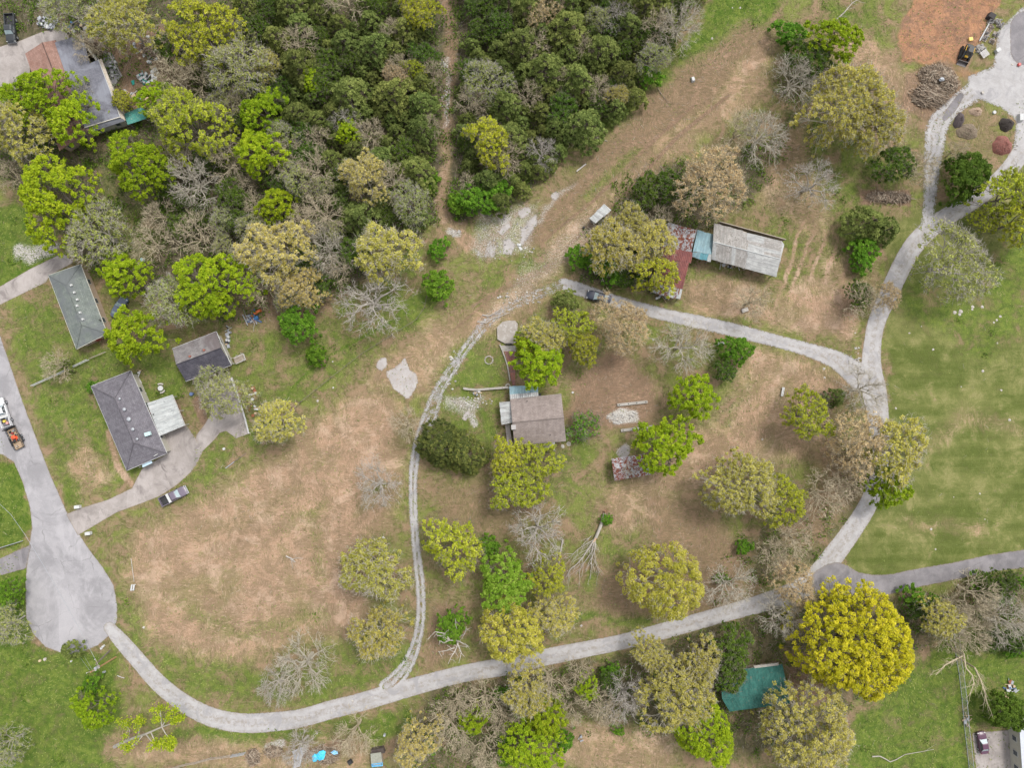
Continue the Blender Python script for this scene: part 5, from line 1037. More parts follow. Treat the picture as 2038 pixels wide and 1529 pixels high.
# white building cut by the right edge
h16 = thing("white_trailer_home", "long white trailer home cut off by the right edge, beside the concrete pad", "trailer home", tuple(V3(W(2060, 1490))[:2])+(0,))
K = P3([(2029, 1449), (2100, 1440), (2110, 1600), (2039, 1600)], 3.2); q = MB(); q.slab(K, .12); q.obj("roof", mat("white_roof_coating", (.48, .50, .53), (.42, .43, .46), fine=.06), h16)
wallset(h16, K, 3.0, M_SIDE, .15)
k = MB(); k.slab(P3([(2034, 1440), (2050, 1438), (2050, 1448), (2035, 1450)], 3.0), .1); k.obj("porch_roof", M_WHITE, h16)
# ------------------------------------------------------------------ vehicles (built at the origin, nose along +X, then turned and placed)
M_TYRE = mat("tyre_rubber", (.02, .02, .022), (.035, .035, .035), rough=.85, fine=.1)
M_RIM = mat("wheel_rim", (.45, .46, .48), (.35, .36, .38), rough=.35, metal=.6, fine=.05)
M_CGL = mat("car_glass", (.20, .27, .29), (.32, .38, .38), rough=.08, spec=.8, scale=1.2, fine=.03)
M_LAMP = mat("lamp_lens", (.75, .75, .72), (.6, .6, .58), rough=.15, spec=.7); M_TAIL = mat("tail_lens", (.35, .02, .02), (.25, .02, .02), rough=.2)
M_CHR = mat("bumper_metal", (.4, .41, .43), (.3, .31, .33), rough=.3, metal=.6)
def paint(name, c, c2=None, rough=.32): return mat(name, c, c2 or tuple(v*.88 for v in c), rough=rough, spec=.5, fine=.03, scale=.8)
def hull(name, st, m, root, smooth=True):
    """st: stations (x, half width, z low, z high, crown)"""
    vs, fs = [], []; n = 10
    for x, hw, z0, z1, cr in st:
        pr = [(-hw*.92, z0), (-hw, z0+(z1-z0)*.35), (-hw*.985, z0+(z1-z0)*.75), (-hw*.88, z1-.02), (-hw*.45, z1+cr), (hw*.45, z1+cr), (hw*.88, z1-.02), (hw*.985, z0+(z1-z0)*.75), (hw, z0+(z1-z0)*.35), (hw*.92, z0)]
        vs += [(x, y, z) for y, z in pr]
    for k in range(len(st)-1):
        for i in range(n): fs.append((k*n+i, k*n+(i+1) % n, (k+1)*n+(i+1) % n, (k+1)*n+i))
    fs += [tuple(range(n)), tuple(range((len(st)-1)*n+n-1, (len(st)-1)*n-1, -1))]
    q = MB(); q.add(vs, fs); return q.obj(name, m, root, smooth=smooth, bevel=.03, local=True)
def wheel(root, x, y, r, w_=.24):
    q = MB(); q.tube((x, y-w_/2, r), (x, y+w_/2, r), r, n=20); o = q.obj("wheel", M_TYRE, root, local=True, bevel=.03)
    q = MB(); s_ = 1 if y > 0 else -1; q.tube((x, y+s_*(w_/2-.02), r), (x, y+s_*(w_/2+.015), r), r*.62, n=16); q.obj("rim", M_RIM, o, local=True)
def greenhouse(root, x0, x1, x2, x3, hb, ht, z0, z1, pm, glass=M_CGL):
    """x0 rear base, x1 roof rear, x2 roof front, x3 windscreen base"""
    def Fq(nm, pts, m, t=.02):
        q = MB(); v = [V3(p) for p in pts]; n_ = (v[1]-v[0]).cross(v[2]-v[0]).normalized()*t
        q.add([p+n_*0 for p in v]+[p-n_ for p in v], [tuple(range(4)), (7, 6, 5, 4)]+[(i, 4+i, 4+(i+1) % 4, (i+1) % 4) for i in range(4)]); q.obj(nm, m, root, local=True)
    Fq("windscreen", [(x3, -hb, z0), (x3, hb, z0), (x2, ht, z1), (x2, -ht, z1)], glass)
    Fq("rear_window", [(x0, hb, z0), (x0, -hb, z0), (x1, -ht, z1), (x1, ht, z1)], glass)
    for s_ in (-1, 1):
        pts = [(x0, s_*hb, z0), (x3, s_*hb, z0), (x2, s_*ht, z1), (x1, s_*ht, z1)]; Fq("side_window", pts if s_ < 0 else pts[::-1], M_GLASS)
    q = MB()
    q.add([(x1-.06, -ht*1.04, z1), (x2+.05, -ht*1.04, z1), (x2+.05, ht*1.04, z1), (x1-.06, ht*1.04, z1), (x1+.1, -ht*.8, z1+.06), (x2-.1, -ht*.8, z1+.06), (x2-.1, ht*.8, z1+.06), (x1+.1, ht*.8, z1+.06)],
          [(0, 3, 2, 1), (4, 5, 6, 7), (0, 1, 5, 4), (1, 2, 6, 5), (2, 3, 7, 6), (3, 0, 4, 7)]); q.obj("roof_panel", pm, root, local=True, bevel=.02)
    q = MB()
    for s_ in (-1, 1):
        q.tube((x3, s_*hb, z0), (x2, s_*ht, z1), .045, n=5); q.tube((x0, s_*hb, z0), (x1, s_*ht, z1), .06, n=5); q.tube(((x0+x3)/2, s_*hb, z0), ((x1+x2)/2, s_*ht, z1), .04, n=5)
    q.obj("pillars", pm, root, local=True)
def lamps(root, xf, xr, w_, z):
    for s_ in (-1, 1):
        q = MB(); q.box((xf, s_*w_*.8, z), (.14, .34, .16)); q.obj("headlight", M_LAMP, root, local=True); q = MB(); q.box((xr, s_*w_*.86, z+.05), (.1, .2, .22)); q.obj("tail_light", M_TAIL, root, local=True)
        q = MB(); q.box((xf-1.35, s_*(w_+.13), z+.32), (.14, .22, .14)); q.obj("mirror", M_BLACK, root, local=True)
def pickup(label, px, py, deg, pm, L=5.6, box=None, bedm=M_BLACK, double=True, z=0.0, bumper=M_CHR):
    x, y, _ = W(px, py, 1.0); t = thing("pickup_truck", label, "pickup truck", (x, y, z), R(deg)); h = L/2; w_ = .98
    cab_r = -.10*L if double else .06*L; cab_r = -.06*L if double else cab_r
    hull("body", [(cab_r-.1, w_, .45, 1.12, .0), (cab_r+.8, w_, .42, 1.12, .0), (h*.42, w_, .42, 1.12, .03), (h*.72, w_*.98, .45, 1.08, .05), (h*.93, w_*.92, .48, 1.0, .04), (h, w_*.82, .52, .86, .02)], pm, t)
    greenhouse(t, cab_r-.05, cab_r+.2, h*.30, h*.50, w_*.86, w_*.70, 1.12, 1.68, pm)
    bl = cab_r-.12+h
    for nm, c, d in (("bed_side", (-h+bl/2, w_-.06, .82), (bl, .13, .62)), ("bed_side", (-h+bl/2, -w_+.06, .82), (bl, .13, .62)), ("tailgate", (-h+.05, 0, .82), (.10, 2*w_-.2, .6)), ("bed_front", (-h+bl-.04, 0, .85), (.08, 2*w_-.2, .6))):
        q = MB(); q.box(c, d); q.obj(nm, pm, t, local=True, bevel=.02)
    q = MB(); q.box((-h+bl/2, 0, .58), (bl-.1, 2*w_-.24, .06)); q.obj("bed_floor", bedm, t, local=True)
    for sx in (h*.64, -h*.60):
        for s_ in (-1, 1): wheel(t, sx, s_*(w_-.10), .39, .26)
    q = MB(); q.box((h+.02, 0, .55), (.16, 1.75, .22)); q.obj("front_bumper", bumper, t, local=True, bevel=.04); q = MB(); q.box((-h-.08, 0, .55), (.16, 1.8, .2)); q.obj("rear_bumper", M_CHR, t, local=True, bevel=.03)
    q = MB(); q.box((h*.98, 0, .78), (.06, 1.1, .22)); q.obj("grille", M_BLACK, t, local=True)
    lamps(t, h*.95, -h+.0, w_*.88, .84)
    if box:
        q = MB(); q.box((-h+bl-.38, 0, 1.20), (.50, 2*w_-.1, .16)); q.obj("toolbox", box, t, local=True, bevel=.02)
    return t
def sedan(label, px, py, deg, pm, L=4.5, w_=.88, cat="car"):
    x, y, _ = W(px, py, .8); t = thing("parked_car", label, cat, (x, y, 0), R(deg)); h = L/2
    hull("body", [(-h, w_*.80, .42, .82, .02), (-h*.9, w_*.94, .3, .92, .03), (-h*.55, w_, .26, .96, .02), (0, w_, .26, .93, .0), (h*.40, w_, .26, .93, .03), (h*.72, w_*.97, .28, .86, .05), (h*.92, w_*.88, .32, .74, .04), (h, w_*.70, .38, .62, .0)], pm, t)
    greenhouse(t, -h*.72, -h*.42, h*.08, h*.40, w_*.86, w_*.66, .93, 1.38, pm)
    for sx in (h*.62, -h*.60):
        for s_ in (-1, 1): wheel(t, sx, s_*(w_-.08), .32, .21)
    lamps(t, h*.92, -h*.97, w_*.85, .66)
    q = MB(); q.box((h*.985, 0, .42), (.06, 1.0, .16)); q.obj("grille", M_BLACK, t, local=True)
    return t
PK = pickup("dark plum-grey pickup with a white toolbox on the grass beside the driveway", 344, 988, 27, paint("plum_grey_paint", (.15, .125, .16)), 5.7, box=M_WHITE)
WT = pickup("white work pickup towing a trailer, cut by the left edge", 4, 822, 108, paint("white_paint", (.55, .55, .56)), 5.9, box=M_WHITE, bedm=mat("grey_bed_liner", (.14, .13, .15), (.1, .1, .1)))
x, y, _ = W(4, 822, 1)
for i, (dx, dy, dz, r_, m_) in enumerate(((-1.7, .2, .75, .28, mat("yellow_plastic", (.65, .48, .08))), (-2.2, -.3, .75, .3, mat("pink_crate", (.55, .3, .28))), (-1.1, -.4, .75, .3, M_STEEL), (-1.2, .45, .7, .25, M_BLACK))):
    a = R(108); xx, yy = x+dx*math.cos(a)-dy*math.sin(a), y+dx*math.sin(a)+dy*math.cos(a)
    q = MB(); q.tube((xx, yy, .61), (xx, yy, .61+r_*1.3), r_, r_*.9, 12); o = q.obj("bucket", m_, None); tag(o, ["yellow bucket in the white pickup's bed", "pinkish bucket at the tail of the white pickup's bed", "silver bucket in the white pickup's bed", "black bucket in the white pickup's bed"][i], "bucket")
BT = pickup("black pickup parked nose down at the top-left corner", 19, 54, -86, paint("black_paint", (.035, .038, .042)), 5.6)
DC = sedan("dark blue-black car half hidden under pale orange foliage on the upper lane", 1192, 591, -14+180, paint("midnight_paint", (.03, .035, .055)), 4.9, .93)
SD = sedan("dark maroon sedan parked on the concrete pad in the lower right corner", 1957, 1480, 99, paint("maroon_paint", (.10, .045, .075)), 4.3)
SD2 = sedan("dark car glimpsed under the trees north of the green-grey roofed house's yard", 236, 612, 60, paint("slate_blue_paint", (.10, .12, .17)), 4.4)
# trailer with a mower
tx, ty, _ = W(30, 873, .7); TR = thing("utility_trailer", "black-railed utility trailer with plank deck behind the white pickup", "trailer", (tx, ty, 0), R(116))
L_, w_ = 4.3, .95
for i in range(8):
    q = MB(); q.box((0, -w_+.12+i*.24, .52), (L_, .21, .05)); q.obj("deck_plank", mat("trailer_deck_wood", (.42, .31, .2), (.3, .22, .15), scale=3, fine=.2), TR, local=True)
q = MB()
for z in (.62, .95):
    for s_ in (-1, 1): q.box((0, s_*w_, z), (L_, .07, .07))
    q.box((L_/2, 0, z), (.07, 2*w_, .07)); q.box((-L_/2, 0, .6), (.07, 2*w_, .07))
for xx in (-L_/2, -L_/4, 0, L_/4, L_/2):
    for s_ in (-1, 1): q.box((xx, s_*w_, .75), (.06, .06, .5))
q.obj("rail", M_BLACK, TR, local=True)
q = MB(); q.tube((L_/2, -w_*.6, .5), (L_/2+1.2, 0, .5), .05, n=6); q.tube((L_/2, w_*.6, .5), (L_/2+1.2, 0, .5), .05, n=6); q.obj("hitch", M_BLACK, TR, local=True)
q = MB(); q.box((L_/2+.12, 0, 1.0), (.12, 2.3, .9)); q.obj("ramp_gate", M_BLACK, TR, local=True)
for s_ in (-1, 1):
    q = MB(); q.box((-.35, s_*(w_+.18), .72), (1.7, .26, .05)); q.obj("fender", M_BLACK, TR, local=True)
    for xx in (-.75, .05): wheel(TR, xx, s_*(w_+.17), .30, .2)
MW = thing("riding_mower", "orange-red riding mower strapped on the black-railed trailer", "mower", (tx, ty, .55), R(116)); M_OR = paint("orange_red_paint", (.65, .09, .03))
hull("hood", [(-.1, .42, .25, .62, .03), (.35, .42, .25, .62, .04), (.62, .34, .3, .52, .02)], M_OR, MW)
q = MB(); q.box((-.45, 0, .5), (.5, .5, .12)); q.box((-.68, 0, .75), (.12, .46, .45)); q.obj("seat", M_BLACK, MW, local=True, bevel=.03)
q = MB(); q.box((-.1, 0, .2), (.9, 1.15, .16)); q.obj("deck", M_OR, MW, local=True, bevel=.04)
q = MB(); q.ring((-.05, 0, .85), .17, .025, 16, 6); q.obj("steering_wheel", M_BLACK, MW, local=True)
for xx, r_ in ((-.55, .26), (.55, .2)):
    for s_ in (-1, 1): wheel(MW, xx, s_*.5, r_, .2)
for i, (dx, dy, m_, lb) in enumerate(((1.55, .35, M_BLACK, "black fuel can at the front of the trailer"), (1.5, -.45, M_CHR, "silver can at the front of the trailer"), (1.1, 0, paint("dark_red_paint", (.25, .03, .03)), "dark red engine unit ahead of the mower"), (-1.6, .3, M_WOODW, "short wooden block on the trailer's tail"))):
    a = R(116); q = MB(); xx, yy = tx+dx*math.cos(a)-dy*math.sin(a), ty+dx*math.sin(a)+dy*math.cos(a); q.box((xx, yy, .75), (.42, .36, .4), a, .85, .85); o = q.obj(["fuel_can", "metal_can", "engine_unit", "wood_block"][i], m_, None, bevel=.03); tag(o, lb, ["can", "can", "engine", "block"][i])
# skid steer
sx, sy, _ = W(1925, 105, .9); SK = thing("skid_steer_loader", "black tracked skid-steer loader with a yellow hood, bucket down on the mulch", "loader", (sx, sy, 0), R(-108)); M_YL = paint("loader_yellow", (.72, .42, .03)); M_BK = paint("loader_black", (.04, .04, .04), rough=.6)
hull("body", [(-1.5, .62, .5, 1.35, .02), (-.9, .66, .5, 1.55, .03), (.5, .66, .4, 1.1, .0), (.9, .55, .4, .8, .0)], M_BK, SK)
q = MB(); q.box((-.15, 0, 1.55), (1.3, 1.05, 1.0), 0, .85, .9); q.obj("cab", M_GLASS, SK, local=True, bevel=.04); q = MB(); q.box((-.2, 0, 2.08), (1.25, 1.02, .07)); q.obj("cab_roof", M_BK, SK, local=True, bevel=.03)
q = MB(); q.box((.72, 0, .95), (.42, .62, .2)); q.obj("step_plate", M_YL, SK, local=True, bevel=.03)
for s_ in (-1, 1):
    q = MB(); q.path([(-1.2, s_*.95, .45), (-1.35, s_*.95, .3), (-1.1, s_*.95, .14), (1.0, s_*.95, .14), (1.15, s_*.95, .35), (.95, s_*.95, .55), (-1.1, s_*.95, .6)], .2, .2, 6); q.obj("track", M_TYRE, SK, local=True)
    q = MB(); q.path([(-1.3, s_*.78, 1.55), (.3, s_*.8, 1.5), (1.2, s_*.78, .9), (1.6, s_*.7, .45)], .1, .09, 6); q.obj("lift_arm", M_BK, SK, local=True)
    q = MB(); q.tube((-.9, s_*.79, 1.66), (.1, s_*.8, 1.62), .05, n=6); q.obj("arm_stripe", M_YL, SK, local=True)
q = MB(); q.add([(1.5, -.98, .12), (1.5, .98, .12), (2.25, .98, .04), (2.25, -.98, .04), (1.5, -.98, .65), (1.5, .98, .65), (1.62, .98, .68), (1.62, -.98, .68)], [(0, 1, 2, 3), (0, 4, 5, 1), (4, 7, 6, 5), (0, 3, 7, 4), (1, 5, 6, 2)]); q.obj("bucket", mat("worn_bucket_steel", (.16, .14, .13), (.1, .09, .09), rough=.5), SK, local=True)
# ------------------------------------------------------------------ small things
def solo(mb, name, m, label, cat, group=None, **k):
    o = mb.obj(name, m, None, **k); return tag(o, label, cat, group)
def ctr(px, py, z=0): return W(px, py, z)
def boxpx(name, px, py, l, w_, h, deg, m, label, cat, z=0, group=None, tx=1, bevel=.02):
    x, y, _ = W(px, py, z+h); q = MB(); q.box((x, y, z+h/2), (l, w_, h), R(deg), tx, tx); return solo(q, name, m, label, cat, group, bevel=bevel)
def rock(px, py, d, seed, label, m=M_STONE, h=.35, group=None, name="boulder", e=1.0):
    x, y, _ = W(px, py); q = MB(); q.blob((0, 0, -.03), (d, d*e, d*h), seed); o = q.obj(name, m, None); o.location = (x, y, 0); o.rotation_euler = (0, 0, seed*1.3); return tag(o, label, "rock", group)
def stick(name, pts, r0, r1, m, label, cat, group=None, branches=0, n=7, seed=0):
    q = MB(); P = [V3(W(p[0], p[1], 0))+V3((0, 0, p[2])) for p in pts]; q.path(P, r0, r1, n); r = random.Random(seed)
    for i in range(branches):
        k = r.randrange(1, len(P)); a = lerp(P[k-1], P[k], r.random()); d = (P[k]-P[k-1]).normalized(); ang = r.choice([-1, 1])*r.uniform(.4, 1.2); L = r.uniform(.6, 2.2)
        dd = V3((d.x*math.cos(ang)-d.y*math.sin(ang), d.x*math.sin(ang)+d.y*math.cos(ang), r.uniform(-.05, .2))); b = a+dd*L*.5; c = b+V3((dd.x+r.uniform(-.3, .3), dd.y+r.uniform(-.3, .3), .1))*L*.5
        q.path([a, b, c], r1*.8, r1*.35, 5)
    return solo(q, name, m, label, cat, group)
# uprooted trunk with its branches
UT = thing("fallen_tree", "uprooted grey trunk lying with splayed leafless branches on the lower lawn", "fallen tree", tuple(W(1190, 1060)[:2])+(0,))
q = MB(); q.path([V3(W(1203, 1022))+V3((0, 0, .45)), V3(W(1196, 1044))+V3((0, 0, .45)), V3(W(1185, 1070))+V3((0, 0, .5))], .36, .30, 9); q.obj("trunk", BK_P, UT)
q = MB(); x, y, _ = W(1205, 1018)
for i in range(12): a = i*.55; q.tube((x, y, .5), (x+math.cos(a)*.9*(.6+.4*(i % 3)/2), y+math.sin(a)*.55+.25, .5+.55*math.sin(i*1.7)), .12, .02, 5)
q.obj("root_plate", mat("raw_root_wood", (.36, .22, .13), (.15, .09, .06), scale=4), UT)
q = MB(); q.path([V3(W(1186, 1068))+V3((0, 0, .5)), V3(W(1180, 1079))+V3((0, 0, .55))], .27, .1, 7); q.obj("split_end", mat("fresh_split_wood", (.55, .36, .22), (.42, .28, .18), scale=4), UT)
r = random.Random(3)
def limb(pts, r0, r1, k, seed):
    q = MB(); P = [V3(W(a, b))+V3((0, 0, z)) for a, b, z in pts]; q.path(P, r0, r1, 6); rr = random.Random(seed)
    for i in range(k):
        j = rr.randrange(1, len(P)); a = lerp(P[j-1], P[j], rr.random()); d = (P[-1]-P[0]).normalized(); ang = rr.choice([-1, 1])*rr.uniform(.25, .8); L = rr.uniform(1.0, 3.2)
        dd = V3((d.x*math.cos(ang)-d.y*math.sin(ang), d.x*math.sin(ang)+d.y*math.cos(ang), .05)); b = a+dd*L*.5+V3((0, 0, .1)); c = b+V3((dd.x+d.x*.6, dd.y+d.y*.6, rr.uniform(-.1, .25))).normalized()*L*.5; q.path([a, b, c], r1*1.1, .018, 5)
        for w__ in range(3): e = lerp(b, c, rr.random()); q.tube(e, e+V3((d.x+rr.uniform(-.8, .8), d.y+rr.uniform(-.8, .8), rr.uniform(-.1, .3)))*rr.uniform(.3, .8), .02, .008, 4)
    q.obj("branch", BK_P, UT)
limb([(1186, 1066, .5), (1175, 1085, .5), (1160, 1108, .4), (1148, 1122, .35), (1134, 1134, .3), (1126, 1148, .3)], .18, .05, 14, 1)
limb([(1183, 1070, .5), (1178, 1095, .6), (1170, 1108, .5), (1160, 1122, .4), (1152, 1140, .3)], .13, .04, 10, 2)
limb([(1184, 1072, .5), (1184, 1090, .6), (1177, 1112, .5), (1176, 1130, .4), (1175, 1152, .3)], .13, .04, 12, 3)
limb([(1184, 1078, .6), (1182, 1100, .6), (1186, 1122, .5), (1192, 1140, .3)], .10, .03, 10, 4)
limb([(1180, 1074, .6), (1165, 1082, .8), (1150, 1092, .6), (1136, 1106, .4), (1126, 1112, .3)], .09, .03, 9, 5)
limb([(1176, 1066, .6), (1168, 1072, .9), (1156, 1086, .7)], .07, .03, 5, 6)
stick("log", [(1120, 1073, .2), (1117, 1090, .2), (1114, 1108, .2), (1112, 1124, .15)], .19, .09, BK_P, "straight pale log lying left of the uprooted trunk's branches", "log", branches=2, seed=4)
# dead snag
SN = thing("dead_tree", "bleached dead snag with crooked bare limbs over the round green shrub", "dead tree", tuple(W(912, 1262)[:2])+(0,))
q = MB(); bx_, by_, _ = W(911, 1262); q.path([V3((bx_, by_, 0)), V3(W(910, 1272, 3)), V3(W(911, 1283, 5.5))], .32, .18, 8); q.obj("trunk", BK_P, SN)
r = random.Random(8)
for pts in (((911, 1270, 3), (905, 1250, 4.5), (907, 1240, 5.5), (906, 1232, 6)), ((911, 1276, 4), (895, 1275, 5), (884, 1280, 5.5), (874, 1276, 6)), ((911, 1283, 5.5), (905, 1298, 6), (898, 1308, 6.5), (892, 1322, 7)), ((911, 1283, 5.5), (918, 1300, 6), (915, 1314, 6.5)), ((911, 1270, 3), (925, 1262, 4.5), (928, 1248, 5.5)), ((911, 1276, 4), (926, 1284, 5), (934, 1288, 6)), ((905, 1290, 5), (888, 1296, 5.5), (872, 1298, 6)), ((895, 1275, 5), (886, 1262, 5.5), (866, 1258, 6), (852, 1272, 6)), ((895, 1275, 5), (880, 1268, 5.5), (868, 1264, 6))):
    q = MB(); P = [V3(W(*p)) for p in pts]; q.path(P, .13, .04, 6)
    for i in range(5):
        j = r.randrange(1, len(P)); a = lerp(P[j-1], P[j], r.random()); b = a+V3((r.uniform(-1, 1), r.uniform(-1, 1), r.uniform(0, .5))); q.path([a, b, b+V3((r.uniform(-.5, .5), r.uniform(-.5, .5), .1))], .05, .015, 5)
    q.obj("limb", BK_P, SN)
# leaning tree bottom left: pale trunk with sparse lime tufts
LT = thing("leaning_tree", "leaning pale trunk with sparse lime tufts above the bottom-left fence", "tree", tuple(W(226, 1488)[:2])+(0,))
q = MB(); P = [V3(W(228, 1487, .1)), V3(W(255, 1474, 3.0)), V3(W(290, 1462, 5.5)), V3(W(322, 1448, 7))]; q.path(P, .36, .12, 8); q.obj("trunk", BK_P, LT)
tips = []
for pts in (((255, 1474, 3), (258, 1455, 5), (250, 1440, 6)), ((275, 1466, 4.5), (280, 1440, 6), (275, 1432, 7)), ((290, 1462, 5.5), (300, 1475, 6.5), (315, 1486, 7)), ((322, 1448, 7), (335, 1425, 8), (350, 1412, 8.5)), ((322, 1448, 7), (345, 1440, 8), (362, 1430, 8)), ((322, 1448, 7), (320, 1425, 8), (318, 1408, 8)), ((300, 1458, 6), (310, 1480, 7), (340, 1490, 7)), ((322, 1448, 7), (330, 1462, 7.5), (342, 1475, 8)), ((285, 1464, 5), (270, 1482, 6), (250, 1492, 6.5))):
    q = MB(); P = [V3(W(*p)) for p in pts]; q.path(P, .11, .04, 6)
    for i in range(4): a = lerp(P[-2], P[-1], r.random()); b = a+V3((r.uniform(-1.2, 1.2), r.uniform(-1.2, 1.2), r.uniform(0, .6))); q.tube(a, b, .035, .012, 5); tips.append(b)
    q.obj("limb", BK_P, LT); tips += [P[-1], lerp(P[-2], P[-1], .6), lerp(P[-2], P[-1], .85)]
tp = np.array([tuple(t) for t in tips])-np.array(LT.location); c = np.repeat(tp, 46, 0); c = c+rng.normal(0, .34, c.shape)
Vv, Ff = leafquads(c, unit(rng.normal(0, .5, c.shape)+np.array([0, 0, .8])), rng.uniform(.12, .24, len(c)))
o = bpy.data.objects.new("crown", np_mesh("leaning_tree_crown", Vv, Ff, LM["L"], attrs={"tint": ('FLOAT', np.repeat(rng.random(len(c)), 4))})); C.objects.link(o); o.parent = LT
# branches leaning over the wire fence, lower right
for i, (nm, pts, sd_) in enumerate((("pale bare bough reaching down past the wire fence, the left of two", ((1918, 1302, 5), (1922, 1330, 6), (1935, 1345, 6.5), (1938, 1360, 7), (1930, 1385, 7.5)), 1), ("pale bare bough right of the wire fence, reaching towards the rubbish heap", ((1940, 1330, 5), (1952, 1355, 6), (1960, 1380, 6.5), (1965, 1402, 7)), 2), ("brown leafless trunk leaning over the lawn from the wire fence", ((1916, 1306, 3), (1900, 1314, 5), (1880, 1325, 6), (1862, 1345, 7)), 5))):
    t = thing("leaning_bare_tree", nm, "bare tree", tuple(W(pts[0][0], pts[0][1], pts[0][2])[:2])+(0,)); q = MB(); P = [V3(W(pts[0][0], pts[0][1], pts[0][2]))-V3((0, 0, pts[0][2]))]+[V3(W(*p)) for p in pts]; q.path(P, .2, .05, 7); q.obj("trunk", BK_T, t)
    rr = random.Random(sd_); q = MB()
    for k in range(16):
        j = rr.randrange(2, len(P)); a = lerp(P[j-1], P[j], rr.random()); d = (P[j]-P[j-1]).normalized(); b = a+V3((d.x+rr.uniform(-.7, .7), d.y+rr.uniform(-.7, .7), .2))*rr.uniform(1, 2.4); q.path([a, (a+b)/2+V3((0, 0, .15)), b], .045, .015, 5)
        for w__ in range(4): e = lerp(a, b, rr.uniform(.4, 1)); q.tube(e, e+V3((d.x+rr.uniform(-1, 1), d.y+rr.uniform(-1, 1), .1))*rr.uniform(.4, 1), .02, .008, 4)
    q.obj("branches", BK_T, t)
# white driftwood-like branches by the cistern, others about the clearing
stick("dead_branch", [(960, 627, .15), (973, 629, .15), (985, 624, .2), (998, 614, .2)], .13, .05, M_STONE, "white crooked branch left of the concrete cistern, the upper one", "branch", branches=3, seed=1)
stick("dead_branch", [(950, 640, .12), (968, 643, .15), (980, 634, .2), (1000, 628, .15), (1015, 622, .15)], .11, .05, M_STONE, "white crooked branch left of the concrete cistern, the lower one", "branch", branches=3, seed=2)
stick("dead_branch", [(1187, 274, .15), (1198, 278, .12), (1209, 281, .12)], .12, .06, BK_P, "short pale log on the grass at the cedar wood's rim", "branch")
stick("dead_branch", [(1308, 175, .2), (1316, 188, .2), (1330, 205, .2)], .07, .03, BK_D, "thin dark branch lying at the clearing's green edge", "branch", branches=2)
stick("dead_branch", [(570, 1107, .15), (575, 1109, .3), (580, 1111, .2), (588, 1119, .12)], .16, .07, M_STONE, "curled white stump branch alone in the tan field", "branch", branches=3, seed=5)
stick("dead_branch", [(1735, 1506, .15), (1750, 1505, .2), (1762, 1511, .2), (1770, 1516, .25), (1782, 1512, .2), (1800, 1502, .15), (1830, 1497, .12), (1858, 1492, .08)], .13, .04, BK_P, "long pale branch lying on the lawn at the bottom edge", "branch", branches=1)
stick("dead_branch", [(1658, 45, .5), (1675, 30, 1), (1690, 12, 1.2), (1705, 3, 1.2)], .14, .05, BK_P, "pale fallen limb above the lime tree at the top edge", "branch", branches=8, seed=3)
stick("dead_branch", [(234, 1345, .1), (241, 1348, .1), (248, 1350, .1)], .06, .05, M_WHITE, "short white stick on the grass below the utility poles", "branch")
stick("metal_pipe", [(450, 932, .2), (458, 926, .2), (467, 919, .2)], .09, .09, M_STEEL, "pale pipe on the grass between driveway and tan field, lower piece", "pipe")
stick("metal_pipe", [(468, 918, .2), (480, 910, .2), (490, 902, .2)], .06, .05, BK_D, "darker rail on the grass between driveway and tan field, upper piece", "pipe")
stick("metal_pipe", [(1948, 82, .2), (1960, 60, .2), (1973, 37, .2)], .14, .14, M_WHITE, "long white pipe beside the row of stone pallets", "pipe", n=10)
stick("metal_pipe", [(262, 1112, .2), (265, 1135, .2), (268, 1158, .2)], .06, .05, M_STONE, "thin pale rail standing in the grass east of the turning circle", "rail")
# concrete beams with holes
for nm, a, b in (("perforated pale concrete beam on the brown grass, the upper one", (1229, 806.5), (1289, 800)), ("perforated pale concrete beam partly under the lime tree", (1236, 857.5), (1300, 849.5))):
    A_, B_ = V3(W(*a, .4)), V3(W(*b, .4)); c = (A_+B_)/2; t = thing("concrete_beam", nm, "beam", (c.x, c.y, 0)); ang = math.atan2((B_-A_).y, (B_-A_).x); L = (B_-A_).length
    q = MB(); q.box((c.x, c.y, .2), (L, .55, .4), ang); q.obj("beam", M_CONC2, t, bevel=.03)
    for u in (.06, .36, .64, .94): p = lerp(A_, B_, u); q = MB(); q.tube((p.x, p.y, .38), (p.x, p.y, .405), .12, n=12); q.obj("socket", M_VOID, t)
# fire ring
FR = thing("stone_fire_ring", "ring of pale stones on the grass west of the brick walk", "fire ring", tuple(W(973, 717)[:2])+(0,)); x, y, _ = W(973, 717)
for i in range(16):
    a = i/16*6.283; q = MB(); q.blob((x+.78*math.cos(a), y+.78*math.sin(a), 0), (.32, .28, .22), i); q.obj("stone", M_STONE, FR)
# tyres
for px, py, lb, m_ in ((1130.6, 864, "whitewashed tyre lying by the east wall of the brown-roofed house", M_STONE), (763, 1071, "small white tyre ring on the tan field", M_WHITE)):
    x, y, _ = W(px, py); q = MB(); q.ring((x, y, .13), .27 if px > 1000 else .19, .11 if px > 1000 else .08, 18, 8); solo(q, "tyre", m_, lb, "tyre")
rock(1132, 884, .9, 3, "flat brown stone below the whitewashed tyre", h=.15); rock(1120, 889, .8, 4, "flat grey stone near the white tin lean-to", h=.15)
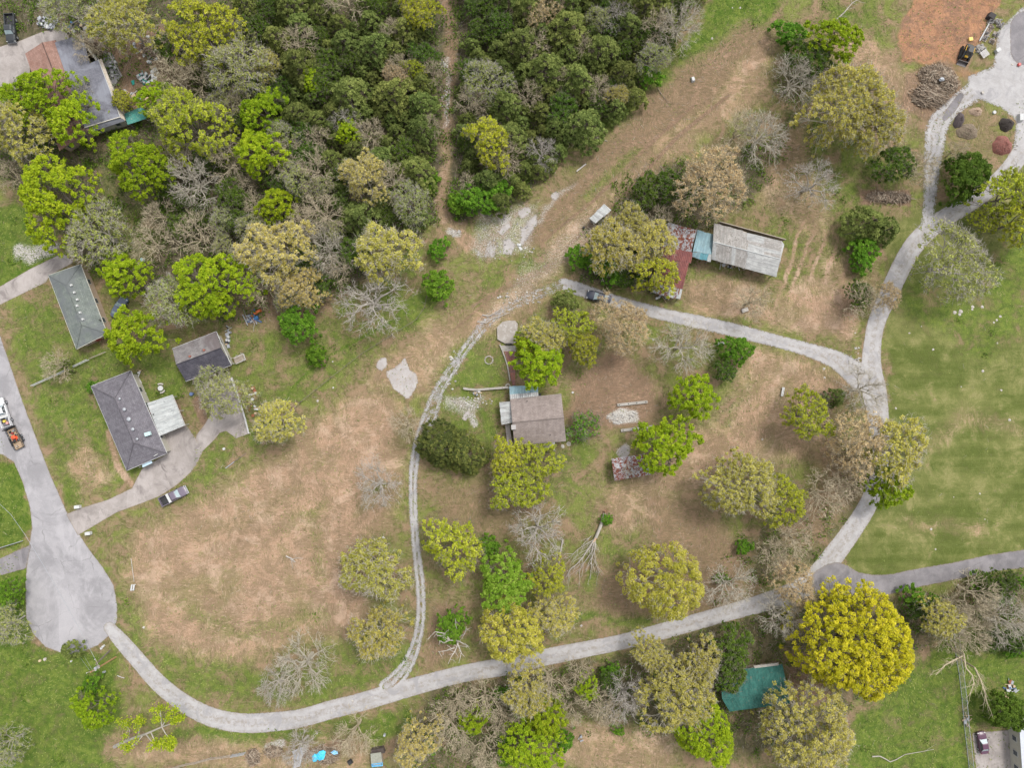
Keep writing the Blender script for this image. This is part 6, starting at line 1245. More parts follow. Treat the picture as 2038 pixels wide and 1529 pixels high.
# benches, boxes, tubs
def bench(px, py, deg, L, m, label, slats=3, w_=.5):
    x, y, _ = W(px, py, .45); t = thing("bench", label, "bench", (x, y, 0), R(deg))
    for i in range(slats): q = MB(); q.box((0, (i-(slats-1)/2)*w_/slats, .45), (L, w_/slats*.8, .05)); q.obj("slat", m, t, local=True)
    for s_ in (-1, 1): q = MB(); q.box((s_*L*.4, 0, .22), (.08, w_*.9, .42)); q.obj("leg", m, t, local=True)
    return t
bench(1436, 683, 8, 2.0, M_WHITE, "long narrow bench left of the green shrub by the upper lane"); bench(1558, 780, 80, 1.8, M_WHITE, "white bench on the dry grass north-west of the lone tree")
bench(261.5, 1170.5, 80, 1.2, M_WHITE, "white plank bench east of the turning circle, left of two", 1, .35); bench(266, 1170, 80, 1.2, M_WHITE, "white plank bench east of the turning circle, right of two", 1, .35)
boxpx("wooden_crate", 1483, 617, 1.3, .8, .45, 20, M_STONE, "pale open crate on the brown grass below the barn", "crate")
boxpx("white_tub", 1380, 156, .7, 1.0, .6, 15, M_WHITE, "white upturned tub in the middle of the clearing's top", "tub", tx=.75)
boxpx("utility_box", 152, 1010, 1.0, .6, .8, 5, M_WHITE, "white utility box on the lawn above the driveway mouth", "utility box"); boxpx("utility_box", 173.5, 1063, 1.0, .6, .8, 5, M_WHITE, "white utility box at the driveway's lower edge by the circle", "utility box")
boxpx("meter_box", 204, 1288, .45, .35, .5, 40, M_WHITE, "small white meter box at the circle's rim, right one", "meter box"); boxpx("meter_box", 200.5, 1292, .3, .4, .4, 30, M_WHITE, "small white meter box at the circle's rim, left one", "meter box")
boxpx("meter_box", 206, 1339, .5, .35, .4, 20, M_STEEL, "grey meter box on the grass below the utility poles", "meter box")
boxpx("white_box", 1988, 98, .9, .7, .7, 30, M_WHITE, "white box on the dark gravel beside the stone pallets", "box"); boxpx("yellow_box", 1933, 76.5, .75, .7, .35, 8, mat("yellow_board", (.78, .55, .18), (.7, .5, .16)), "square yellow box on the orange mulch", "box")
boxpx("red_can", 2030, 127, .5, .5, .4, 0, paint("red_can_paint", (.5, .05, .04)), "red can at the rim of the dark asphalt near the right edge", "can")
boxpx("white_tank", 2034, 232, .9, 1.6, .7, 0, M_WHITE, "white tank at the right edge beyond the dark mound", "tank", tx=.8)
boxpx("board", 1034, 491, .45, 1.5, .08, 35, M_WHITE, "bright white board on the gravel patches of the clearing", "board"); boxpx("white_bag", 1034, 487, .7, .6, .35, 10, M_WHITE, "crumpled white bag at the head of the bright white board", "bag", tx=.7)
boxpx("board_stack", 1157, 333, 2.4, .25, .2, 38, M_STONE, "pair of pale boards on the clearing below the wood", "boards"); boxpx("dark_bin", 1162, 452, .4, .4, .5, 0, M_BLACK, "small black bin by the little white-roofed shed", "bin")
for px, py, d_, m_, lb, ct in ((380.5, 784.5, .75, paint("navy_plastic", (.10, .14, .26)), "navy blue drum on the grass beside the concrete yard", "drum"), (444.5, 894, .5, M_WHITE, "round white cap on the grass south of the concrete yard", "cap"), (282.5, 517, .8, mat("pale_aqua_drum", (.35, .5, .5)), "aqua drum under the trees north of the green-grey roof", "drum"), (961, 893, .35, M_WHITE, "small white bucket west of the brown-roofed house", "bucket"), (1140, 781.5, .4, M_WHITE, "white bucket east of the brown roof", "bucket"), (765, 1464.5, .5, M_STEEL, "pale drum on the green grass at the bottom edge", "drum"), (1981, 222, .7, M_WHITE, "pale round stone on the island between the lanes", "stone"), (1957.5, 182.5, .6, M_STONE, "pale round lid on the gravel yard", "lid"), (140, 1318, .3, M_WHITE, "little white jug below the turning circle, left", "jug"), (87.5, 1314, .6, M_STONE, "pale tub below the turning circle's rim", "tub"), (77.5, 1317, .5, mat("tan_plastic", (.5, .4, .25)), "tan tub below the turning circle's rim", "tub")):
    x, y, _ = W(px, py, .4); q = MB(); q.tube((x, y, 0), (x, y, .5 if ct == "drum" else .25), d_/2, d_/2*.9, 14); q.ring((x, y, .5 if ct == "drum" else .25), d_/2*.88, .03, 14, 5); solo(q, {"drum": "plastic_drum", "cap": "concrete_disc", "bucket": "bucket", "stone": "round_stone", "lid": "stone_disc", "jug": "plastic_jug", "tub": "plastic_tub"}[ct], m_, lb, ct)
# patio set north of the carport
PS = thing("patio_table", "round white stone patio table behind the carport", "table", tuple(W(319.5, 773)[:2])+(0,)); x, y, _ = W(319.5, 773, .7)
q = MB(); q.tube((x, y, 0), (x, y, .7), .2, n=12); q.obj("pedestal", M_STONE, PS); q = MB(); q.tube((x, y, .7), (x, y, .78), .52, n=18); q.obj("tabletop", M_WHITE, PS)
for k, (px, py, d0) in enumerate(((319, 765, 90), (322, 780.5, -60))):
    q = MB(); x, y, _ = W(319.5, 773, .4); a0 = R(d0)
    vs = []
    for i in range(7):
        for r_ in (.75, 1.05):
            for z in (.32, .45): a = a0+(i-3)*.2; vs.append((x+r_*math.cos(a), y+r_*math.sin(a), z))
    fs = []
    for i in range(6):
        b = i*4; fs += [(b+1, b+5, b+7, b+3), (b, b+2, b+6, b+4), (b, b+4, b+5, b+1), (b+2, b+3, b+7, b+6)]
    fs += [(0, 1, 3, 2), (24, 26, 27, 25)]; q.add(vs, fs); solo(q, "curved_bench", M_STONE, ["curved white bench on the north side of the round patio table", "curved white bench on the south side of the round patio table"][k], "bench")
# low fence on the lawn between the two hip-roofed houses
def fence(name, label, pts, hgt, postm, railm, gap=2.4, rails=(.35, .8), board=0.0, mesh=False, lean=0, rr_=.05):
    P = [V3(W(*p)) for p in pts]; t = thing(name, label, "fence", (P[0].x, P[0].y, 0))
    for a, b in zip(P, P[1:]):
        d = b-a; L = d.length; d.normalize(); nn = V3((-d.y, d.x, 0)); n = max(1, round(L/gap))
        for i in range(n):
            p = a+d*(L*i/n); q = MB(); q.tube(p, p+nn*lean*hgt+V3((0, 0, hgt)), .06, n=6); q.obj("post", postm, t)
        for rz in rails:
            q = MB()
            if board: q.add([a+nn*lean*rz+V3((0, 0, rz)), b+nn*lean*rz+V3((0, 0, rz)), b+nn*(lean*rz+board)+V3((0, 0, rz+.13)), a+nn*(lean*rz+board)+V3((0, 0, rz+.13))], [(0, 1, 2, 3)]); q.tube(a+V3((0, 0, rz)), b+V3((0, 0, rz)), .07, n=4)
            else: q.tube(a+nn*lean*rz+V3((0, 0, rz)), b+nn*lean*rz+V3((0, 0, rz)), rr_, n=5)
            q.obj("rail", railm, t)
        if mesh:
            q = MB(); k = int(L/.28)
            for i in range(k):
                p = a+d*(L*i/k); q.tube(p, p+d*.5+nn*lean*hgt+V3((0, 0, hgt)), .013, n=3, cap=False); q.tube(p+d*.5, p+nn*lean*hgt+V3((0, 0, hgt)), .013, n=3, cap=False)
            q.obj("wire_mesh", M_STEEL, t)
    return t
fence("rail_fence", "white low rail fence on the lawn between the two hip-roofed houses", [(69, 768), (120, 745), (180, 716)], 1.2, M_WHITE, M_WHITE, rails=(.4, 1.15), board=.05, lean=0)
fence("rail_fence", "rusty stub of fence east of the white rail fence", [(183, 714), (214, 701)], 1.0, BK_D, M_WOODW, rails=(.5, .9))
fence("wire_fence", "silver chain-link fence running down the lawn at the lower right", [(1898, 1250), (1902, 1305), (1908, 1340), (1914, 1390), (1918, 1440), (1924, 1490), (1930, 1545)], 1.6, M_STEEL, M_STEEL, rails=(.1, 1.6), mesh=True, lean=0)
fence("wire_fence", "old wire fence with grey posts along the mowing line", [(850, 590), (846, 612), (830, 636), (780, 668), (720, 705), (660, 752), (600, 800), (560, 840), (520, 880)], 1.1, BK_D, BK_D, gap=4.5, rails=(.4, .75, 1.05), rr_=.015)
fence("board_fence", "broken grey board fence at the bottom-left edge", [(340, 1529), (370, 1520), (392, 1516), (420, 1508), (445, 1505), (462, 1502)], 1.1, M_WOODW, M_WOODW, gap=2.0, rails=(.4, .9), rr_=.08)
fence("metal_gate", "pale tubular gate at the east end of the broken board fence", [(463, 1502), (490, 1497)], 1.2, M_STEEL, M_STEEL, gap=1.3, rails=(.3, .6, .9, 1.2))
fence("metal_gate", "pale tubular gate left of the dark driveway at the left edge", [(-10, 1094), (48, 1076)], 1.2, M_STEEL, M_STEEL, gap=1.5, rails=(.3, .7, 1.15), rr_=.07)
fence("yard_wall", "white low wall along the east side of the concrete yard", [(462, 752), (474, 786), (483, 812), (490, 835), (497, 863)], .7, M_WHITE, M_WHITE, gap=1.5, rails=(.3, .66), rr_=.09)
fence("wire_fence", "short dark wire fence crossing the concrete yard", [(404, 787), (440, 788), (478, 791)], 1.0, BK_D, BK_D, gap=1.8, rails=(.5, 1.0), rr_=.025)
# utility poles and wires
def pole(label, base, top, h, m, arm, extras):
    x, y, _ = W(*base); tx_, ty_, _ = W(*top, h); t = thing("utility_pole", label, "utility pole", (x, y, 0)); q = MB(); q.tube((x, y, 0), (tx_, ty_, h), .17, .12, 10); q.obj("pole", m, t)
    d = V3((tx_, ty_, 0)).normalized(); n_ = V3((-d.y, d.x, 0)) if arm == 0 else V3((math.cos(R(arm)), math.sin(R(arm)), 0))
    q = MB(); a = V3((tx_, ty_, h-.4)); q.tube(a-n_*1.0, a+n_*1.0, .06, n=5); q.obj("crossarm", M_WOODW, t)
    for s_ in (-.9, 0, .9): q = MB(); q.tube(a+n_*s_, a+n_*s_+V3((0, 0, .25)), .07, n=8); q.obj("insulator", M_WHITE, t)
    if extras: q = MB(); q.tube(a+V3((.3, .3, -1.5)), a+V3((.3, .3, -.5)), .28, n=12); q.obj("transformer", M_STEEL, t)
    return a
pa = pole("brown timber utility pole with white insulators beside the gravel road's start", (230.5, 1308.5), (180, 1339), 7.2, mat("orange_brown_pole", (.34, .20, .10), (.26, .15, .08), scale=2), 15, True)
pb = pole("grey utility pole just behind the brown one, a wire running off it up the circle", (219, 1295), (191, 1323), 6.8, BK_D, -65, False)
q = MB(); A0 = V3(pb); B0 = V3(W(50, 1065, 6.0)); pts = [lerp(A0, B0, i/14)-V3((0, 0, 1.2*4*(i/14)*(1-i/14)*.3)) for i in range(15)]; q.path(pts, .028, .028, 4)
q.path([B0, V3(W(22, 1025, 6)), V3(W(-20, 985, 6))], .028, .028, 4); solo(q, "power_line", M_STEEL, "thin pale wire crossing the turning circle from the grey pole", "wire")
for k, (b_, lb) in enumerate((((157, 1306, 6), "guy wire left of the brown pole, the left one"), ((168, 1307, 6), "guy wire left of the brown pole, the right one"))):
    q = MB(); q.tube(V3(pa)+V3((-.4+k*.5, .2, 0)), V3(W(b_[0], b_[1], .1)), .02, n=4); solo(q, "guy_wire", M_STEEL, lb, "wire")
# gravel-edge stones, field rocks, rubble
for i, (px, py, d) in enumerate(((1900, 622, .9), (1912, 620, 1.1), (1910, 626, .8), (1936, 611, .8), (1935, 616, .6), (1955, 611, .8), (1991, 630, .7), (1984, 637, .6), (1978, 642, .6))):
    rock(px, py, d*.8, i, "pale flat rock in the scattered string of rocks on the green field", group="rocks on the green field", h=.2)
FIELD = [(1834, 650, "between the road and the string of rocks"), (1810, 663, "nearest the road bend in the green field"), (1857, 696, "tiny, above the middle of the green field"), (1956, 739, "right of centre in the green field"), (1913, 770, "in the middle of the green field"), (1985, 683, "under the string of rocks"), (1993, 777, "right of the middle rock of the green field"), (2009, 836, "near the right edge of the green field"), (1898, 990, "low in the green field, small"), (1950, 983, "low in the green field, brownish"), (1783, 813, "by the road above the arched trees"), (1853, 1054, "near the asphalt lane, left"), (1960, 1034, "near the asphalt lane, right"), (1862, 1094, "just above the asphalt lane")]
for i, (px, py, loc) in enumerate(FIELD): rock(px, py, .30+.08*(i % 4), 20+i, "small pale rock "+loc, h=.25)
ROADST = [(265, 1291, "at the start of the gravel road, upper"), (283, 1308, "at the start of the gravel road, lower"), (286, 1250, "on the grass above the gravel road's start"), (526, 1436, "on the gravel road below the tan field, left"), (607, 1430, "on the gravel road below the tan field, middle"), (702, 1396, "on the gravel road near the drive's mouth, left"), (740, 1388, "on the gravel road near the drive's mouth, right"), (660, 1420, "on the gravel road above the blue tarpaulins"), (1157, 1246, "white speck on the lower lawn right of the grove"), (631, 1461, "beside the road above the blue tarpaulins"), (1300, 676, "left of the silvery round tree"), (1312, 690, "just left of the silvery round tree"), (1458, 15, "at the very top of the clearing, left"), (1473, 15, "at the very top of the clearing, right"), (1417, 76, "on the green verge at the top of the clearing"), (1702, 663, "on the dry grass left of the road"), (1641, 752, "on the grass left of the road junction"), (1640, 734, "upper, left of the road junction"), (662, 720, "on the mowing line, right"), (663, 772, "pale, on the tan field's upper edge"), (632, 798, "on the mowing line, left"), (1990, 1248, "at the right side scrub"), (1907, 1165, "below the asphalt lane"), (2014, 128, "on the rim of the dark asphalt"), (1030, 556, "on the clearing below the white board"), (1517, 875, "on the dry slope")]
for i, (px, py, loc) in enumerate(ROADST): rock(px, py, .34+.1*(i % 3), 50+i, "pale stone "+loc, h=.3)
def heap(name, label, cat, px, py, rx, ry, n, make, seed=0):
    t = thing(name, label, cat, tuple(W(px, py)[:2])+(0,)); r = random.Random(seed)
    for i in range(n):
        a = r.uniform(0, 6.28); q_ = math.sqrt(r.random()); make(t, r, px+rx*q_*math.cos(a), py+ry*q_*math.sin(a), q_, i)
    return t
RB = [mat("limestone_rubble_%d" % i, c, tuple(v*.8 for v in c)) for i, c in enumerate(((.40, .38, .35), (.30, .28, .26), (.48, .46, .43)))]
def mk_rub(t, r, px, py, q_, i): q = MB(); x, y, _ = W(px, py); d = r.uniform(.18, .5); q.blob((x, y, -.02), (d, d*r.uniform(.6, 1), d*.45), r.randrange(999), 7); q.obj("stone", RB[i % 3], t)
heap("rubble_patch", "spread of white broken stone between the two concrete beams", "rubble", 1228, 833, 20, 11, 50, mk_rub, 1)
heap("rubble_patch", "thinner spread of white stone east of the broken stone", "rubble", 1255, 826, 12, 10, 22, mk_rub, 31)
heap("rubble_patch", "white stone rubble on the dirt track deep in the wood", "rubble", 886, 205, 9, 26, 40, mk_rub, 2)
heap("rubble_patch", "white stone rubble high on the dirt track", "rubble", 884, 128, 8, 12, 22, mk_rub, 3)
heap("rubble_patch", "pale rocky scrape beside the lower end of the dirt track", "rubble", 905, 463, 13, 8, 22, mk_rub, 4)
heap("rubble_patch", "pale stones strewn west of the brown-roofed house", "rubble", 940, 800, 40, 12, 40, mk_rub, 5)
heap("rubble_patch", "loose white stones along the drive's wide top end", "rubble", 900, 735, 14, 40, 30, mk_rub, 6)
heap("rubble_patch", "stones along the lane bend near the silvery branches", "rubble", 1040, 595, 50, 14, 40, mk_rub, 7)
heap("rubble_patch", "scattered stones of the clearing's west end", "rubble", 1010, 480, 60, 40, 60, mk_rub, 8)
heap("rubble_patch", "stones where the upper lane meets the road", "rubble", 1705, 720, 16, 30, 40, mk_rub, 9)
# pallets of stone in two columns
M_PAL = [mat("pallet_stone_%d" % i, c, tuple(v*.7 for v in c), fine=.25, scale=3) for i, c in enumerate(((.34, .32, .31), (.44, .42, .40), (.36, .29, .24), (.28, .27, .26)))]
for i, (px, py, mi, loc) in enumerate(((1970, 44, 3, "topmost on the mulch side"), (1984, 43, 1, "topmost on the asphalt side"), (1989, 50, 0, "second on the asphalt side"), (1970, 56, 2, "second on the mulch side, rusty tinted"), (1964, 66, 2, "third on the mulch side"), (1981, 68, 1, "third on the asphalt side"), (1958, 77, 0, "fourth on the mulch side"), (1974, 82, 2, "last on the asphalt side"))):
    t = thing("stone_pallet", "pallet of stacked grey stone, "+loc, "pallet of stone", tuple(W(px, py)[:2])+(0,), R(-28)); q = MB(); q.box((0, 0, .06), (1.1, 1.0, .12)); q.obj("pallet", M_WOODW, t, local=True); r = random.Random(i)
    for j in range(14): q = MB(); d = r.uniform(.28, .42); q.blob((r.uniform(-.4, .4), r.uniform(-.38, .38), .12+.22*(j//6)), (d, d, .3), j+i*20, 6, flat=.3); q.obj("stone", M_PAL[(mi+j) % 4 if j % 3 == 0 else mi], t, local=True)
t = thing("slatted_pallet", "silvery slatted pallet leaning on the rock heap beside the loader", "pallet", tuple(W(1957, 108)[:2])+(0,), R(35))
for i in range(8): q = MB(); q.box((0, (i-3.5)*.17, .4), (1.5, .12, .05)); q.obj("slat", mat("silver_grey_boards", (.5, .48, .47), (.4, .38, .37)), t, local=True)
for s_ in (-.6, 0, .6): q = MB(); q.box((s_, 0, .33), (.1, 1.3, .09)); q.obj("runner", M_WOODW, t, local=True)
heap("rock_heap", "heap of white broken rock between the loader and the silvery pallet", "rock heap", 1950, 97, 10, 9, 34, lambda t, r, px, py, q_, i: (lambda q: (q.blob((*W(px, py)[:2], .25*(1-q_)), (.5, .42, .35), i, 7), q.obj("rock", RB[i % 3], t)))(MB()), 10)
boxpx("black_box", 1976, 30, 1.5, 1.2, .9, -30, mat("charred_black", (.05, .045, .045)), "black bin at the top end of the stone pallets", "bin", tx=.85)
# brush piles, mulch mounds
ST = [mat("brush_wood_%d" % i, c, tuple(v*.75 for v in c)) for i, c in enumerate(((.30, .225, .16), (.15, .11, .08), (.40, .33, .25)))]
def brush(label, px, py, rx, ry, n, seed, dirn=None, hgt=1.2, big=True):
    t = thing("brush_pile", label, "brush pile", tuple(W(px, py)[:2])+(0,)); r = random.Random(seed)
    q = MB(); x, y, _ = W(px, py); q.blob((x, y, -.05), (rx*S*1.9, ry*S*1.9, hgt*.8), seed, 14, .2); q.obj("core", mat("brush_core_litter", (.14, .105, .075), (.09, .07, .05), scale=3, fine=.3, c3=(.2, .15, .1)), t)
    qs = [MB(), MB(), MB()]
    for i in range(n):
        a = r.uniform(0, 6.28); k = math.sqrt(r.random()); cx, cy = W(px+rx*k*math.cos(a), py+ry*k*math.sin(a))[:2]; z = hgt*(1-k*k)*.8+.15; th = (r.gauss(dirn, .35) if dirn is not None else r.uniform(0, 6.28)); L = r.uniform(.5, 1.7)*(1.4 if dirn is not None else 1)
        d = V3((math.cos(th), math.sin(th), r.uniform(-.15, .15))); bnd = V3((-d.y, d.x, 0))*r.uniform(-.3, .3); rad = r.choice([.02, .03, .035, .05, .08])
        qs[i % 3].path([V3((cx, cy, z))-d*L*.5, V3((cx, cy, z+.06))+bnd, V3((cx, cy, z))+d*L*.5], rad, rad*.5, 4)
    for q, m_ in zip(qs, ST):
        o = q.obj("sticks", m_, t); o['kind'] = "stuff"
    return t
brush("upper brush pile of tangled pale sticks below the orange mulch", 1862, 150, 34, 22, 420, 1); brush("lower brush pile of long brown stems combed one way", 1850, 192, 36, 24, 380, 2, dirn=-.55); brush("grey twig end of the upper brush pile towards the gravel yard", 1885, 165, 20, 22, 240, 3)
x, y, _ = W(1875, 157, 1.2); q = MB(); q.blob((x, y, 1.1), (1.0, .8, .35), 5); solo(q, "foil_bag", M_STEEL, "crumpled silvery bag on top of the upper brush pile", "bag")
brush("heap of brown cut brush at the bottom edge, left of the blue tarpaulins", 505, 1507, 14, 16, 160, 4, hgt=.8); brush("flatter brush heap beside the bottom-edge heap", 545, 1496, 18, 12, 150, 5, hgt=.5); brush("brush heap around the blue tarpaulins", 650, 1503, 28, 18, 220, 6, hgt=.4)
brush("branches piled against the flat roof's north-east corner", 188, 95, 26, 16, 200, 7, dirn=-.9, hgt=2.2); brush("leafy brown brush strip above the dark thicket", 1768, 394, 48, 12, 280, 8, hgt=.8); brush("cut limbs heaped in the scrap yard", 312, 95, 30, 24, 260, 9, hgt=1.0)
brush("tangle of sticks left of the wide thin-leaved oak", 1655, 145, 22, 12, 170, 10, hgt=.8); brush("coiled grey vines under the wide thin-leaved oak", 1754, 250, 14, 12, 140, 11, hgt=.6)
def mound(label, px, py, rx, ry, h, m_, seed):
    x, y, _ = W(px, py); n = 40; k = 12; vs = [(0, 0, h)]; fs = []; r = random.Random(seed)
    for j in range(1, k+1):
        t_ = j/k
        for i in range(n): a = i/n*6.283; g = 1+.07*math.sin(3*a+seed)+.04*math.sin(7*a); vs.append((rx*S*t_*g*math.cos(a), ry*S*t_*g*math.sin(a), h*(1-t_*t_)+r.uniform(-.06, .06)*(1 if j < k else 0)-(.03 if j == k else 0)))
    fs += [(0, 1+i, 1+(i+1) % n) for i in range(n)]
    for j in range(k-1): fs += [(1+j*n+i, 1+(j+1)*n+i, 1+(j+1)*n+(i+1) % n, 1+j*n+(i+1) % n) for i in range(n)]
    q = MB(); q.add(vs, fs); o = q.obj("mulch_mound", m_, None); o.location = (x, y, 0); tag(o, label, "mound"); return o
mound("round mound of dark mulch near the right edge", 2002, 248, 15, 14, 1.2, mat("dark_mulch", (.055, .045, .04), (.035, .03, .027), scale=6, fine=.4, c3=(.09, .07, .055)), 1)
o = mound("long dark mulch mound at the left of the island", 1908, 240, 10, 17, 1.0, mat("purple_brown_mulch", (.10, .08, .08), (.07, .055, .055), scale=6, fine=.4), 2); o.rotation_euler.z = -.4
mound("red mulch mound near the right edge", 1994, 290, 20, 20, 1.3, mat("red_mulch", (.24, .09, .075), (.15, .075, .06), scale=3, fine=.35, c3=(.3, .14, .1)), 3)
o = mound("brown soil mound in the middle of the island", 1925, 262, 22, 16, .8, mat("brown_soil", (.20, .15, .11), (.13, .10, .075), scale=3, fine=.3, c3=(.1, .13, .04)), 4)
o = mound("low tan soil mound at the top of the island", 1942, 222, 14, 9, .5, mat("tan_soil", (.34, .25, .18), (.26, .19, .14), scale=3, fine=.3), 5)
heap("rock_heap", "white rocks beside the red mulch mound at the lane edge", "rock heap", 2019, 290, 6, 9, 12, mk_rub, 21); heap("rock_heap", "grey rocks above the wide thin-leaved oak", "rock heap", 1662, 140, 12, 6, 16, mk_rub, 22)
# scrap
SC = [M_WHITE, M_STEEL, mat("scrap_grey", (.3, .31, .33)), mat("scrap_dark", (.06, .06, .065)), mat("scrap_wood", (.45, .34, .22)), mat("scrap_blue", (.07, .14, .28)), mat("scrap_teal", (.04, .30, .24)), mat("scrap_rust", (.25, .10, .05))]
SCN = ["white", "silver", "grey", "black", "wooden", "blue", "teal", "rusty"]
def scrap(px, py, rx, ry, n, pal, where, seed, big=1.0):
    r = random.Random(seed)
    for i in range(n):
        a = r.uniform(0, 6.28); k = math.sqrt(r.random()); x, y, _ = W(px+rx*k*math.cos(a), py+ry*k*math.sin(a)); ci = r.choice(pal); m_ = SC[ci]; s_ = r.choice(["board", "sheet", "crate", "pipe", "drum"]); q = MB(); z = .1+r.random()*.35; th = r.uniform(0, 3.14)
        if s_ == "board": q.box((x, y, z), (r.uniform(.9, 1.9)*big, r.uniform(.12, .3), .06), th)
        elif s_ == "sheet": q.box((x, y, z), (r.uniform(.6, 1.2)*big, r.uniform(.5, .9)*big, .06), th)
        elif s_ == "crate": q.box((x, y, z+.1), (r.uniform(.4, .7)*big, r.uniform(.35, .6)*big, .4), th, .9, .9)
        elif s_ == "pipe": d = V3((math.cos(th), math.sin(th), r.uniform(-.1, .1))); q.tube(V3((x, y, z))-d*.8, V3((x, y, z))+d*.8, .06, n=7)
        else: q.tube((x, y, 0), (x, y, .55), .24, n=12)
        solo(q, "scrap_"+s_, m_, "%s scrap %s %s" % (SCN[ci], s_, where), s_, "scrap "+s_+"s "+where, bevel=.015 if s_ == "crate" else 0)
scrap(97, 44, 20, 13, 46, [0, 1, 1, 2, 3, 0, 2], "in the metal heap by the top-left asphalt", 1); scrap(150, 55, 28, 9, 22, [2, 3, 5, 2, 4], "north of the flat grey roof", 2); scrap(289, 158, 13, 10, 24, [0, 0, 1, 6, 3], "in the scrap yard around the teal sheet", 3)
scrap(300, 100, 36, 26, 34, [0, 1, 4, 2, 0], "among the cut limbs of the scrap yard", 4); scrap(275, 190, 32, 12, 22, [0, 4, 0, 2, 4], "at the scrap yard's lower side", 5); scrap(308, 150, 9, 12, 9, [0, 0], "in the white strips of the scrap yard", 6, 1.3)
scrap(505, 632, 13, 9, 22, [2, 5, 1, 3, 5, 7, 0], "in the pile under the cream-gold oak", 7); scrap(455, 668, 6, 22, 16, [0, 2, 4, 3], "along the outbuilding's east end", 8, .8); scrap(280, 770, 6, 34, 16, [0, 2, 3, 4], "along the hip-roofed house's east wall", 9, .7)
scrap(2008, 1378, 12, 22, 26, [0, 4, 7, 2, 5], "in the rubbish heap near the right edge", 10, .8); scrap(1925, 1432, 7, 12, 10, [4, 4, 2], "in the brown patch by the chain-link fence", 11, .9); scrap(505, 800, 10, 28, 18, [4, 0, 7], "east of the yard's white wall", 12, .9)
scrap(1452, 528, 26, 4, 14, [2, 0, 4, 3], "along the long barn's open side", 13, .8); scrap(1322, 592, 18, 5, 12, [0, 2, 4], "along the striped lean-to", 14, .7); scrap(955, 782, 10, 5, 8, [2, 0, 4], "below the retaining wall", 15, .7); scrap(225, 135, 8, 22, 12, [0, 0, 1], "on the patio beside the flat roof", 16, .7)
scrap(245, 610, 14, 14, 12, [2, 5, 3], "under the trees between the two roofs", 17, .9); scrap(1070, 787, 8, 4, 5, [3, 2], "at the blue lean-to's east end", 18, .7); scrap(1160, 1470, 10, 6, 3, [2], "on the lawn of the bottom centre", 19, .5); scrap(1770, 235, 10, 16, 14, [3, 2, 3], "beside the coiled vines", 20, .9)
# orange and blue items in the pile
boxpx("orange_kayak_shell", 511, 621, 1.7, .6, .5, 30, mat("orange_plastic", (.55, .14, .05), (.45, .11, .04)), "orange plastic shell in the pile under the cream-gold oak", "shell", tx=.8); boxpx("blue_barrel", 509, 633, .9, .6, .6, 30, mat("blue_plastic", (.05, .14, .3)), "blue barrel in the pile under the cream-gold oak", "barrel")
stick("white_pole", [(485, 627, .5), (490, 637, .5), (495, 648, .5)], .1, .1, M_STEEL, "straight white pole at the left of the pile under the cream-gold oak", "pole"); stick("swing_frame", [(494, 640, .8), (500, 630, 1.2), (505, 638, 1.0), (509, 645, .6)], .05, .05, M_STEEL, "bent silvery tube frame in the pile under the cream-gold oak", "frame", branches=4)
# tarps
def tarp(label, pts, z, m_, seed):
    q = MB(); P = [V3(W(*p)) for p in pts]; cen = sum(P, V3())/len(P); n = len(P); r = random.Random(seed); vs = [tuple(cen+V3((0, 0, z)))]; k = 5
    for j in range(1, k+1):
        for p in P: v = lerp(cen, p, j/k); vs.append((v.x, v.y, max(.03, z*(1-.45*(j/k)**2)+r.uniform(-.1, .1))))
    fs = [(0, 1+i, 1+(i+1) % n) for i in range(n)]
    for j in range(k-1): fs += [(1+j*n+i, 1+(j+1)*n+i, 1+(j+1)*n+(i+1) % n, 1+j*n+(i+1) % n) for i in range(n)]
    q.add(vs, fs); return solo(q, "tarpaulin", m_, label, "tarpaulin")
BTM = mat("bright_blue_tarp", (.04, .42, .66), (.07, .52, .74), scale=2.5, c3=(.15, .62, .8), fine=.1, rough=.5)
tarp("bright blue tarpaulin over the brush, left and lower of three", [(622, 1504), (627, 1498), (632, 1500), (634, 1508), (631, 1514), (625, 1515), (622, 1510)], .9, BTM, 1); tarp("bright blue tarpaulin over the brush, the middle one", [(631, 1500), (637, 1493), (645, 1491), (650, 1495), (648, 1503), (646, 1509), (637, 1512), (633, 1508)], .95, BTM, 2); tarp("small pale blue tarpaulin right of the two bright ones", [(659, 1496), (666, 1492), (673, 1494), (674, 1499), (666, 1501)], .8, mat("pale_blue_tarp", (.12, .4, .68), (.4, .62, .8), scale=3), 3)
tarp("grey tarpaulin under the white-limbed tree at the bottom edge", [(582, 1495), (600, 1488), (604, 1500), (598, 1525), (584, 1530), (586, 1510)], .3, mat("grey_tarp", (.40, .40, .42), (.33, .33, .35)), 4); tarp("teal sheet in the scrap yard", [(281, 158), (290, 152), (301, 160), (299, 168), (286, 169)], .3, SC[6], 5); tarp("small teal sheet left of the larger teal sheet", [(261, 161), (268, 159), (269, 168), (264, 170)], .3, SC[6], 6)
boxpx("black_cart", 696, 1520, .9, .9, .6, 30, M_BLACK, "small black cart below the blue tarpaulins", "cart", tx=.8)
boxpx("toy_truck", 417, 765, .5, .4, .3, 30, mat("yellow_toy", (.65, .55, .05)), "little yellow toy on the concrete yard", "toy")
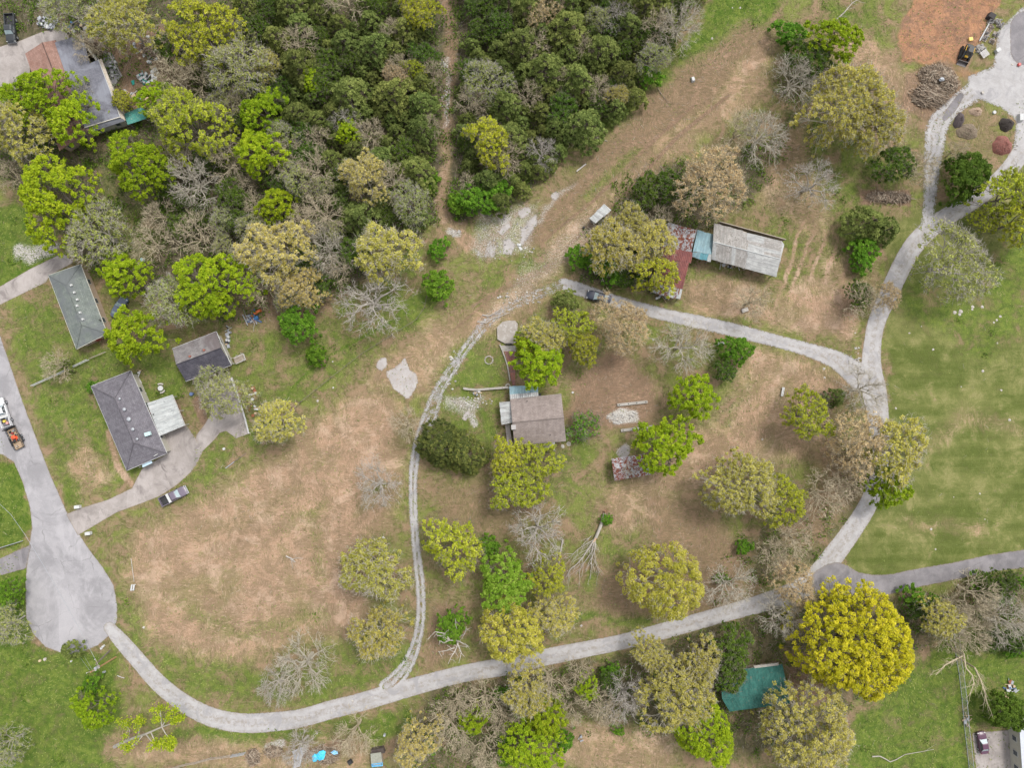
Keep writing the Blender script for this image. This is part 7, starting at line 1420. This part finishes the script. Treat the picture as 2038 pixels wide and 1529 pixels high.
# small planting beds: box hedge balls at the hip-roofed house
# ------------------------------------------------------------------ ground litter: tufts, straw, twigs (nobody could count these)
def weights_at(X, Y):
    return ground_channels(X, Y)
N = 150000; sx_ = rng.uniform(-30, 2070, N); sy_ = rng.uniform(-30, 1560, N); wq = ground_channels(sx_, sy_)
bd = np.zeros(N, bool)
ROADPOLY = [([(218, 1250, 14), (275, 1315, 20), (365, 1400, 22), (480, 1440, 23), (600, 1430, 22), (780, 1380, 22), (930, 1340, 22), (1070, 1312, 22), (1230, 1280, 20), (1380, 1240, 20), (1520, 1200, 22), (1625, 1150, 27), (1700, 1050, 23), (1745, 950, 22), (1750, 830, 26), (1734, 730, 25), (1745, 640, 22), (1785, 550, 22), (1830, 475, 22), (1920, 410, 22), (2010, 335, 22), (2060, 280, 24)]), ([(1122, 566, 18), (1200, 592, 18), (1330, 628, 18), (1480, 662, 18), (1620, 700, 20), (1710, 750, 28)]), ([(1640, 1155, 30), (1760, 1165, 22), (1900, 1137, 20), (2060, 1110, 20)]), ([(140, 1150, 96), (130, 1200, 100), (90, 980, 45), (40, 830, 45), (-20, 700, 60)]), ([(330, 900, 60), (260, 1000, 30), (150, 1040, 30)]), ([(440, 820, 50), (420, 870, 30)]), ([(1980, 150, 70), (2030, 80, 60)]), ([(-20, 130, 45), (60, 105, 45), (125, 66, 18)]), ([(-20, 600, 22), (60, 550, 20), (140, 512, 14)])]
bd_ = np.zeros(N, bool)
for ln in ROADPOLY: bd_ |= sd_line(sx_, sy_, ln) > 0
def scatter(name, mask_p, m_list, length, width, up, seed, n_max, z=.03, tint=None):
    r = np.random.default_rng(seed); k = np.where((r.random(N) < mask_p) & ~bd_)[0][:n_max]; X = (sx_[k]-1019)*S; Y = (764.5-sy_[k])*S; n = len(k)
    fl = fbm(sx_[k], sy_[k], 90, 77, 2)*9; th = fl+r.normal(0, .5, n); L = r.uniform(.4, 1, n)*length; Wd = r.uniform(.5, 1, n)*width
    d = np.stack([np.cos(th), np.sin(th), np.zeros(n)], 1); s__ = np.stack([-np.sin(th), np.cos(th), np.zeros(n)], 1); c = np.stack([X, Y, np.full(n, z)], 1); hh = r.uniform(.2, 1, n)[:, None]*np.array([0, 0, up])
    V = np.stack([c-d*L[:, None]/2-s__*Wd[:, None]/2, c-d*L[:, None]/2+s__*Wd[:, None]/2, c+d*L[:, None]/2+s__*Wd[:, None]*.2+hh, c+d*L[:, None]/2-s__*Wd[:, None]*.2+hh], 1).reshape(-1, 3)
    o = bpy.data.objects.new(name, np_mesh(name, V, np.arange(n*4).reshape(-1, 4), m_list, attrs={"tint": ('FLOAT', np.repeat(r.random(n), 4))})); C.objects.link(o); tag(o, kind="stuff"); return o
G_STR = leaf_mat("dry_straw", (.22, .16, .10), (.34, .25, .165), (.45, .35, .24), .05, 0)
G_TUF = leaf_mat("grass_blades", (.07, .12, .02), (.17, .22, .05), (.28, .30, .09), .1, 0)
G_TWG = leaf_mat("twig_litter", (.12, .095, .07), (.26, .21, .17), (.42, .38, .33), .0, 0)
scatter("dry_straw_cover", (wq["dry"]*.9+wq["soil"]*.25+.05)*(wq["mown"] < .2), G_STR, .65, .06, .10, 1, 60000)
scatter("grass_tufts", wq["lush"]*.8*(wq["mown"] < .2)+(1-wq["dry"]-wq["soil"]-wq["forest"]-wq["mown"]).clip(0, 1)*.3, G_TUF, .34, .16, .18, 2, 60000)
scatter("twig_litter", wq["forest"]*.9+wq["soil"]*.25+.01, G_TWG, 1.1, .05, .2, 3, 45000)
# undergrowth: low leafy clumps on the wood floor
k = np.where((rng.random(N) < wq["forest"]*.13+wq["lush"]*.004) & ~bd_)[0]; c0 = np.stack([(sx_[k]-1019)*S, (764.5-sy_[k])*S, np.full(len(k), .3)], 1)
c = np.repeat(c0, 22, 0)+rng.normal(0, 1, (len(c0)*22, 3))*np.array([.5, .5, .18]); c[:, 2] = np.abs(c[:, 2])+.05
Vv, Ff = leafquads(c, unit(rng.normal(0, .5, c.shape)+np.array([0, 0, .8])), rng.uniform(.10, .24, len(c)))
o = bpy.data.objects.new("undergrowth", np_mesh("undergrowth", Vv, Ff, LM["N"], attrs={"tint": ('FLOAT', np.repeat(rng.random(len(c)), 4))})); C.objects.link(o); tag(o, kind="stuff")
# twin wheel ruts across the field and clearing
for pts in ([(586, 945), (640, 905), (720, 838), (778, 757)], [(890, 720), (960, 660), (1000, 632)], [(1000, 622), (1060, 560), (1130, 490), (1200, 420), (1300, 320), (1400, 232)]):
    for off in (-3, 3):
        P = smooth_pts([(x+off*.75, y+off*.65, 1.6) for x, y in pts], 3)
        sheet("wheel_rut", [('l', P, 0, .55)], .009 if off < 0 else .011, MATS.setdefault("rut", sheet_mat("worn_rut_straw", (.22, .16, .10), (.30, .22, .145), (.18, .15, .08), .12)), step=.2, margin=4)
print("objects", len(bpy.data.objects), "trees", tcount)
